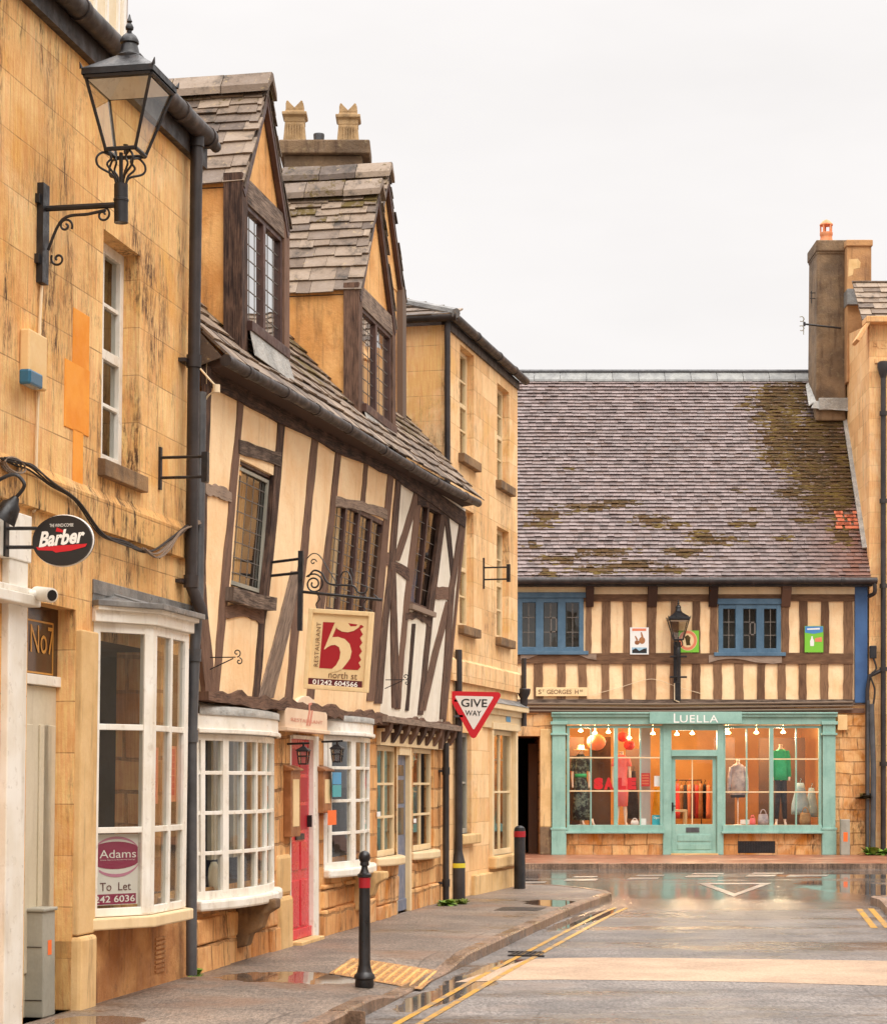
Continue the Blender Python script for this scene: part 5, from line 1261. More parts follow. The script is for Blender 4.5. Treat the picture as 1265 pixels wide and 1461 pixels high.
for k in (0, 1): m.prism([FG.w(hm+.02+k*.1+x, .142, hz0+hh*y) for x, y in ((-.06, .18), (-.0, .18), (.10, .62), (.05, .62))], FG.N3*.003)
m.prism([FG.w(hm+.05+x, .142, hz0+hh*y) for x, y in ((.0, .80), (.12, .84), (.12, .78), (.05, .74), (.05, .62), (.0, .62))], FG.N3*.003)
m.build('lettering', M['fadedred'], HD)

# cream shop at the right end: fascia, windows, blue door
m = MB(); z0, z1 = kz1+.0, FG.z(580, 1043, .05); m.box(FG, FG.s(537, 1050), sR, -.05, .05, z0, z1); m.box(FG, FG.s(537, 1050), sR, -.05, .09, z1-.04, z1+.0); m.build('shop_fascia', M['cream'], H2, bevel=.006)
for a, b, c_ in ((k0-.02, k1-.04, 2), (f0-.02, f1+.03, 2)):
    o = grid_window(FG, a, b, kz0+.0, kz1, -.03, 2, 3, .06, .03, M['cream'], H2, M['glass'], 'shop_window', .06)
    m = MB(); mid = (a+b)/2; p = arc_path(a-.06, b+.06, .16, 8); m.sweep(FG, p, kz0-.10, kz0+.0, -.2, .03); m.build('sill', M['cream'], o, bevel=.02)
    m = MB(); m.box(FG, a+.1, b-.1, -.5, -.48, kz0, kz0+.6); m.build('window_display', M['chimney2'], o)
m = MB(); m.box(FG, e0+.06, e1_-.06, -.08, -.03, .02, kz1-.1); w_ = e1_-e0-.12
m.box(FG, e0+.06, e1_-.06, -.03, -.015, .02, .16)
SD = m.build('door', M['slate_blue'], H2, bevel=.005, label='narrow slate blue glazed door')
m = MB()
for c, e in ((.95, 1.28), (1.33, 1.62), (1.67, kz1-.22)): m.box(FG, e0+.06+w_*.18, e1_-.06-w_*.18, -.032, -.026, c, e)
m.build('pane', M['brownglass'], SD)
m = MB(); m.box(FG, e0, e0+.06, -.13, .0, 0, kz1); m.box(FG, e1_-.06, e1_+.05, -.13, .03, 0, kz1); m.box(FG, e0+.06, e1_-.06, -.13, .026, kz1-.1, kz1); m.build('door_frame', M['cream'], H2, bevel=.005)
sp = FG.s(636, 1200, .09)
pipe(FG, [(sp, .09, FG.z(636, 1060, .09)), (sp, .09, .02)], .045, 'drainpipe', M['pipe'], H2, [(sp, .09, FG.z(636, 1100, .09)), (sp, .09, .25)])
m = MB(); m.box(FB, sW-.10, sW+.02, -.1, .02, zj-.3, zt-.1); m.build('corner_post', M['oak'], H2)
sp = FG.s(270, 1200, .1)
pipe(FG, [(FG.s(287, 560, .13), .13, FG.z(287, 560, .13)), (FG.s(283, 850, .13), .13, FG.z(283, 850, .13)), (FG.s(278, 930, .14), .14, FG.z(278, 930, .14)), (sp, .12, FG.z(270, 1060, .12)), (sp, .12, .03)], .045, 'drainpipe', M['greypipe'], H2, [(sp, .12, FG.z(270, 1050, .12)), (FG.s(278, 935, .14), .14, FG.z(278, 935, .14))])

# ------------- things on that house
# sign on its bracket
ss = FB.s(389, 806, .02)
def dforB(s, x, z):
    lo, hi = -1, 3
    for _ in range(50):
        mid = (lo+hi)/2; p = FB.w(s, mid, z)
        if p.x/p.y*FP+CX < x: lo = mid
        else: hi = mid
    return lo
zz = lambda y: EYE+(HY-y)/FP*18.8
dp = dforB(ss, 429, zz(830)); base = FB.w(ss, .02, zz(820)); outp = lambda x, y: FB.w(ss, dforB(ss, x, zz(y)), zz(y)+(x-485)*-.0)
cS = outp(483, 928); cS = P(483, 928, cS.y); kk = cS.y/FP
a_ = math.radians(4.3); hx = FB.N3; ex2 = hx*math.cos(a_)-up*math.sin(a_); ey2 = hx*math.sin(a_)+up*math.cos(a_); en2 = Vector((hx.y, -hx.x, 0))
cs_ = 1.0/hx.x*kk
def q2(x, y, k=0.0): return cS+ex2*(x*kk*1.0)+ey2*(y*kk)+en2*k
SG = thing('hanging_sign', 'framed cream restaurant sign with a large 5 on dark red, on scrolled ironwork', 'sign', tuple(cS), math.atan2(hx.y, hx.x))
BW, BH = 47.5, 57.5
m = MB(); m.prism([q2(-BW+6, -BH+6, .0), q2(BW-6, -BH+6, .0), q2(BW-6, BH-6, .0), q2(-BW+6, BH-6, .0)], -en2*.03); m.build('board', M['signcream'], SG)
m = MB()
for (x0, x1, y0, y1) in ((-BW, -BW+6.5, -BH, BH), (BW-6.5, BW, -BH, BH), (-BW+6.5, BW-6.5, BH-6.5, BH), (-BW+6.5, BW-6.5, -BH, -BH+6.5)): m.prism([q2(x0, y0, .022), q2(x1, y0, .022), q2(x1, y1, .022), q2(x0, y1, .022)], -en2*.06)
m.build('frame', M['signcream'], SG, bevel=.005)
# the red field, its saw-toothed edge, and the 5 as cut out cream shape (from the sign's own face)
sx = lambda u: (u-720)/7.03; sy = lambda v: -(v-500)/7.03
def rot_back(u, v):                                    # sign photo pixels -> board axes
    x, y = (u/7.03+380-483), -(v/7.03+860-928); c, s = math.cos(a_), math.sin(a_)
    return x*c-y*s, x*s+y*c
red = [(565, 190), (978, 235), (958, 258), (980, 268)]
zig = [(985, 245), (945, 268), (975, 320), (945, 355), (970, 405), (940, 440), (966, 490), (935, 530), (958, 575), (930, 605), (952, 645), (922, 678)]
poly = [(565, 190), (685, 197), (830, 207), (965, 228)]+zig+[(525, 652)]
m = MB(); m.face([q2(*rot_back(u, v), .002) for u, v in poly]); m.build('panel', M['darkred'], SG)
m = MB()
five = [[(690, 190), (722, 200), (695, 262), (662, 340), (640, 392), (580, 468), (576, 462), (640, 310)],
        [(640, 392), (662, 345), (720, 342), (790, 365), (840, 415), (860, 490), (845, 560), (800, 620), (760, 668), (700, 690), (640, 700), (655, 665), (700, 625), (735, 560), (745, 500), (730, 445), (690, 422), (650, 425), (610, 445), (580, 468)],
        [(690, 190), (822, 205), (850, 240), (905, 238), (945, 200), (960, 205), (935, 250), (880, 285), (820, 298), (760, 290), (712, 262), (700, 240)]]
for k, f in enumerate(five): m.face([q2(*rot_back(u, v), .004+.001*k) for u, v in f])
m.build('numeral', M['signcream'], SG)
m = MB(); m.face([q2(*rot_back(u, v), .003) for u, v in ((410, 750), (968, 790), (966, 862), (408, 822))]); m.build('band', M['maroon'], SG)
bx, by = rot_back(690, 806); m = MB(); put_text(m, text_mesh('01242 604566', w=66, h=7.2, bold=.015), (0, 0, 0), Vector((1, 0, 0)), Vector((0, 1, 0)), Vector((0, 0, 1)), 0)
m.v = [q2(p.x+bx, p.y+by, .006) for p in m.v]; m.build('lettering', M['letter_white'], SG)
m = MB(); bx, by = rot_back(770, 730); put_text(m, text_mesh('north st', w=42, h=9.5), (0, 0, 0), Vector((1, 0, 0)), Vector((0, 1, 0)), Vector((0, 0, 1)), 0); m.v = [q2(p.x+bx, p.y+by, .006) for p in m.v]
n0 = len(m.v); bx, by = rot_back(508, 415); put_text(m, text_mesh('RESTAURANT', w=63, h=6.3, spacing=1.15), (0, 0, 0), Vector((0, 1, 0)), Vector((-1, 0, 0)), Vector((0, 0, 1)), 0); m.v = m.v[:n0]+[q2(p.x+bx, p.y+by, .006) for p in m.v[n0:]]
m.build('lettering', M['letter_brown'], SG)
m = MB()
rb = lambda x, y: P(x, y, FB.w(ss, dforB(ss, x, zz(y)), zz(y)).y)
m.prism([rb(426, 786)+en2*.02, rb(433, 786)+en2*.02, rb(431, 900)+en2*.02, rb(425, 900)+en2*.02], -en2*.045)
for y, y2 in ((794, 797), (814, 817)): m.tube([FB.w(ss, -.02, zz(y)), rb(430, y2)], .013, 6)
m.tube([rb(428, 844), rb(545, 856)], .014, 6); m.tube([rb(540, 855), rb(533, 848)], [.012, .004], 6)
E1 = hx
scroll(m, rb(448, 833), E1, up, 15*kk, 2.0, 2.4, .008, -1, 40)
m.tube(smooth_path([rb(x, y) for x, y in ((440, 823), (448, 814), (459, 818), (470, 833), (503, 836), (510, 845), (520, 846), (524, 838), (518, 836))], 6), .009, 6)
scroll(m, rb(447, 802), E1, up, 5*kk, 1.0, 0, .005); m.tube(smooth_path([rb(x, y) for x, y in ((438, 797), (446, 790), (456, 793), (468, 812), (480, 831))], 6), .005, 5)
m.tube(smooth_path([rb(x, y) for x, y in ((485, 825), (489, 817), (496, 816), (501, 826), (502, 836))], 6), .007, 5); m.tube([rb(500, 811), rb(504, 822)], .006, 5)
for x in (453, 520): m.tube(smooth_path([rb(x, 848), rb(x+3, 855), rb(x-2, 862), rb(x+1, 871)], 5), .006, 6)
m.build('bracket', M['iron'], SG, smooth='auto')
# thin iron hooks on the plaster
for x0, y0, lab, fx in ((300, 938, 'small scrolled iron hook on the cream plaster by the left corner post', 1), (550, 970, 'small scrolled iron hook on the white plaster above the cream shop', 1)):
    m = MB(); s = FB.s(x0, y0, .03); z = FB.z(x0, y0, .03); w = lambda a, b: FB.w(s, .03+a, z+b)
    m.tube([w(0, .0), w(.22, .0)], .005, 5); m.tube([w(0, -.1), w(.2, -.01)], .005, 5); scroll(m, w(.23, .035), FB.N3, up, .035, 1.1, -1.5, .005); scroll(m, w(.25, -.035), FB.N3, up, .03, 1.1, 1.5, .005, -1)
    m.build('iron_hook', M['iron'], label=lab, cat='hook', group='scrolled iron hooks on the timber house', origin=tuple(w(0, -.1)))
# telephone wire bracket bulb by the gutter end
m = MB(); a = P(309, 555, 17.2); m.tube(smooth_path([P(283, 523, 17.3), P(298, 540, 17.2), a, P(296, 566, 17.25), P(284, 590, 17.3), P(280, 615, 17.35)], 5), .008, 6); m.tube([a+up*.035, a-up*.03], .03, 10)
m.build('cable', M['whitecable'], label='pale insulator and wire under the end of the timber house gutter', cat='cable')
# lanterns at the red door
for i, (x, y, arm, dd_, lab) in enumerate(((433, 1079, (414, 1063), .34, 'small black square lantern hanging before the red door'), (481, 1076, (463, 1057), .34, 'small black square lantern hanging before the right bow window'))):
    s = FG.s(arm[0], arm[1], .03); d = dfor(FG, s, y, x); c = FG.w(s, d, 0); z_ = lambda yy: EYE+(HY-yy)/FP*c.y; c.z = z_(y)
    LN = thing('door_lantern', lab, 'lantern', tuple(c), FG.rot, 'small lanterns beside the red door')
    k = c.y/FP; m = MB(); hw_, hh_ = 7.2*k, 11*k; q = Matrix.Rotation(FG.rot, 3, 'Z')
    for sx, sy in ((-1, -1), (1, -1), (1, 1), (-1, 1)): m.tube([c+q @ Vector((sx*hw_*.75, sy*hw_*.75, -hh_)), c+q @ Vector((sx*hw_, sy*hw_, hh_*.7))], .007, 5)
    for z in (-hh_, 0, hh_*.7):
        f = .75 if z < -.01 else (.87 if z < .01 else 1); m.lathe(c, [(hw_*1.414*f+.006, z-.007), (hw_*1.414*f+.006, z+.007)], 4, rot=FG.rot)
    m.lathe(c, [(hw_*1.9, hh_*.7), (hw_*1.8, hh_*.78), (hw_*.5, hh_*1.25), (.012, hh_*1.3), (.012, hh_*1.7)], 4, rot=FG.rot); m.tube([FG.w(s, .0, z_(y)+hh_*1.6), FG.w(s, d+.06, z_(y)+hh_*1.7)], .011, 6)
    m.build('lantern_frame', M['iron'], LN)
    g = MB(); g.lathe(c, [(hw_*1.0, -hh_*.98), (hw_*1.3, hh_*.68)], 4, rot=FG.rot); g.build('pane', M['lampglass'], LN)
# menu boxes
for x0, x1, y0, y1, lab in ((409, 430, 1097, 1194, 'tall wooden menu case left of the red door'), (455, 471, 1098, 1160, 'wooden menu case right of the red door')):
    s0 = FG.s((x0+x1)/2-6, 1150, .06)
    if x0 < 420: s0 = FG.s(404.5, 1150, .0)
    else: s0 = FG.s(455, 1130, .03)
    s1 = s0+.36; dq = .075; z0, z1 = FG.z(x0, y1), FG.z(x0, y0); m = MB(); m.box(FG, s0, s1, .0, dq, z0, z1); m.prism([FG.w(s0-.02, 0, z1+.04), FG.w(s0-.02, dq+.03, z1), FG.w(s0-.02, dq+.03, z1-.02), FG.w(s0-.02, 0, z1-.02)], FG.U3*(s1-s0+.04))
    bx_ = m.build('menu_case', M['woodbox'], label=lab, cat='menu case', group='wooden menu cases', bevel=.008, rot=FG.rot)
    m = MB(); m.box(FG, s0+.07, s1-.07, dq, dq+.005, z0+.1, z1-.1); m.build('menu_card', M['signcream'], bx_)
# stickers on the right bow window
def sticker(x0, y0, x1, y1, mt, lab, d, k=0):
    s0, s1 = FG.s(x0, (y0+y1)/2, d), FG.s(x1, (y0+y1)/2, d); m = MB(); m.box(FG, s0, s1, d-.004, d, FG.z((x0+x1)/2, y1, d), FG.z((x0+x1)/2, y0, d))
    return m.build('sticker', M[mt], label=lab, cat='sticker', rot=FG.rot)
p_ = arc_path(cs0, cs1, .17); dS = at(p_, .19)[0][1]+.02
sticker(475, 1102, 487, 1119, 'cyan', 'blue sticker in the right bow window, above the teal one', dS); sticker(475, 1120, 487, 1137, 'teal', 'teal sticker in the right bow window, below the blue one', dS)
sticker(468, 1156, 480, 1177, 'orange', 'orange card in the right bow window, above the corner of its sill', dS)
sticker(538, 1158, 543, 1165, 'card', 'small white card in the left window of the cream shop', .02); sticker(590, 1168, 594, 1174, 'card', 'small white card in the right window of the cream shop', .02)
# ---------------------------------------------------------------- pale ashlar town house beyond
F3 = Fac(.07, 28.3, .25, 1)
e3 = F3.s(738, 1000)
H3 = thing('ashlar_town_house', 'narrow pale ashlar town house of three storeys beyond the timber house', 'house', tuple(F3.w(2, 0, 0)), F3.rot)
T3 = F3.z(690, 497)+.02
wins = {'a': (656, 676, 496, 652), 'b': (709, 726, 548, 690), 'c': (657, 677, 770, 897), 'd': (707, 727, 748, 913)}
def wr(x0, x1, y0, y1): s0, s1 = F3.s(x0, (y0+y1)/2), F3.s(x1, (y0+y1)/2); return s0, s1, F3.z(x0, y1-4), F3.z(x1, y0+12)
hz = {k: wr(*v) for k, v in wins.items()}
hz['d'] = (hz['b'][0]-.02, hz['b'][1]-.02, hz['d'][2], hz['d'][3]); hz['c'] = (hz['a'][0]-.02, hz['a'][1]-.02, hz['c'][2], hz['d'][3])
gw3 = wr(699, 733, 1032, 1226); gl3 = (F3.s(652, 1120), F3.s(672, 1120), F3.z(660, 1190), F3.z(660, 1045))
T3 = 7.75
hl = [(*v, .12) for v in hz.values()]+[(*gw3, .05), (*gl3, .08)]
m = MB(); wall(m, F3, 0, e3, -.1, T3, hl)
m.face([F3.w(0, 0, -.1), F3.w(0, -6, -.1), F3.w(0, -6, T3), F3.w(0, 0, T3)]); m.face([F3.w(e3, 0, -.1), F3.w(e3, 0, T3), F3.w(e3, -6, T3), F3.w(e3, -6, -.1)])
m.build('wall', M['ashlar3'], H3)
m = MB(); m.box(F3, -.012, .02, -6, -.75, 4, T3-.02); m.build('end_render', M['render'], H3)
for k, v in hz.items():
    tall = k in 'cd'
    o = grid_window(F3, v[0], v[1], v[2], v[3], -.10, 2, 4, .06, .026, M['cream'], H3, M['glass'], 'sash_window', .06, meet=2)
    m = MB(); m.box(F3, v[0]-.1, v[1]+.1, -.12, .09, v[2]-.12, v[2]+.005); m.build('sill', M['darkstone'], o, bevel=.01)
    m = MB(); m.box(F3, v[0], v[1], -.30, -.28, v[2], v[3]); m.build('blind', M['net'], o)
    room(F3, v[0], v[1], v[2], v[3], -.12, .5, M['dark'], H3)
o = grid_window(F3, gw3[0]+.05, gw3[1]-.05, gw3[2], gw3[3], -.03, 2, 2, .07, .03, M['cream'], H3, M['glass'], 'shop_window', .06)
m = MB(); m.box(F3, gw3[0]-.05, gw3[0]+.05, -.1, .05, gw3[2]-.05, gw3[3]+.08); m.box(F3, gw3[1]-.05, gw3[1]+.06, -.1, .05, gw3[2]-.05, gw3[3]+.08); m.box(F3, gw3[0]-.08, gw3[1]+.08, -.1, .07, gw3[3]+.0, gw3[3]+.10); m.build('surround', M['cream'], o, bevel=.008)
m = MB(); m.box(F3, gw3[0]-.1, gw3[1]+.08, -.1, .12, gw3[2]-.18, gw3[2]); m.build('sill', M['limestone'], o, bevel=.03)
m = MB(); m.box(F3, gw3[0], gw3[1], -.32, -.30, gw3[2], gw3[3]); m.build('blind', M['net'], o); room(F3, *gw3, -.05, .6, M['dark'], H3)
o = grid_window(F3, *gl3, -.06, 2, 2, .06, .03, M['cabinet'], H3, M['glass'], 'sash_window', .06)
m = MB(); m.box(F3, gl3[0]-.1, gl3[1]+.12, -.1, .12, gl3[2]-.14, gl3[2]); m.build('sill', M['limestone'], o, bevel=.02); room(F3, *gl3, -.08, .5, M['dark'], H3)
m = MB(); zt, zb = F3.z(690, 948), F3.z(690, 980); m.prism([F3.w(0, .0, zb), F3.w(0, .05, zb), F3.w(0, .05, zt-.04), F3.w(0, 0, zt)], F3.U3*(e3+.05)); m.build('string_course', M['ashlar3'], H3)
m = MB(); c0, c1 = F3.s(688, 1010), e3+.06; zc = F3.z(715, 1012)
m.sweep(F3, [(c0, .0), (c1, .0)], zc-.10, zc-.02, -.1, .08); m.sweep(F3, [(c0-.04, .0), (c1+.05, .0)], zc-.02, zc+.06, -.1, .16); m.sweep(F3, [(c0, 0), (c1, 0)], zc-.3, zc-.1, -.1, .045); CO = m.build('cornice', M['cream'], H3, bevel=.008)
m = MB(); m.prism([F3.w(c0-.04, .0, zc+.16), F3.w(c0-.04, .17, zc+.06), F3.w(c0-.04, 0, zc+.06)], F3.U3*(c1-c0+.09)); m.build('lead_flashing', M['lead'], CO)
m = MB(); m.box(F3, F3.s(672, 1150), e3+.02, -.1, .06, -.05, .28); m.build('plinth', M['limestone'], H3, bevel=.02)
m = MB(); g3 = F3.z(700, 503, .1)
g3 = 7.83
m.tube([F3.w(-.1, .10, g3), F3.w(e3+.15, .10, g3)], .062, 12); m.tube([F3.w(-.12, .14, g3), F3.w(-.12, -3, g3)], .062, 12)
for s in (1.2, 2.6, 3.7): m.tube([F3.w(s, .1, g3), F3.w(s+.06, .1, g3)], .072, 12)
m.box(F3, 0, e3, -.1, .03, g3-.16, g3-.03); m.build('gutter', M['gutter'], H3, smooth='auto')
m = MB(); ap = lambda s, d, z: F3.w(s, d, z); zr = 9.0; hi = 2.4
q = [ap(-.16, .14, g3), ap(e3+.1, .14, g3), ap(e3+.1, -6, g3), ap(-.16, -6, g3)]; r_ = [ap(hi, -2.9, zr), ap(e3, -2.9, zr)]
m.face([q[0], q[1], r_[1], r_[0]]); m.face([q[0], r_[0], q[3]])
m.face([q[2], q[3], r_[0], r_[1]])
Nn = (q[3]-q[0]).cross(r_[0]-q[0]).normalized(); Nn = Nn if Nn.z > 0 else -Nn
Uu = (q[3]-q[0]).normalized(); Vv = Nn.cross(Uu).normalized(); Vv = Vv if Vv.z > 0 else -Vv
hh = (r_[0]-q[0]).dot(Vv); um = (r_[0]-q[0]).dot(Uu); L6 = (q[3]-q[0]).length
tiles(m, q[0], Uu, Vv, Nn, hh-.05, lambda v: um*v/hh, lambda v: L6-(L6-um)*v/hh, .3, .3, .5, .8, .02)
hr = m.build('roof', M['stonetile'], H3)
m = MB(); m.tube([q[0]+up*.03, r_[0]+up*.03], .07, 8); m.build('hip_ridge', M['lead'], hr)
sp = -.02
m = MB(); m.tube([F3.w(sp-.05, -.0, g3), F3.w(sp-.05, -.0, 5.3)], .04, 10); m.build('drainpipe', M['pipe'], H3, smooth='auto')
m = MB(); h_ = F3.w(e3+.0, .1, F3.z(736, 985)); m.lathe(h_, [(.05, -.25), (.06, -.2), (.06, -.12), (.10, -.05), (.11, .02), (.10, .03)], 10); m.tube([h_-up*.2, h_-up*.55], .045, 10); m.tube([h_+up*.02, h_+up*.5], .04, 10); m.build('rain_hopper', M['pipe'], H3, smooth='auto')
bracket(690, 724, 810, 827, 796, 840, 'empty iron bracket frame on the pale ashlar town house', F3, 806, 831)
m = MB(); c = F3.w(e3-.25, .05, F3.z(725, 1022)); m.box(F3, F3.s(722, 1022, .05), F3.s(728, 1022, .05), .048, .052, F3.z(725, 1030, .05), F3.z(725, 1016, .05)); m.build('sticker', M['cyan'], label='pale blue plaque below the cornice of the ashlar town house', cat='sign')

# ---------------------------------------------------------------- shop with the clay tiled roof
FL = Fac(0, 46, 1, 0); PX = 46/FP
H4 = thing('timber_framed_shop', 'timber framed shop facing the junction with aqua front and mossy clay roof', 'shop', (5.5, 46, 0), 0)
lx = lambda x: (x-CX)*PX; lz = lambda y: EYE+(HY-y)*PX
wa = (lx(738), lx(832), lz(931), lz(852)); wb = (lx(1024), lx(1113), lz(933), lz(861))
sl0, sl1 = lx(808), lx(945); dr0, dr1 = lx(955), lx(1023); sr0, sr1 = lx(1030), lx(1171); sz0, sz1 = lz(1178), lz(1034)
ZB = lz(1008)
m = MB(); wall(m, FL, -2, lx(1236), ZB, lz(832), [(*wa, .02), (*wb, .02)]); m.build('plaster_wall', M['plaster'], H4)
pas = (lx(738), lx(770), -.05, lz(1050), 3.0)
m = MB(); wall(m, FL, -2, lx(1236), -.05, ZB, [(sl0, sl1, sz0-.02, sz1, .3), (dr0, dr1, 0, sz1, .2), (sr0, sr1, sz0-.02, sz1, .3), pas], thick=.3); m.build('stone_wall', M['rubble'], H4)
m = MB(); m.face([FL.w(lx(1238), 0, -.05), FL.w(lx(1238), -9, -.05), FL.w(lx(1238), -9, 6), FL.w(lx(1238), 0, 6)]); m.build('end_wall', M['rubble'], H4)
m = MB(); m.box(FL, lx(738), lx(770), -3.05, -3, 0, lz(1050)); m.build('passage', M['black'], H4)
m = MB(); m.box(FL, lx(756), lx(769), -1.2, -.9, 0, lz(1060)); m.build('passage_door', M['shopdark'], H4)
m = MB(); m.box(FL, lx(770), lx(786), -.1, .05, lz(1180), lz(1040)); m.build('stone_pier', M['limestone'], H4, bevel=.02)
m = MB(); m.box(FL, lx(770), lx(786), -.1, .055, 0, lz(1180)); m.build('pier_base', M['chimney'], H4, bevel=.02)
def TL(kind, x0, x1, y0, y1, d=.03, mat='oakbrown', jit=.010):
    m = MB(); s0, s1, z0, z1 = lx(x0), lx(x1), lz(y1), lz(y0); n = 5
    if kind == 'p':
        k = R(-.015, .015)
        m.strip(FL, [(s0+R(-jit, jit)+k*i/n, z0+(z1-z0)*i/n) for i in range(n+1)], [(s1+R(-jit, jit)+k*i/n, z0+(z1-z0)*i/n) for i in range(n+1)], -.02, d, R(0, 20)); nm = 'timber_post'
    else:
        m.strip(FL, [(s0+(s1-s0)*i/12, z0+R(-jit, jit)) for i in range(13)], [(s0+(s1-s0)*i/12, z1+R(-jit, jit)) for i in range(13)], -.02, d, R(0, 20)); nm = 'timber_rail'
    return m.build(nm, M[mat], H4)
for a, b in ((835, 843), (858, 870), (889, 901), (921, 935), (956, 967), (987, 998), (1012, 1022), (1114, 1125), (1140, 1151), (1171, 1182), (1203, 1216)): TL('p', a, b, 858, 934)
for a, b in ((761, 774), (794, 806), (825, 837), (858, 869), (889, 901), (921, 935), (955, 966), (986, 998), (1017, 1029), (1048, 1060), (1079, 1090), (1109, 1120), (1139, 1150), (1170, 1181), (1202, 1215)): TL('p', a, b, 946, 1000)
TL('r', 700, 1218, 847, 858, .04); TL('r', 700, 1216, 932, 947, .045); TL('r', 700, 1236, 998, 1006, .05, 'oakgrey'); TL('r', 700, 1232, 1010, 1017, .042, 'oak')
m = MB(); m.strip(FL, [(lx(742+12*i), lz(934+[4, 2, -3, -6, -8, -8, -6, -3, 2, 4][i])-.06) for i in range(10)], [(lx(742+12*i), lz(933)+.0) for i in range(10)], 0, .06); m.build('timber_brace', M['oakgrey'], H4)
m = MB(); m.strip(FL, [(lx(1010+13*i), lz(946-[0, 4, 6, 6, 4, 1, 0, -1, 0][i])) for i in range(9)], [(lx(1010+13*i), lz(935-[0, 1, 1, 1, 1, 1, 0, 0, 0][i])) for i in range(9)], 0, .062); m.build('timber_brace', M['oakgrey'], H4)
for a, b in ((835, 846), (923, 936), (1010, 1022), (1113, 1126)):
    m = MB(); m.prism([FL.w(lx(a), -.05, lz(866)), FL.w(lx(a), .06, lz(866)), FL.w(lx(a), .28, lz(843)), FL.w(lx(a), .28, lz(834)), FL.w(lx(a), -.05, lz(834))], (lx(b)-lx(a), 0, 0)); m.build('eaves_bracket', M['oak'], H4)
m = MB(); m.box(FL, lx(1218), lx(1236), -.1, .07, lz(1003), lz(836)); m.build('corner_board', M['bluepost'], H4, bevel=.01)
m = MB()
for y, r in ((1004, .022), (1009, .018), (1014, .02)): m.tube([FL.w(lx(742), .09, lz(y)), FL.w(lx(940), .085, lz(y+1)), FL.w(lx(1215), .09, lz(y-2))], r, 6)
m.build('service_pipe', M['cable'], H4)
for W_ in (wa, wb):
    m = MB(); fw = .10; s0, s1, z0, z1 = W_
    m.box(FL, s0-.1, s1+.1, -.1, .09, z0-.05, z0+.03); m.box(FL, s0-.08, s1+.08, -.1, .085, z1-.02, z1+.1); m.box(FL, s0, s1, -.1, .045, z1-.12, z1-.02); m.box(FL, s0, s1, -.1, .045, z0+.03, z0+.12)
    for i in range(4):
        x = s0+(s1-s0)*i/3; a, b = (x, x+fw) if i == 0 else ((x-fw, x) if i == 3 else (x-.085, x+.085)); m.box(FL, a, b, -.1, .05, z0+.03, z1-.02)
    o = m.build('casement_window', M['blue'], H4, bevel=.006)
    pn = MB(); lb = MB()
    for i in range(3):
        a, b = s0+(s1-s0)*i/3+.1, s0+(s1-s0)*(i+1)/3-.1; c, e = z0+.12, z1-.12
        pn.face([FL.w(a, .0, c), FL.w(b, .0, c), FL.w(b, .0, e), FL.w(a, .0, e)])
        x = (a+b)/2; lb.box(FL, x-.008, x+.008, -.005, .02, c, e)
        for k in (1, 2): y = c+(e-c)*k/3; lb.box(FL, a, b, -.006, .018, y-.008, y+.008)
        if i == 1:
            y0_, y1_ = c+(e-c)/3, c+(e-c)*2/3
            for qd in ((x, x+.025, y0_, y1_), (b-.03, b, y0_, y1_), (x, b, y0_, y0_+.025), (x, b, y1_-.025, y1_)): lb.box(FL, qd[0], qd[1], .02, .035, qd[2], qd[3])
    pn.build('pane', M['glass'], o); lb.build('glazing_bars', M['leadbar'], o); room(FL, s0, s1, z0, z1, -.10, .35, M['greyroom'], H4)
# roof of small clay tiles
th = math.radians(50); V = Vector((0, math.cos(th), math.sin(th))); N = Vector((0, -math.sin(th), math.cos(th))); E = Vector((.3, 45.68, lz(827)-.03)); HR = 6.9
def roofxy(u, v): p = E+Vector((u, 0, 0))+V*v; return p.x/p.y*FP+CX, HY-(p.z-EYE)/p.y*FP
blobs = [(1105, 570, 30, 22), (1115, 600, 36, 26), (1140, 640, 42, 26), (1165, 690, 36, 36), (1150, 660, 40, 30), (1195, 700, 34, 60), (1190, 640, 32, 40), (1200, 760, 22, 30), (1130, 705, 30, 14), (1105, 575, 44, 44), (1135, 570, 34, 40), (1120, 625, 56, 44), (1165, 620, 44, 44), (1110, 655, 36, 22), (1150, 665, 46, 36), (1195, 650, 40, 70), (1185, 600, 26, 40), (1205, 705, 34, 50), (1170, 720, 40, 26), (1075, 600, 14, 4), (1060, 580, 12, 3), (1055, 700, 10, 4), (1075, 730, 12, 4),
         (835, 725, 50, 8), (880, 720, 40, 8), (780, 735, 36, 9), (770, 750, 30, 8), (930, 745, 40, 12), (960, 752, 26, 6), (1020, 772, 50, 9), (1060, 750, 30, 7), (975, 790, 45, 9), (860, 790, 60, 10), (800, 800, 50, 9), (900, 808, 60, 10), (850, 815, 50, 8), (780, 820, 30, 6), (950, 815, 40, 8), (820, 670, 26, 3), (1000, 765, 30, 8), (1115, 770, 20, 5), (1145, 745, 20, 8), (760, 780, 20, 5)]
def mossval(u, v):
    x, y = roofxy(u, v); k = -.35
    for cx, cy, rx, ry in blobs:
        q = 1-math.hypot((x-cx)/rx, (y-cy)/ry); k = max(k, q*1.0+.12)
    red = min(1, max(0, (x-1150)/70))*min(1, max(0, (y-560)/60))*R(.3, 1)
    return (min(k, .75)+R(-.16, .16), red)
m = MB()
right = lambda v: 9.28+.16*v/HR-.3
m.face([E, E+Vector((right(0), 0, 0)), E+Vector((right(HR), 0, 0))+V*HR, E+V*HR]); top = E+V*HR
m.face([top, top+Vector((9.1, 0, 0)), top+Vector((9.1, 4, -4.6)), top+Vector((0, 4, -4.6))])
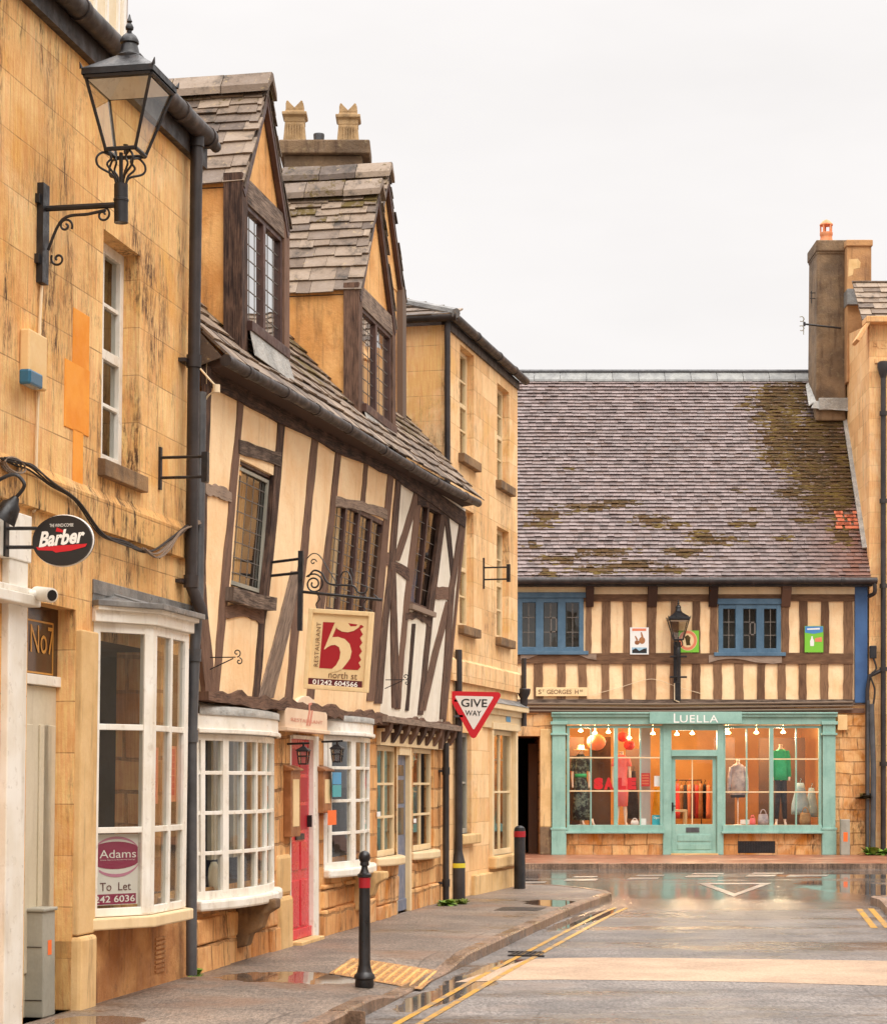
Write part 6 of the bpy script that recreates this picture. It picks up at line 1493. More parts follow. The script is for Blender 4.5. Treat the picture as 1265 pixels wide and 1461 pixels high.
tiles(m, E-V*.03, Vector((1, 0, 0)), V, N, HR, lambda v: 0, right, .122, .118, .15, .19, .014, .006, mossval, 3.3)
RF = m.build('roof', M['claytile'], H4)
mm = MB()
for cx, cy, rx, ry in blobs:
    for _ in range(int(8+rx*ry*.06)):
        a, r = R(0, 6.28), math.sqrt(R(0, 1)); x, y = cx+rx*r*math.cos(a)*.95, cy+ry*r*math.sin(a)*.95
        k = (HY-y)/FP; v = (k*E.y-(E.z-EYE))/(V.z-k*V.y); p = E+V*v
        u = (x-CX)/FP*p.y-E.x
        if not (0 < v < HR and 0 < u < right(v)-.05): continue
        p = E+Vector((u, 0, 0))+V*v+N*.02; s = R(.02, .06); f = R(.25, .45); b = R(.45, .8)
        X, Y = Vector((1, 0, 0)), V
        ring = [p+X*s*2.0*math.cos(t*math.pi/3+.3)*R(.8, 1.2)+Y*s*b*math.sin(t*math.pi/3+.3)*R(.8, 1.2) for t in range(6)]; ring2 = [p+(q-p)*.62+N*s*f for q in ring]
        mm.faces(ring+ring2+[p+N*s*f*1.3], [(i, (i+1) % 6, 6+(i+1) % 6, 6+i) for i in range(6)]+[(6+i, 6+(i+1) % 6, 12) for i in range(6)])
mo = mm.build('moss', M['moss'], RF, smooth=True, kind='stuff')
for cx, cy, rx, ry in ((1203, 745, 15, 10),):   # newer orange tiles
    m = MB()
    for _ in range(20):
        x, y = cx+R(-rx, rx), cy+R(-ry, ry); k = (HY-y)/FP; v = (k*E.y-(E.z-EYE))/(V.z-k*V.y); v = round(v/.12)*.12; p = E+V*v; u = (x-CX)/FP*p.y-E.x; p = p+Vector((u, 0, 0))+N*.047
        m.prism([p, p+Vector((.15, 0, 0)), p+Vector((.15, 0, 0))+V*.1-N*.012, p+V*.1-N*.012], N*.006)
    m.build('new_tile', M['newtile'], RF)
m = MB(); x = .3
while x < 9.2: L_ = .62; m.prism([top+Vector((x-.3, -.20, -.17)), top+Vector((x-.3, -.19, -.12)), top+Vector((x-.3, 0, .10)), top+Vector((x-.3, .2, -.12))], (L_-.012, 0, R(-.006, .006))); x += L_
m.build('ridge', M['ridge'], RF)
m = MB(); m.tube([top+Vector((0, 0, .10)), top+Vector((8.7, 0, .10))], .05, 8); m.build('ridge_roll', M['greypipe'], RF)
m = MB(); pts = [E+Vector((right(v)+.02, 0, 0))+V*v+N*.07 for v in (.9, 2, 3, 4, 5.2)]
for a, b in zip(pts, pts[1:]): m.prism([a, b, b+Vector((-.13, 0, 0)), a+Vector((-.13, 0, 0))], N*.03)
m.build('lead_flashing', M['leadlight'], RF)
m = MB(); gz = lz(831); m.tube([Vector((.3, 45.60, gz)), Vector((lx(1245), 45.60, gz))], .075, 12); m.box(FL, .3, lx(1240), .0, .3, lz(838), lz(834))
for x in range(760, 1240, 62): m.tube([Vector((lx(x), 45.60, gz)), Vector((lx(x)+.08, 45.60, gz))], .087, 12)
m.tube(smooth_path([Vector((lx(1241), 45.6, gz)), Vector((lx(1242), 45.62, gz-.25)), Vector((lx(1236), 45.8, gz-.32))], 5), .045, 10); m.build('gutter', M['pipe'], H4, smooth='auto')
m = MB(); m.box(FL, .3, lx(1218), .02, .05, lz(848), lz(838)); m.build('soffit_board', M['cream'], H4)
# its chimney
DC = 48.9; cpx = DC/FP; cX = lambda x: (x-CX)*cpx; cZ = lambda y: EYE+(HY-y)*cpx
m = MB(); m.hexa([Vector((cX(1163), DC, cZ(600))), Vector((cX(1206), DC, cZ(600))), Vector((cX(1206), DC, cZ(360))), Vector((cX(1165), DC, cZ(360))), Vector((cX(1163), DC+1.1, cZ(600))), Vector((cX(1206), DC+1.1, cZ(600))), Vector((cX(1206), DC+1.1, cZ(360))), Vector((cX(1165), DC+1.1, cZ(360)))])
m.cube((cX(1186), DC+.55, cZ(351)), (46*cpx, 1.22, 16*cpx)); m.cube((cX(1186), DC+.55, cZ(360)), (43.5*cpx, 1.15, 5*cpx)); CHM = m.build('chimney', M['chimney'], H4, bevel=.025)
m = MB(); c = Vector((cX(1183), DC+.45, 0)); m.lathe(c, [(11*cpx, cZ(345)), (8.5*cpx, cZ(333)), (8.5*cpx, cZ(330)), (9.2*cpx, cZ(329)), (9.2*cpx, cZ(325)), (7.5*cpx, cZ(325))], 18)
for k in range(5): a = k*1.2566+.3; m.cube((c.x+8*cpx*math.cos(a), c.y+8*cpx*math.sin(a), cZ(319.5)), (2*cpx, 2*cpx, 12*cpx), a)
m.lathe(c, [(9.5*cpx, cZ(314.5)), (9.5*cpx, cZ(313)), (5*cpx, cZ(308)), (1*cpx, cZ(306))], 18); m.build('chimney_pot', M['terracotta'], CHM, smooth='auto')
m = MB(); m.cube((cX(1188), DC-.04, cZ(577)), (42*cpx, .1, 17*cpx)); m.prism([Vector((cX(1156), DC-.06, cZ(583))), Vector((cX(1210), DC-.12, cZ(588))), Vector((cX(1210), DC+.0, cZ(570))), Vector((cX(1162), DC+.0, cZ(572)))], (0, .05, .02)); m.prism([Vector((cX(1153), DC-.0, cZ(580))), Vector((cX(1165), DC+.02, cZ(572))), Vector((cX(1163), DC+1, cZ(535))), Vector((cX(1158), DC+.9, cZ(540)))], (0, 0, .03)); m.build('lead_flashing', M['leadlight'], CHM, bevel=.01)
m = MB(); a = Vector((cX(1198), DC-.06, cZ(469))); b = Vector((cX(1143), DC-.35, cZ(467))); m.tube([a, b], .022, 8); m.cube((b.x, b.y, b.z), (.05, .05, .09))
m.build('aerial', M['iron'], label='thin aerial arm sticking out from the tall chimney above the clay roof', cat='aerial')
AR = bpy.data.objects['aerial']
m = MB()
for y in (460, 473): c = Vector((cX(1140), DC-.36, cZ(y))); m.tube([c+Vector((-.06, 0, .05)), c+Vector((.0, 0, .06)), c+Vector((.05, 0, 0)), c+Vector((0, 0, -.06)), c+Vector((-.05, 0, -.05))], .012, 6)
m.tube([Vector((cX(1142), DC-.35, cZ(457))), Vector((cX(1142), DC-.35, cZ(482)))], .01, 6); m.build('reflector', M['cabinet'], AR)
m = MB(); m.tube([Vector((cX(1159), DC+.2, cZ(412))), Vector((cX(1159), DC+.2, cZ(430)))], .01, 6)
for y in (415, 423): m.tube([Vector((cX(1157), DC+.2, cZ(y))), Vector((cX(1167), DC+.2, cZ(y)))], .01, 6)
m.build('aerial', M['iron'], label='tiny forked aerial near the top left of the tall chimney', cat='aerial')

# shop front
m = MB()
def pil(x0, x1):
    m = MB(); m.box(FL, lx(x0), lx(x1), -.1, .12, .0, lz(1182)); m.box(FL, lx(x0+1), lx(x1-1), -.1, .10, lz(1182), lz(1032)); m.box(FL, lx(x0)-.02, lx(x1)+.02, -.1, .13, lz(1184), lz(1181)); m.box(FL, lx(x0)-.02, lx(x1)+.02, -.1, .13, lz(1049), lz(1046)); m.box(FL, lx(x0)-.02, lx(x1)+.03, -.1, .14, lz(1034), lz(1029.5)); m.build('pilaster', M['aqua'], H4, bevel=.006)
pil(786, 807); pil(1171, 1191)
m = MB(); m.box(FL, lx(788), lx(1190), -.1, .10, lz(1034)+.003, lz(1019)); m.box(FL, lx(786), lx(1192), -.1, .16, lz(1023), lz(1019)+.002); m.box(FL, lx(786), lx(1192), -.1, .20, lz(1019)+.004, lz(1016.5)); m.build('shop_fascia', M['aqua'], H4, bevel=.006)
def shopwin(a, b, bars, mulls, nm):
    m = MB(); z0, z1 = lz(1177), lz(1035)
    m.box(FL, a, a+.06, -.06, .04, z0, z1); m.box(FL, b-.06, b, -.06, .04, z0, z1); m.box(FL, a+.06, b-.06, -.06, .036, z1-.06, z1); m.box(FL, a, b, -.06, .10, lz(1187), z0); m.box(FL, a-.03, b+.03, -.06, .14, lz(1187)-.03, lz(1187)+.02)
    for x, w in mulls: m.box(FL, lx(x)-w/2, lx(x)+w/2, -.05, .045 if w > .05 else .02, z0, z1-.06)
    o = m.build('shop_window', M['aqua'], H4, bevel=.004)
    l = MB()
    for y in bars: l.box(FL, a+.06, b-.06, -.03, .024, lz(y)-.014, lz(y)+.014)
    l.build('glazing_bars', M['cream'], o)
    g = MB(); g.face([FL.w(a+.05, -.01, z0), FL.w(b-.05, -.01, z0), FL.w(b-.05, -.01, z1-.05), FL.w(a+.05, -.01, z1-.05)]); g.build('pane', M['shopglass'], o)
shopwin(sl0, sl1, (1081, 1128.5), ((842.5, .03), (878, .085), (913, .03)), 'a'); shopwin(sr0, sr1, (1083, 1130), ((1064.5, .03), (1099.5, .085), (1135, .03)), 'b')
m = MB(); z_ = lz(1218)
for a, b in ((945, 957), (1022, 1031)): m.box(FL, lx(a), lx(b), -.1, .06, .0, lz(1034))
m.box(FL, lx(957), lx(1022), -.1, .055, lz(1042), lz(1034)); m.box(FL, lx(957), lx(1022), -.1, .075, lz(1079), lz(1070)); m.build('door_frame', M['aqua'], H4, bevel=.005)
g = MB(); g.face([FL.w(lx(957), 0, lz(1070)), FL.w(lx(1022), 0, lz(1070)), FL.w(lx(1022), 0, lz(1042)), FL.w(lx(957), 0, lz(1042))]); g.build('fanlight', M['shopglass'], H4)
m = MB(); a, b = lx(957.5), lx(1021.5); dd = .0
for q in ((a, lx(963), .03, lz(1079)), (lx(1016), b, .03, lz(1079)), (lx(963), lx(1016), lz(1084), lz(1079)), (lx(963), lx(1016), .03, lz(1176))): m.box(FL, q[0], q[1], -.05, dd+(0 if q[1]-q[0] < 1 else -.003), q[2], q[3])
m.box(FL, lx(966), lx(1013), -.01, .012, lz(1212), lz(1204)); m.box(FL, lx(966), lx(1013), -.01, .012, lz(1200), lz(1191)); m.box(FL, a, b, -.01, .02, .03, lz(1214)); DO = m.build('door', M['aqua'], H4, bevel=.004)
m = MB()
m.box(FL, lx(987)-.012, lx(987)+.012, -.03, .0, lz(1176), lz(1084)); m.box(FL, lx(963), lx(1016), -.03, .003, lz(1130)-.012, lz(1130)+.012); m.build('glazing_bars', M['cream'], DO)
g = MB(); g.face([FL.w(lx(963), -.02, lz(1176)), FL.w(lx(1016), -.02, lz(1176)), FL.w(lx(1016), -.02, lz(1084)), FL.w(lx(963), -.02, lz(1084))]); g.build('pane', M['shopglass'], DO)
m = MB(); m.box(FL, lx(978), lx(997), .0, .014, lz(1187.5), lz(1180.5)); m.build('letter_plate', M['greypipe'], DO, bevel=.003)
m = MB(); m.box(FL, lx(957.5), lx(960), .0, .03, lz(1157), lz(1145)); m.tube([FL.w(lx(959), .03, lz(1150)), FL.w(lx(963), .06, lz(1150))], .012, 6); m.build('handle', M['iron'], DO)
m = MB(); m.box(FL, lx(956), lx(1023), -.2, .14, -.05, .028); m.build('threshold', M['limestone'], H4, bevel=.006)
m = MB()
for i in range(14): x = lx(1054)+i*(lx(1103)-lx(1054))/13; m.box(FL, x-.012, x+.012, 0, .014, lz(1216), lz(1201))
m.box(FL, lx(1052), lx(1105), -.0, .006, lz(1217), lz(1200)); m.build('vent_grille', M['iron'], H4)
# name board
m = MB(); m.box(FL, lx(925), lx(1056), .10, .215, lz(1033), lz(1016)); NB = m.build('shop_sign', M['aqua'], label='aqua shop name board over the glazed door with white letters', cat='sign', bevel=.006, origin=(lx(990), 46, lz(1033)))
m = MB(); put_text(m, text_mesh('L', h=13*PX), FL.w(lx(963), .215, lz(1025)), Vector((1, 0, 0)), up, FL.N3, .004); put_text(m, text_mesh('UELLA', w=54*PX, h=10.5*PX, spacing=1.1), FL.w(lx(995), .215, lz(1026)), Vector((1, 0, 0)), up, FL.N3, .004); m.build('lettering', M['letter_white'], NB)
# street name
m = MB(); m.box(FL, lx(764), lx(837), .05, .075, lz(993.5), lz(981)); NB = m.build('street_sign', M['signcream'], label='long cream street name sign on the shop timbers', cat='sign', bevel=.006, origin=(lx(800), 46, lz(993)))
m = MB(); z = lz(987.3)
for body, x, w, h, dz in (('S', 769.5, 4.5, 6.4, 0), ('T', 774.5, 3.2, 3.2, 1.5), ('GEORGES', 797, 35, 6.4, 0), ('H', 822, 4.8, 6.4, 0), ('SE', 828.5, 4.6, 3.0, 1.6)): put_text(m, text_mesh(body, w=w*PX, h=h*PX, bold=.01), FL.w(lx(x), .075, z+dz*PX), Vector((1, 0, 0)), up, FL.N3, .003)
m.build('lettering', M['letter_brown'], NB)
# posters on the timbers
def poster(x0, x1, y0, y1, mt, lab, nm='poster'):
    m = MB(); m.box(FL, lx(x0), lx(x1), .05, .065, lz(y1), lz(y0)); return m.build(nm, M[mt], label=lab, cat='poster', origin=(lx((x0+x1)/2), 45.95, lz(y1)))
def patch(par, mt, pts, nm='print', k=.002): m = MB(); m.face([FL.w(lx(x), .065+k, lz(y)) for x, y in pts]); return m.build(nm, M[mt], par)
def ell(cx, cy, a, b, n=16): return [(cx+a*math.cos(6.2832*i/n), cy+b*math.sin(6.2832*i/n)) for i in range(n)]
p = poster(898, 924.5, 895.5, 934, 'card', 'white poster with brown fiddles on the shop timbers')
patch(p, 'salmon', [(901, 897), (921, 897), (921, 900.5), (901, 900.5)])
patch(p, 'woodbox', ell(908, 917, 3.6, 3.2)); patch(p, 'woodbox', ell(915, 914, 4.4, 5), k=.0025); patch(p, 'woodbox', [(914, 910), (913, 902.5), (914.5, 902), (917, 909)], k=.003); patch(p, 'woodbox', [(907, 914), (904.5, 908), (906, 907.5), (909.5, 913)], k=.003)
patch(p, 'bluecloth', [(900.5, 924), (922, 924), (922, 932.5), (900.5, 932.5)]); patch(p, 'signblack', [(901, 928), (906, 925), (911, 929), (917, 926), (921.5, 925), (921.5, 932), (901, 932)], k=.003)
p = poster(967, 996, 900, 931, 'green', 'round pale disc on a green square beside the wall lantern')
patch(p, 'signcream', ell(980, 914, 13.5, 14.5, 28)); patch(p, 'salmon', ell(980, 914, 12.8, 13.8, 28), k=.003); patch(p, 'signcream', ell(980, 914, 9, 10, 24), k=.004); patch(p, 'moss', [(978, 921), (977, 914), (975.5, 909), (980, 906), (984, 910), (983, 916), (984, 921)], k=.005)
p = poster(1146.5, 1173, 893.5, 931, 'green', 'green and blue poster with a white bottle on the shop timbers')
patch(p, 'skybluepaper', [(1147, 894), (1172.5, 894), (1172.5, 902), (1160, 904.5), (1147, 903)]); patch(p, 'card', [(1154.5, 922), (1154, 915), (1155.8, 911), (1156, 908), (1158, 908), (1158.2, 911), (1160, 915), (1159.5, 922)]); patch(p, 'salmon', [(1161, 911), (1171, 909), (1171, 916), (1161, 916)], k=.003); patch(p, 'card', [(1150, 897), (1168, 896), (1168, 898.5), (1150, 899)], k=.004)
# wall lantern on the shop
L2 = thing('wall_lamp', 'black iron lantern lamp on a pole fixed between the shop windows', 'street lamp', (lx(965), 45.9, lz(1000)), 0)
lb_ = FL.w(lx(965), .30, lz(914)); lantern(tuple(lb_), 0, 29*PX/.51*.98, L2)
m = MB(); w = lambda y, d=.30: FL.w(lx(965), d, lz(y))
m.tube([w(914), w(926)], .018, 6); m.tube([w(925), w(928), w(938), w(940), w(975)], [.03, .045, .045, .035, .03], 10); m.box(FL, lx(960), lx(970), .04, .07, lz(1000), lz(916))
for y in (938, 967): m.tube([w(y), FL.w(lx(965), .05, lz(y))], .02, 6); m.tube([FL.w(lx(953), .30, lz(y)), FL.w(lx(977), .30, lz(y))], .022, 6)
for sx in (-1, 1): m.tube(smooth_path([FL.w(lx(965+sx*2), .3, lz(925)), FL.w(lx(965+sx*6), .3, lz(921)), FL.w(lx(965+sx*5), .3, lz(916)), FL.w(lx(965+sx*2.5), .3, lz(914))], 4), .012, 6)
m.build('bracket', M['iron'], L2, smooth='auto')
m = MB(); m.tube(smooth_path([FL.w(lx(x), .06, lz(y)) for x, y in ((838, 993), (880, 982), (920, 970), (940, 971), (965, 980), (1000, 990))], 5), .006, 5); m.tube([FL.w(lx(961), .075, lz(975)), FL.w(lx(961), .075, lz(999)), FL.w(lx(968), .075, lz(1002))], .012, 6)
m.build('cable', M['whitecable'], label='thin pale wire swagged across the lower shop timbers', cat='cable')

# ------------- inside the shop
rm = MB(); y0, y1 = 46.3, 50.2; xa, xb, zf, zc = lx(790), lx(1188), .35, lz(1034)
rm.face([(xa, y1, 0), (xb, y1, 0), (xb, y1, zc+.1), (xa, y1, zc+.1)]); rm.face([(xa, y0, 0), (xa, y1, 0), (xa, y1, zc+.1), (xa, y0, zc+.1)]); rm.face([(xb, y0, 0), (xb, y0, zc+.1), (xb, y1, zc+.1), (xb, y1, 0)])
rm.face([(xa, y0-.3, zc+.1), (xb, y0-.3, zc+.1), (xb, y1, zc+.1), (xa, y1, zc+.1)])
rm.build('shop_interior', M['shopwall'], H4)
rm = MB(); rm.face([(xa, y0-.3, .02), (xb, y0-.3, .02), (xb, y1, .02), (xa, y1, .02)])
for a, b in ((sl0, sl1), (sr0, sr1)): rm.cube(((a+b)/2, 46.75, sz0/2), (b-a, 1.4, sz0-.01))
rm.build('shop_floor', M['shopfloor'], H4)
for a, b, d in ((845, 876, 1.0), (905, 940, 2.2), (1032, 1062, 1.6), (1100, 1168, 1.8), (812, 838, 1.2)): rm = MB(); rm.box(FL, lx(a), lx(b), -d-.1, -d, 0, lz(1050) if a != 905 else lz(1066)); rm.build('partition', M['shopdark'], H4)
rm = MB(); rm.box(FL, lx(915), lx(930), -.6, -.4, 0, zc); rm.build('column', M['greycol'], H4)
def lampobj(nm, x, y, d, e, col=(1.0, .62, .28), rad=.08):
    l = bpy.data.lights.new(nm, 'POINT'); l.energy = e; l.color = (1.0, .74, .46); l.shadow_soft_size = rad; o = bpy.data.objects.new(nm, l); o.location = FL.w(lx(x), -d, lz(y)); COL.objects.link(o); return o
sp_ = [(831, 1041, .7), (852, 1044, .8), (871, 1043, .7), (903, 1051, 1.0), (940, 1044, 1.4), (963, 1046, 1.3), (976, 1045, 1.5), (997, 1044, 1.3), (1042, 1044, .8), (1048, 1043.5, 1.1), (1087, 1043.5, .9), (1125, 1043, .8)]
for i, (x, y, d) in enumerate(sp_):
    c = FL.w(lx(x), -d, lz(y)); m = MB(); m.lathe(c, [(.02, .03), (.05, .0), (.055, -.02), (.02, -.035)], 10); m.tube([c+up*.03, c+up*(zc-c.z+.1)], .008, 5)
    m.build('spotlight', M['bulb'], label='small lit ceiling bulb inside the aqua shop', cat='light', group='lit bulbs in the shop ceiling')
for x, y, d, e in ((840, 1050, .7, 62), (900, 1055, 1.6, 62), (990, 1052, 1.8, 84), (1050, 1050, 1.0, 52), (1120, 1050, .9, 60)): lampobj('shop_lamp', x, y, d, e)
for x, y, r, mt, d, lab in ((854, 1058, 13.5, 'peach', .8, 'large peach paper globe lantern in the left shop window'), (894, 1050, 8, 'redpaper', 1.1, 'red paper lantern hanging behind the left shop window'), (903, 1062, 8, 'redpaper', 1.0, 'red paper lantern lower and right of another above the pink dress')):
    c = FL.w(lx(x), -d, lz(y)); m = MB(); m.lathe(c, [(r*PX*math.sin(a)+.004, r*PX*.9*math.cos(a)) for a in [math.pi*(k+.5)/12 for k in range(12)][::-1]], 18); m.tube([c, c+up*(zc-c.z)], .006, 5); m.build('paper_lantern', M[mt], label=lab, cat='lantern', smooth='auto')
# mannequins and garments
def dummy(x, d, ytop, ybot, lab, hat=False):
    b = FL.w(lx(x), -d, sz0); return b, lambda y: EYE+(HY-y)*b.y/FP
def mann(x, d, head, legs, lab, parts, arm=True, headless=True):
    """shop dummy: torso, neck, legs and arms in one skin, clothes over it"""
    Y = 46+d; k = Y/FP; X = (x-CX)*k; z = lambda y: EYE+(HY-y)*k; b = thing('mannequin', lab, 'mannequin', (X, Y, z(1178)), 0)
    c = lambda dx, y, dy=0: Vector((X+dx*k, Y+dy*k, z(y)))
    m = MB(); m.loft([(c(0, head+2), 3.2*k, 3.4*k, 0), (c(0, head), 2.6*k, 2.8*k, 0)], 12)
    m.loft([(c(0, head), 2.6*k, 2.8*k, 0), (c(0, head+4), 2.5*k, 2.7*k, 0), (c(0, head+8), 5*k, 3.6*k, 0), (c(0, head+11), 9.5*k, 4.6*k, 0), (c(0, head+24), 8*k, 5.4*k, 0), (c(0, head+36), 6.6*k, 4.8*k, 0), (c(0, head+46), 8.6*k, 5.4*k, 0), (c(0, head+52), 7*k, 5*k, 0)], 16)
    if legs:
        for sx in (-1, 1):
            f = 1178
            m.loft([(c(sx*3.6, head+48), 4.2*k, 4.6*k, 0), (c(sx*4, head+66), 3.6*k, 3.8*k, 0), (c(sx*5, head+80), 2.6*k, 2.8*k, 0), (c(sx*5.6, f-16), 2.6*k, 2.9*k, 0), (c(sx*6, f-6), 1.6*k, 1.9*k, 0), (c(sx*6.6, f-3, -1), 1.9*k, 3*k, 0), (c(sx*7, f, -2.5), 2*k, 4*k, 0)], 12)
    else: m.tube([c(0, head+50), c(0, 1177)], 1*k, 8); m.lathe(c(0, 1178), [(8*k, 0), (8*k, 1.2*k), (1*k, 2.4*k)], 14)
    if arm:
        for sx in (-1, 1): m.tube(smooth_path([c(sx*9, head+12), c(sx*11.5, head+26), c(sx*12, head+40, -1.5), c(sx*11.6, head+52, -3)], 4), [2.4*k]*4+[2*k]*4+[1.6*k]*4+[1.5*k], 10)
    m.build('body', M['skin'], b, smooth=True)
    for nm, mt, rings in parts:
        m = MB()
        for rg in rings: m.loft([(c(dx, y, dy), rx*k, ry*k, 0) for dx, y, dy, rx, ry in rg], 22)
        m.build(nm, M[mt], b, smooth=True)
    return b, c, k
def sleeves(h, l): return [[(sx*8.6, h+9, 0, 3.4, 3.8), (sx*10.6, h+18, 0, 3.4, 3.6), (sx*12, h+l, -1, 3.0, 3.2), (sx*12, h+l+.4, -1, 2.2, 2.4)] for sx in (-1, 1)]
fl = 1063
b, c, k = mann(828, .75, 1072, False, 'mannequin in a long dark floral dress under a straw hat in the shop window', [
    ('dress', 'floral', [[(0, 1076, 0, 4, 4), (0, 1082, 0, 10.5, 5.4), (0, 1096, 0, 9.4, 6.2), (0, 1108, 0, 8, 5.6), (1, 1124, 0, 10.5, 7), (1, 1150, 0, 12.2, 8), (1, 1170, 0, 12.6, 8.4), (1, 1170.5, 0, 11, 7)]]+sleeves(1070, 30)),
    ('belt', 'greencloth', [[(0, 1104, 0, 8.8, 6.2), (0, 1109, 0, 8.8, 6.2)]]),
    ('hat', 'straw', [[(0, 1070.5, 0, 10.5, 9), (0, 1069.5, 0, 10.3, 9), (0, 1069, 0, 5, 5), (0, 1063.5, 0, 4.4, 4.4), (0, 1063, 0, 2, 2)]])], arm=True)
m = MB()
for dx in (2, 16): m.loft([(c(dx, 1168, -6), 1.3*k, 1.4*k, 0), (c(dx+1, 1174, -7), 1.6*k, 2.2*k, 0), (c(dx+2.5, 1177.5, -8), 2.4*k, 3*k, 0)], 10)
m.build('shoe', M['skin'], b, smooth=True)
mann(886, .8, 1072, True, 'mannequin in a coral pink short sleeved dress behind the red SALE letters', [('dress', 'pinkcloth', [[(0, 1077, 0, 4.4, 4), (0, 1083, 0, 10, 5.2), (0, 1096, 0, 9, 6.2), (0, 1108, 0, 7.8, 5.6), (0, 1122, 0, 10, 6.6), (0, 1150, 0, 8.8, 6.6), (0, 1150.5, 0, 7, 5)]]+sleeves(1071, 22))], arm=True)
mann(1113, .7, 1062, True, 'mannequin in an emerald jumper and black trousers in the right shop window', [
    ('jumper', 'greencloth', [[(0, 1069, 0, 4.6, 4.2), (0, 1073, 0, 10, 5.4), (0, 1088, 0, 10.2, 6.4), (0, 1100, 0, 9.6, 6.2), (0, 1113, 0, 10.4, 6.4), (0, 1113.4, 0, 8, 5)]]+sleeves(1062, 46)),
    ('trousers', 'blackcloth', [[(sx*3.6, 1110, 0, 5.2, 5.6), (sx*4.2, 1130, 0, 4.8, 5.2), (sx*5.4, 1150, 0, 3.9, 4.2), (sx*6, 1168, 0, 3.1, 3.4), (sx*6, 1168.4, 0, 2, 2.4)] for sx in (-1, 1)])])
mann(1052, .75, 1084, False, 'dress stand in a grey striped long sleeved top in the right shop window', [('jumper', 'greycloth', [[(0, 1090, 0, 5, 4.2), (0, 1094, 0, 10, 5.2), (0, 1110, 0, 10.4, 6.4), (0, 1134, 0, 11.4, 6.8), (0, 1134.5, 0, 9, 5)]]+[[(sx*9, 1094, 0, 3.2, 3.4), (sx*12, 1112, 0, 2.9, 3), (sx*13.6, 1132, 0, 2.4, 2.6), (sx*13.6, 1132.5, 0, 1.5, 1.5)] for sx in (-1, 1)]), ('skirt', 'blackcloth', [[(0, 1133, 0, 10.6, 6), (0, 1138, 0, 10.2, 6)]])], arm=False)
def gar(x, y0, y1, w0, w1, d, mt, lab, nm='garment'):
    Y = 46+d; k = Y/FP; c = lambda dx, y: Vector(((x+dx-CX)*k, Y, EYE+(HY-y)*k)); m = MB(); n = 20; rings = []
    for i in range(7):
        t = i/6; y = y0+(y1-y0)*t; w = w0+(w1-w0)*min(1, t*1.4); rings.append((c(0, y), w*k, w*.4*k*(1+.2*math.sin(t*9)), 0))
    m.loft(rings, n); hk = c(0, y0-3); m.tube(smooth_path([c(0, y0), hk, c(1.5, y0-5), c(0, y0-6.5)], 4), .4*k, 5)
    return m.build(nm, M[mt], label=lab, cat='clothing', smooth=True)
gar(1141, 1117, 1162, 5, 13, 1.1, 'bluecloth', 'pale blue dress hanging in the right shop window'); gar(1157, 1124, 1166, 4, 9, 1.4, 'bluecloth', 'second pale blue garment hanging at the far right of the shop'); gar(937, 1118, 1172, 4, 7, 1.2, 'yellowcloth', 'mustard yellow garment beside the grey column in the shop'); gar(903, 1100, 1168, 3, 8, 1.3, 'blackcloth', 'dark coat hanging behind the coral pink dress')
for i in range(9):
    x = 966+i*5.5; gar(x, 1118+(i % 3), 1168, 2.2, 3.4, 2.2+.1*(i % 2), ('redpaper', 'woodbox', 'blackcloth', 'salmon', 'maroon')[i % 5], 'garment on the packed rail seen through the aqua door', 'hanging_garment')['group'] = 'garments on the rail behind the door'
for o in [o for o in bpy.data.objects if o.name.startswith('hanging_garment')]: o['label'] = 'garment on the packed rail seen through the aqua door'
m = MB(); m.tube([FL.w(lx(962), -2.25, lz(1113)), FL.w(lx(1018), -2.25, lz(1113))], .012, 6)
for x in (962, 1018): m.tube([FL.w(lx(x), -2.25, lz(1113)), FL.w(lx(x), -2.25, .02)], .012, 6)
m.build('clothes_rail', M['iron'], label='metal clothes rail inside behind the glazed aqua door', cat='clothes rail')
m = MB(); m.box(FL, lx(964), lx(986), -1.2, -.8, lz(1159), lz(1156)); m.build
for x in (966, 984):
    for d in (-1.17, -.83): m.lathe(FL.w(lx(x), d, 0), [(.025, .02), (.03, .3), (.02, .5), (.035, lz(1159))], 8)
m.build('side_table', M['cream'], label='small cream table with turned legs behind the shop door', cat='table', smooth=False)
# bags and small stock on the window bed
def bag(x, y0, w, h, d, mt, lab):
    Y = 46+d; k = Y/FP; c = Vector(((x-CX)*k, Y, sz0)); m = MB(); m.loft([(c, w*k*.9, w*k*.4, 0), (c+up*h*k*.4, w*k, w*k*.5, 0), (c+up*h*k*.85, w*k*.85, w*k*.3, 0), (c+up*h*k, w*k*.75, w*k*.12, 0)], 16); m.tube([c+Vector((math.cos(a)*w*k*.5, 0, h*k*(.95+.45*math.sin(a)))) for a in [math.pi*i/10 for i in range(11)]], .012, 6); return m.build('handbag', M[mt], label=lab, cat='bag', smooth=True)
bag(1148, 1178, 8.5, 18, .45, 'bagcloth', 'tan woven handbag on the bed of the right shop window'); bag(1088, 1178, 8, 16, .45, 'greycloth', 'grey patterned bag beside the wide mullion of the right window'); bag(1073, 1178, 4.5, 10, .5, 'pinkcloth', 'small coral bag left of the grey bag'); bag(905, 1178, 6, 7, .45, 'card', 'low white bag at the foot of the dark coat')
def cards(x0, x1, y0, y1, d, mt, lab, nm='card', cat='card'): m = MB(); m.box(FL, lx(x0), lx(x1), -d-.01, -d, lz(y1), lz(y0)); return m.build(nm, M[mt], label=lab, cat=cat)
cards(914.5, 922, 1168, 1177, .12, 'card', 'white card at the foot of the left shop window'); tc_ = cards(930, 944, 1163, 1177, .05, 'teal', 'teal Open sign in the corner of the left shop window', 'open_sign', 'sign')
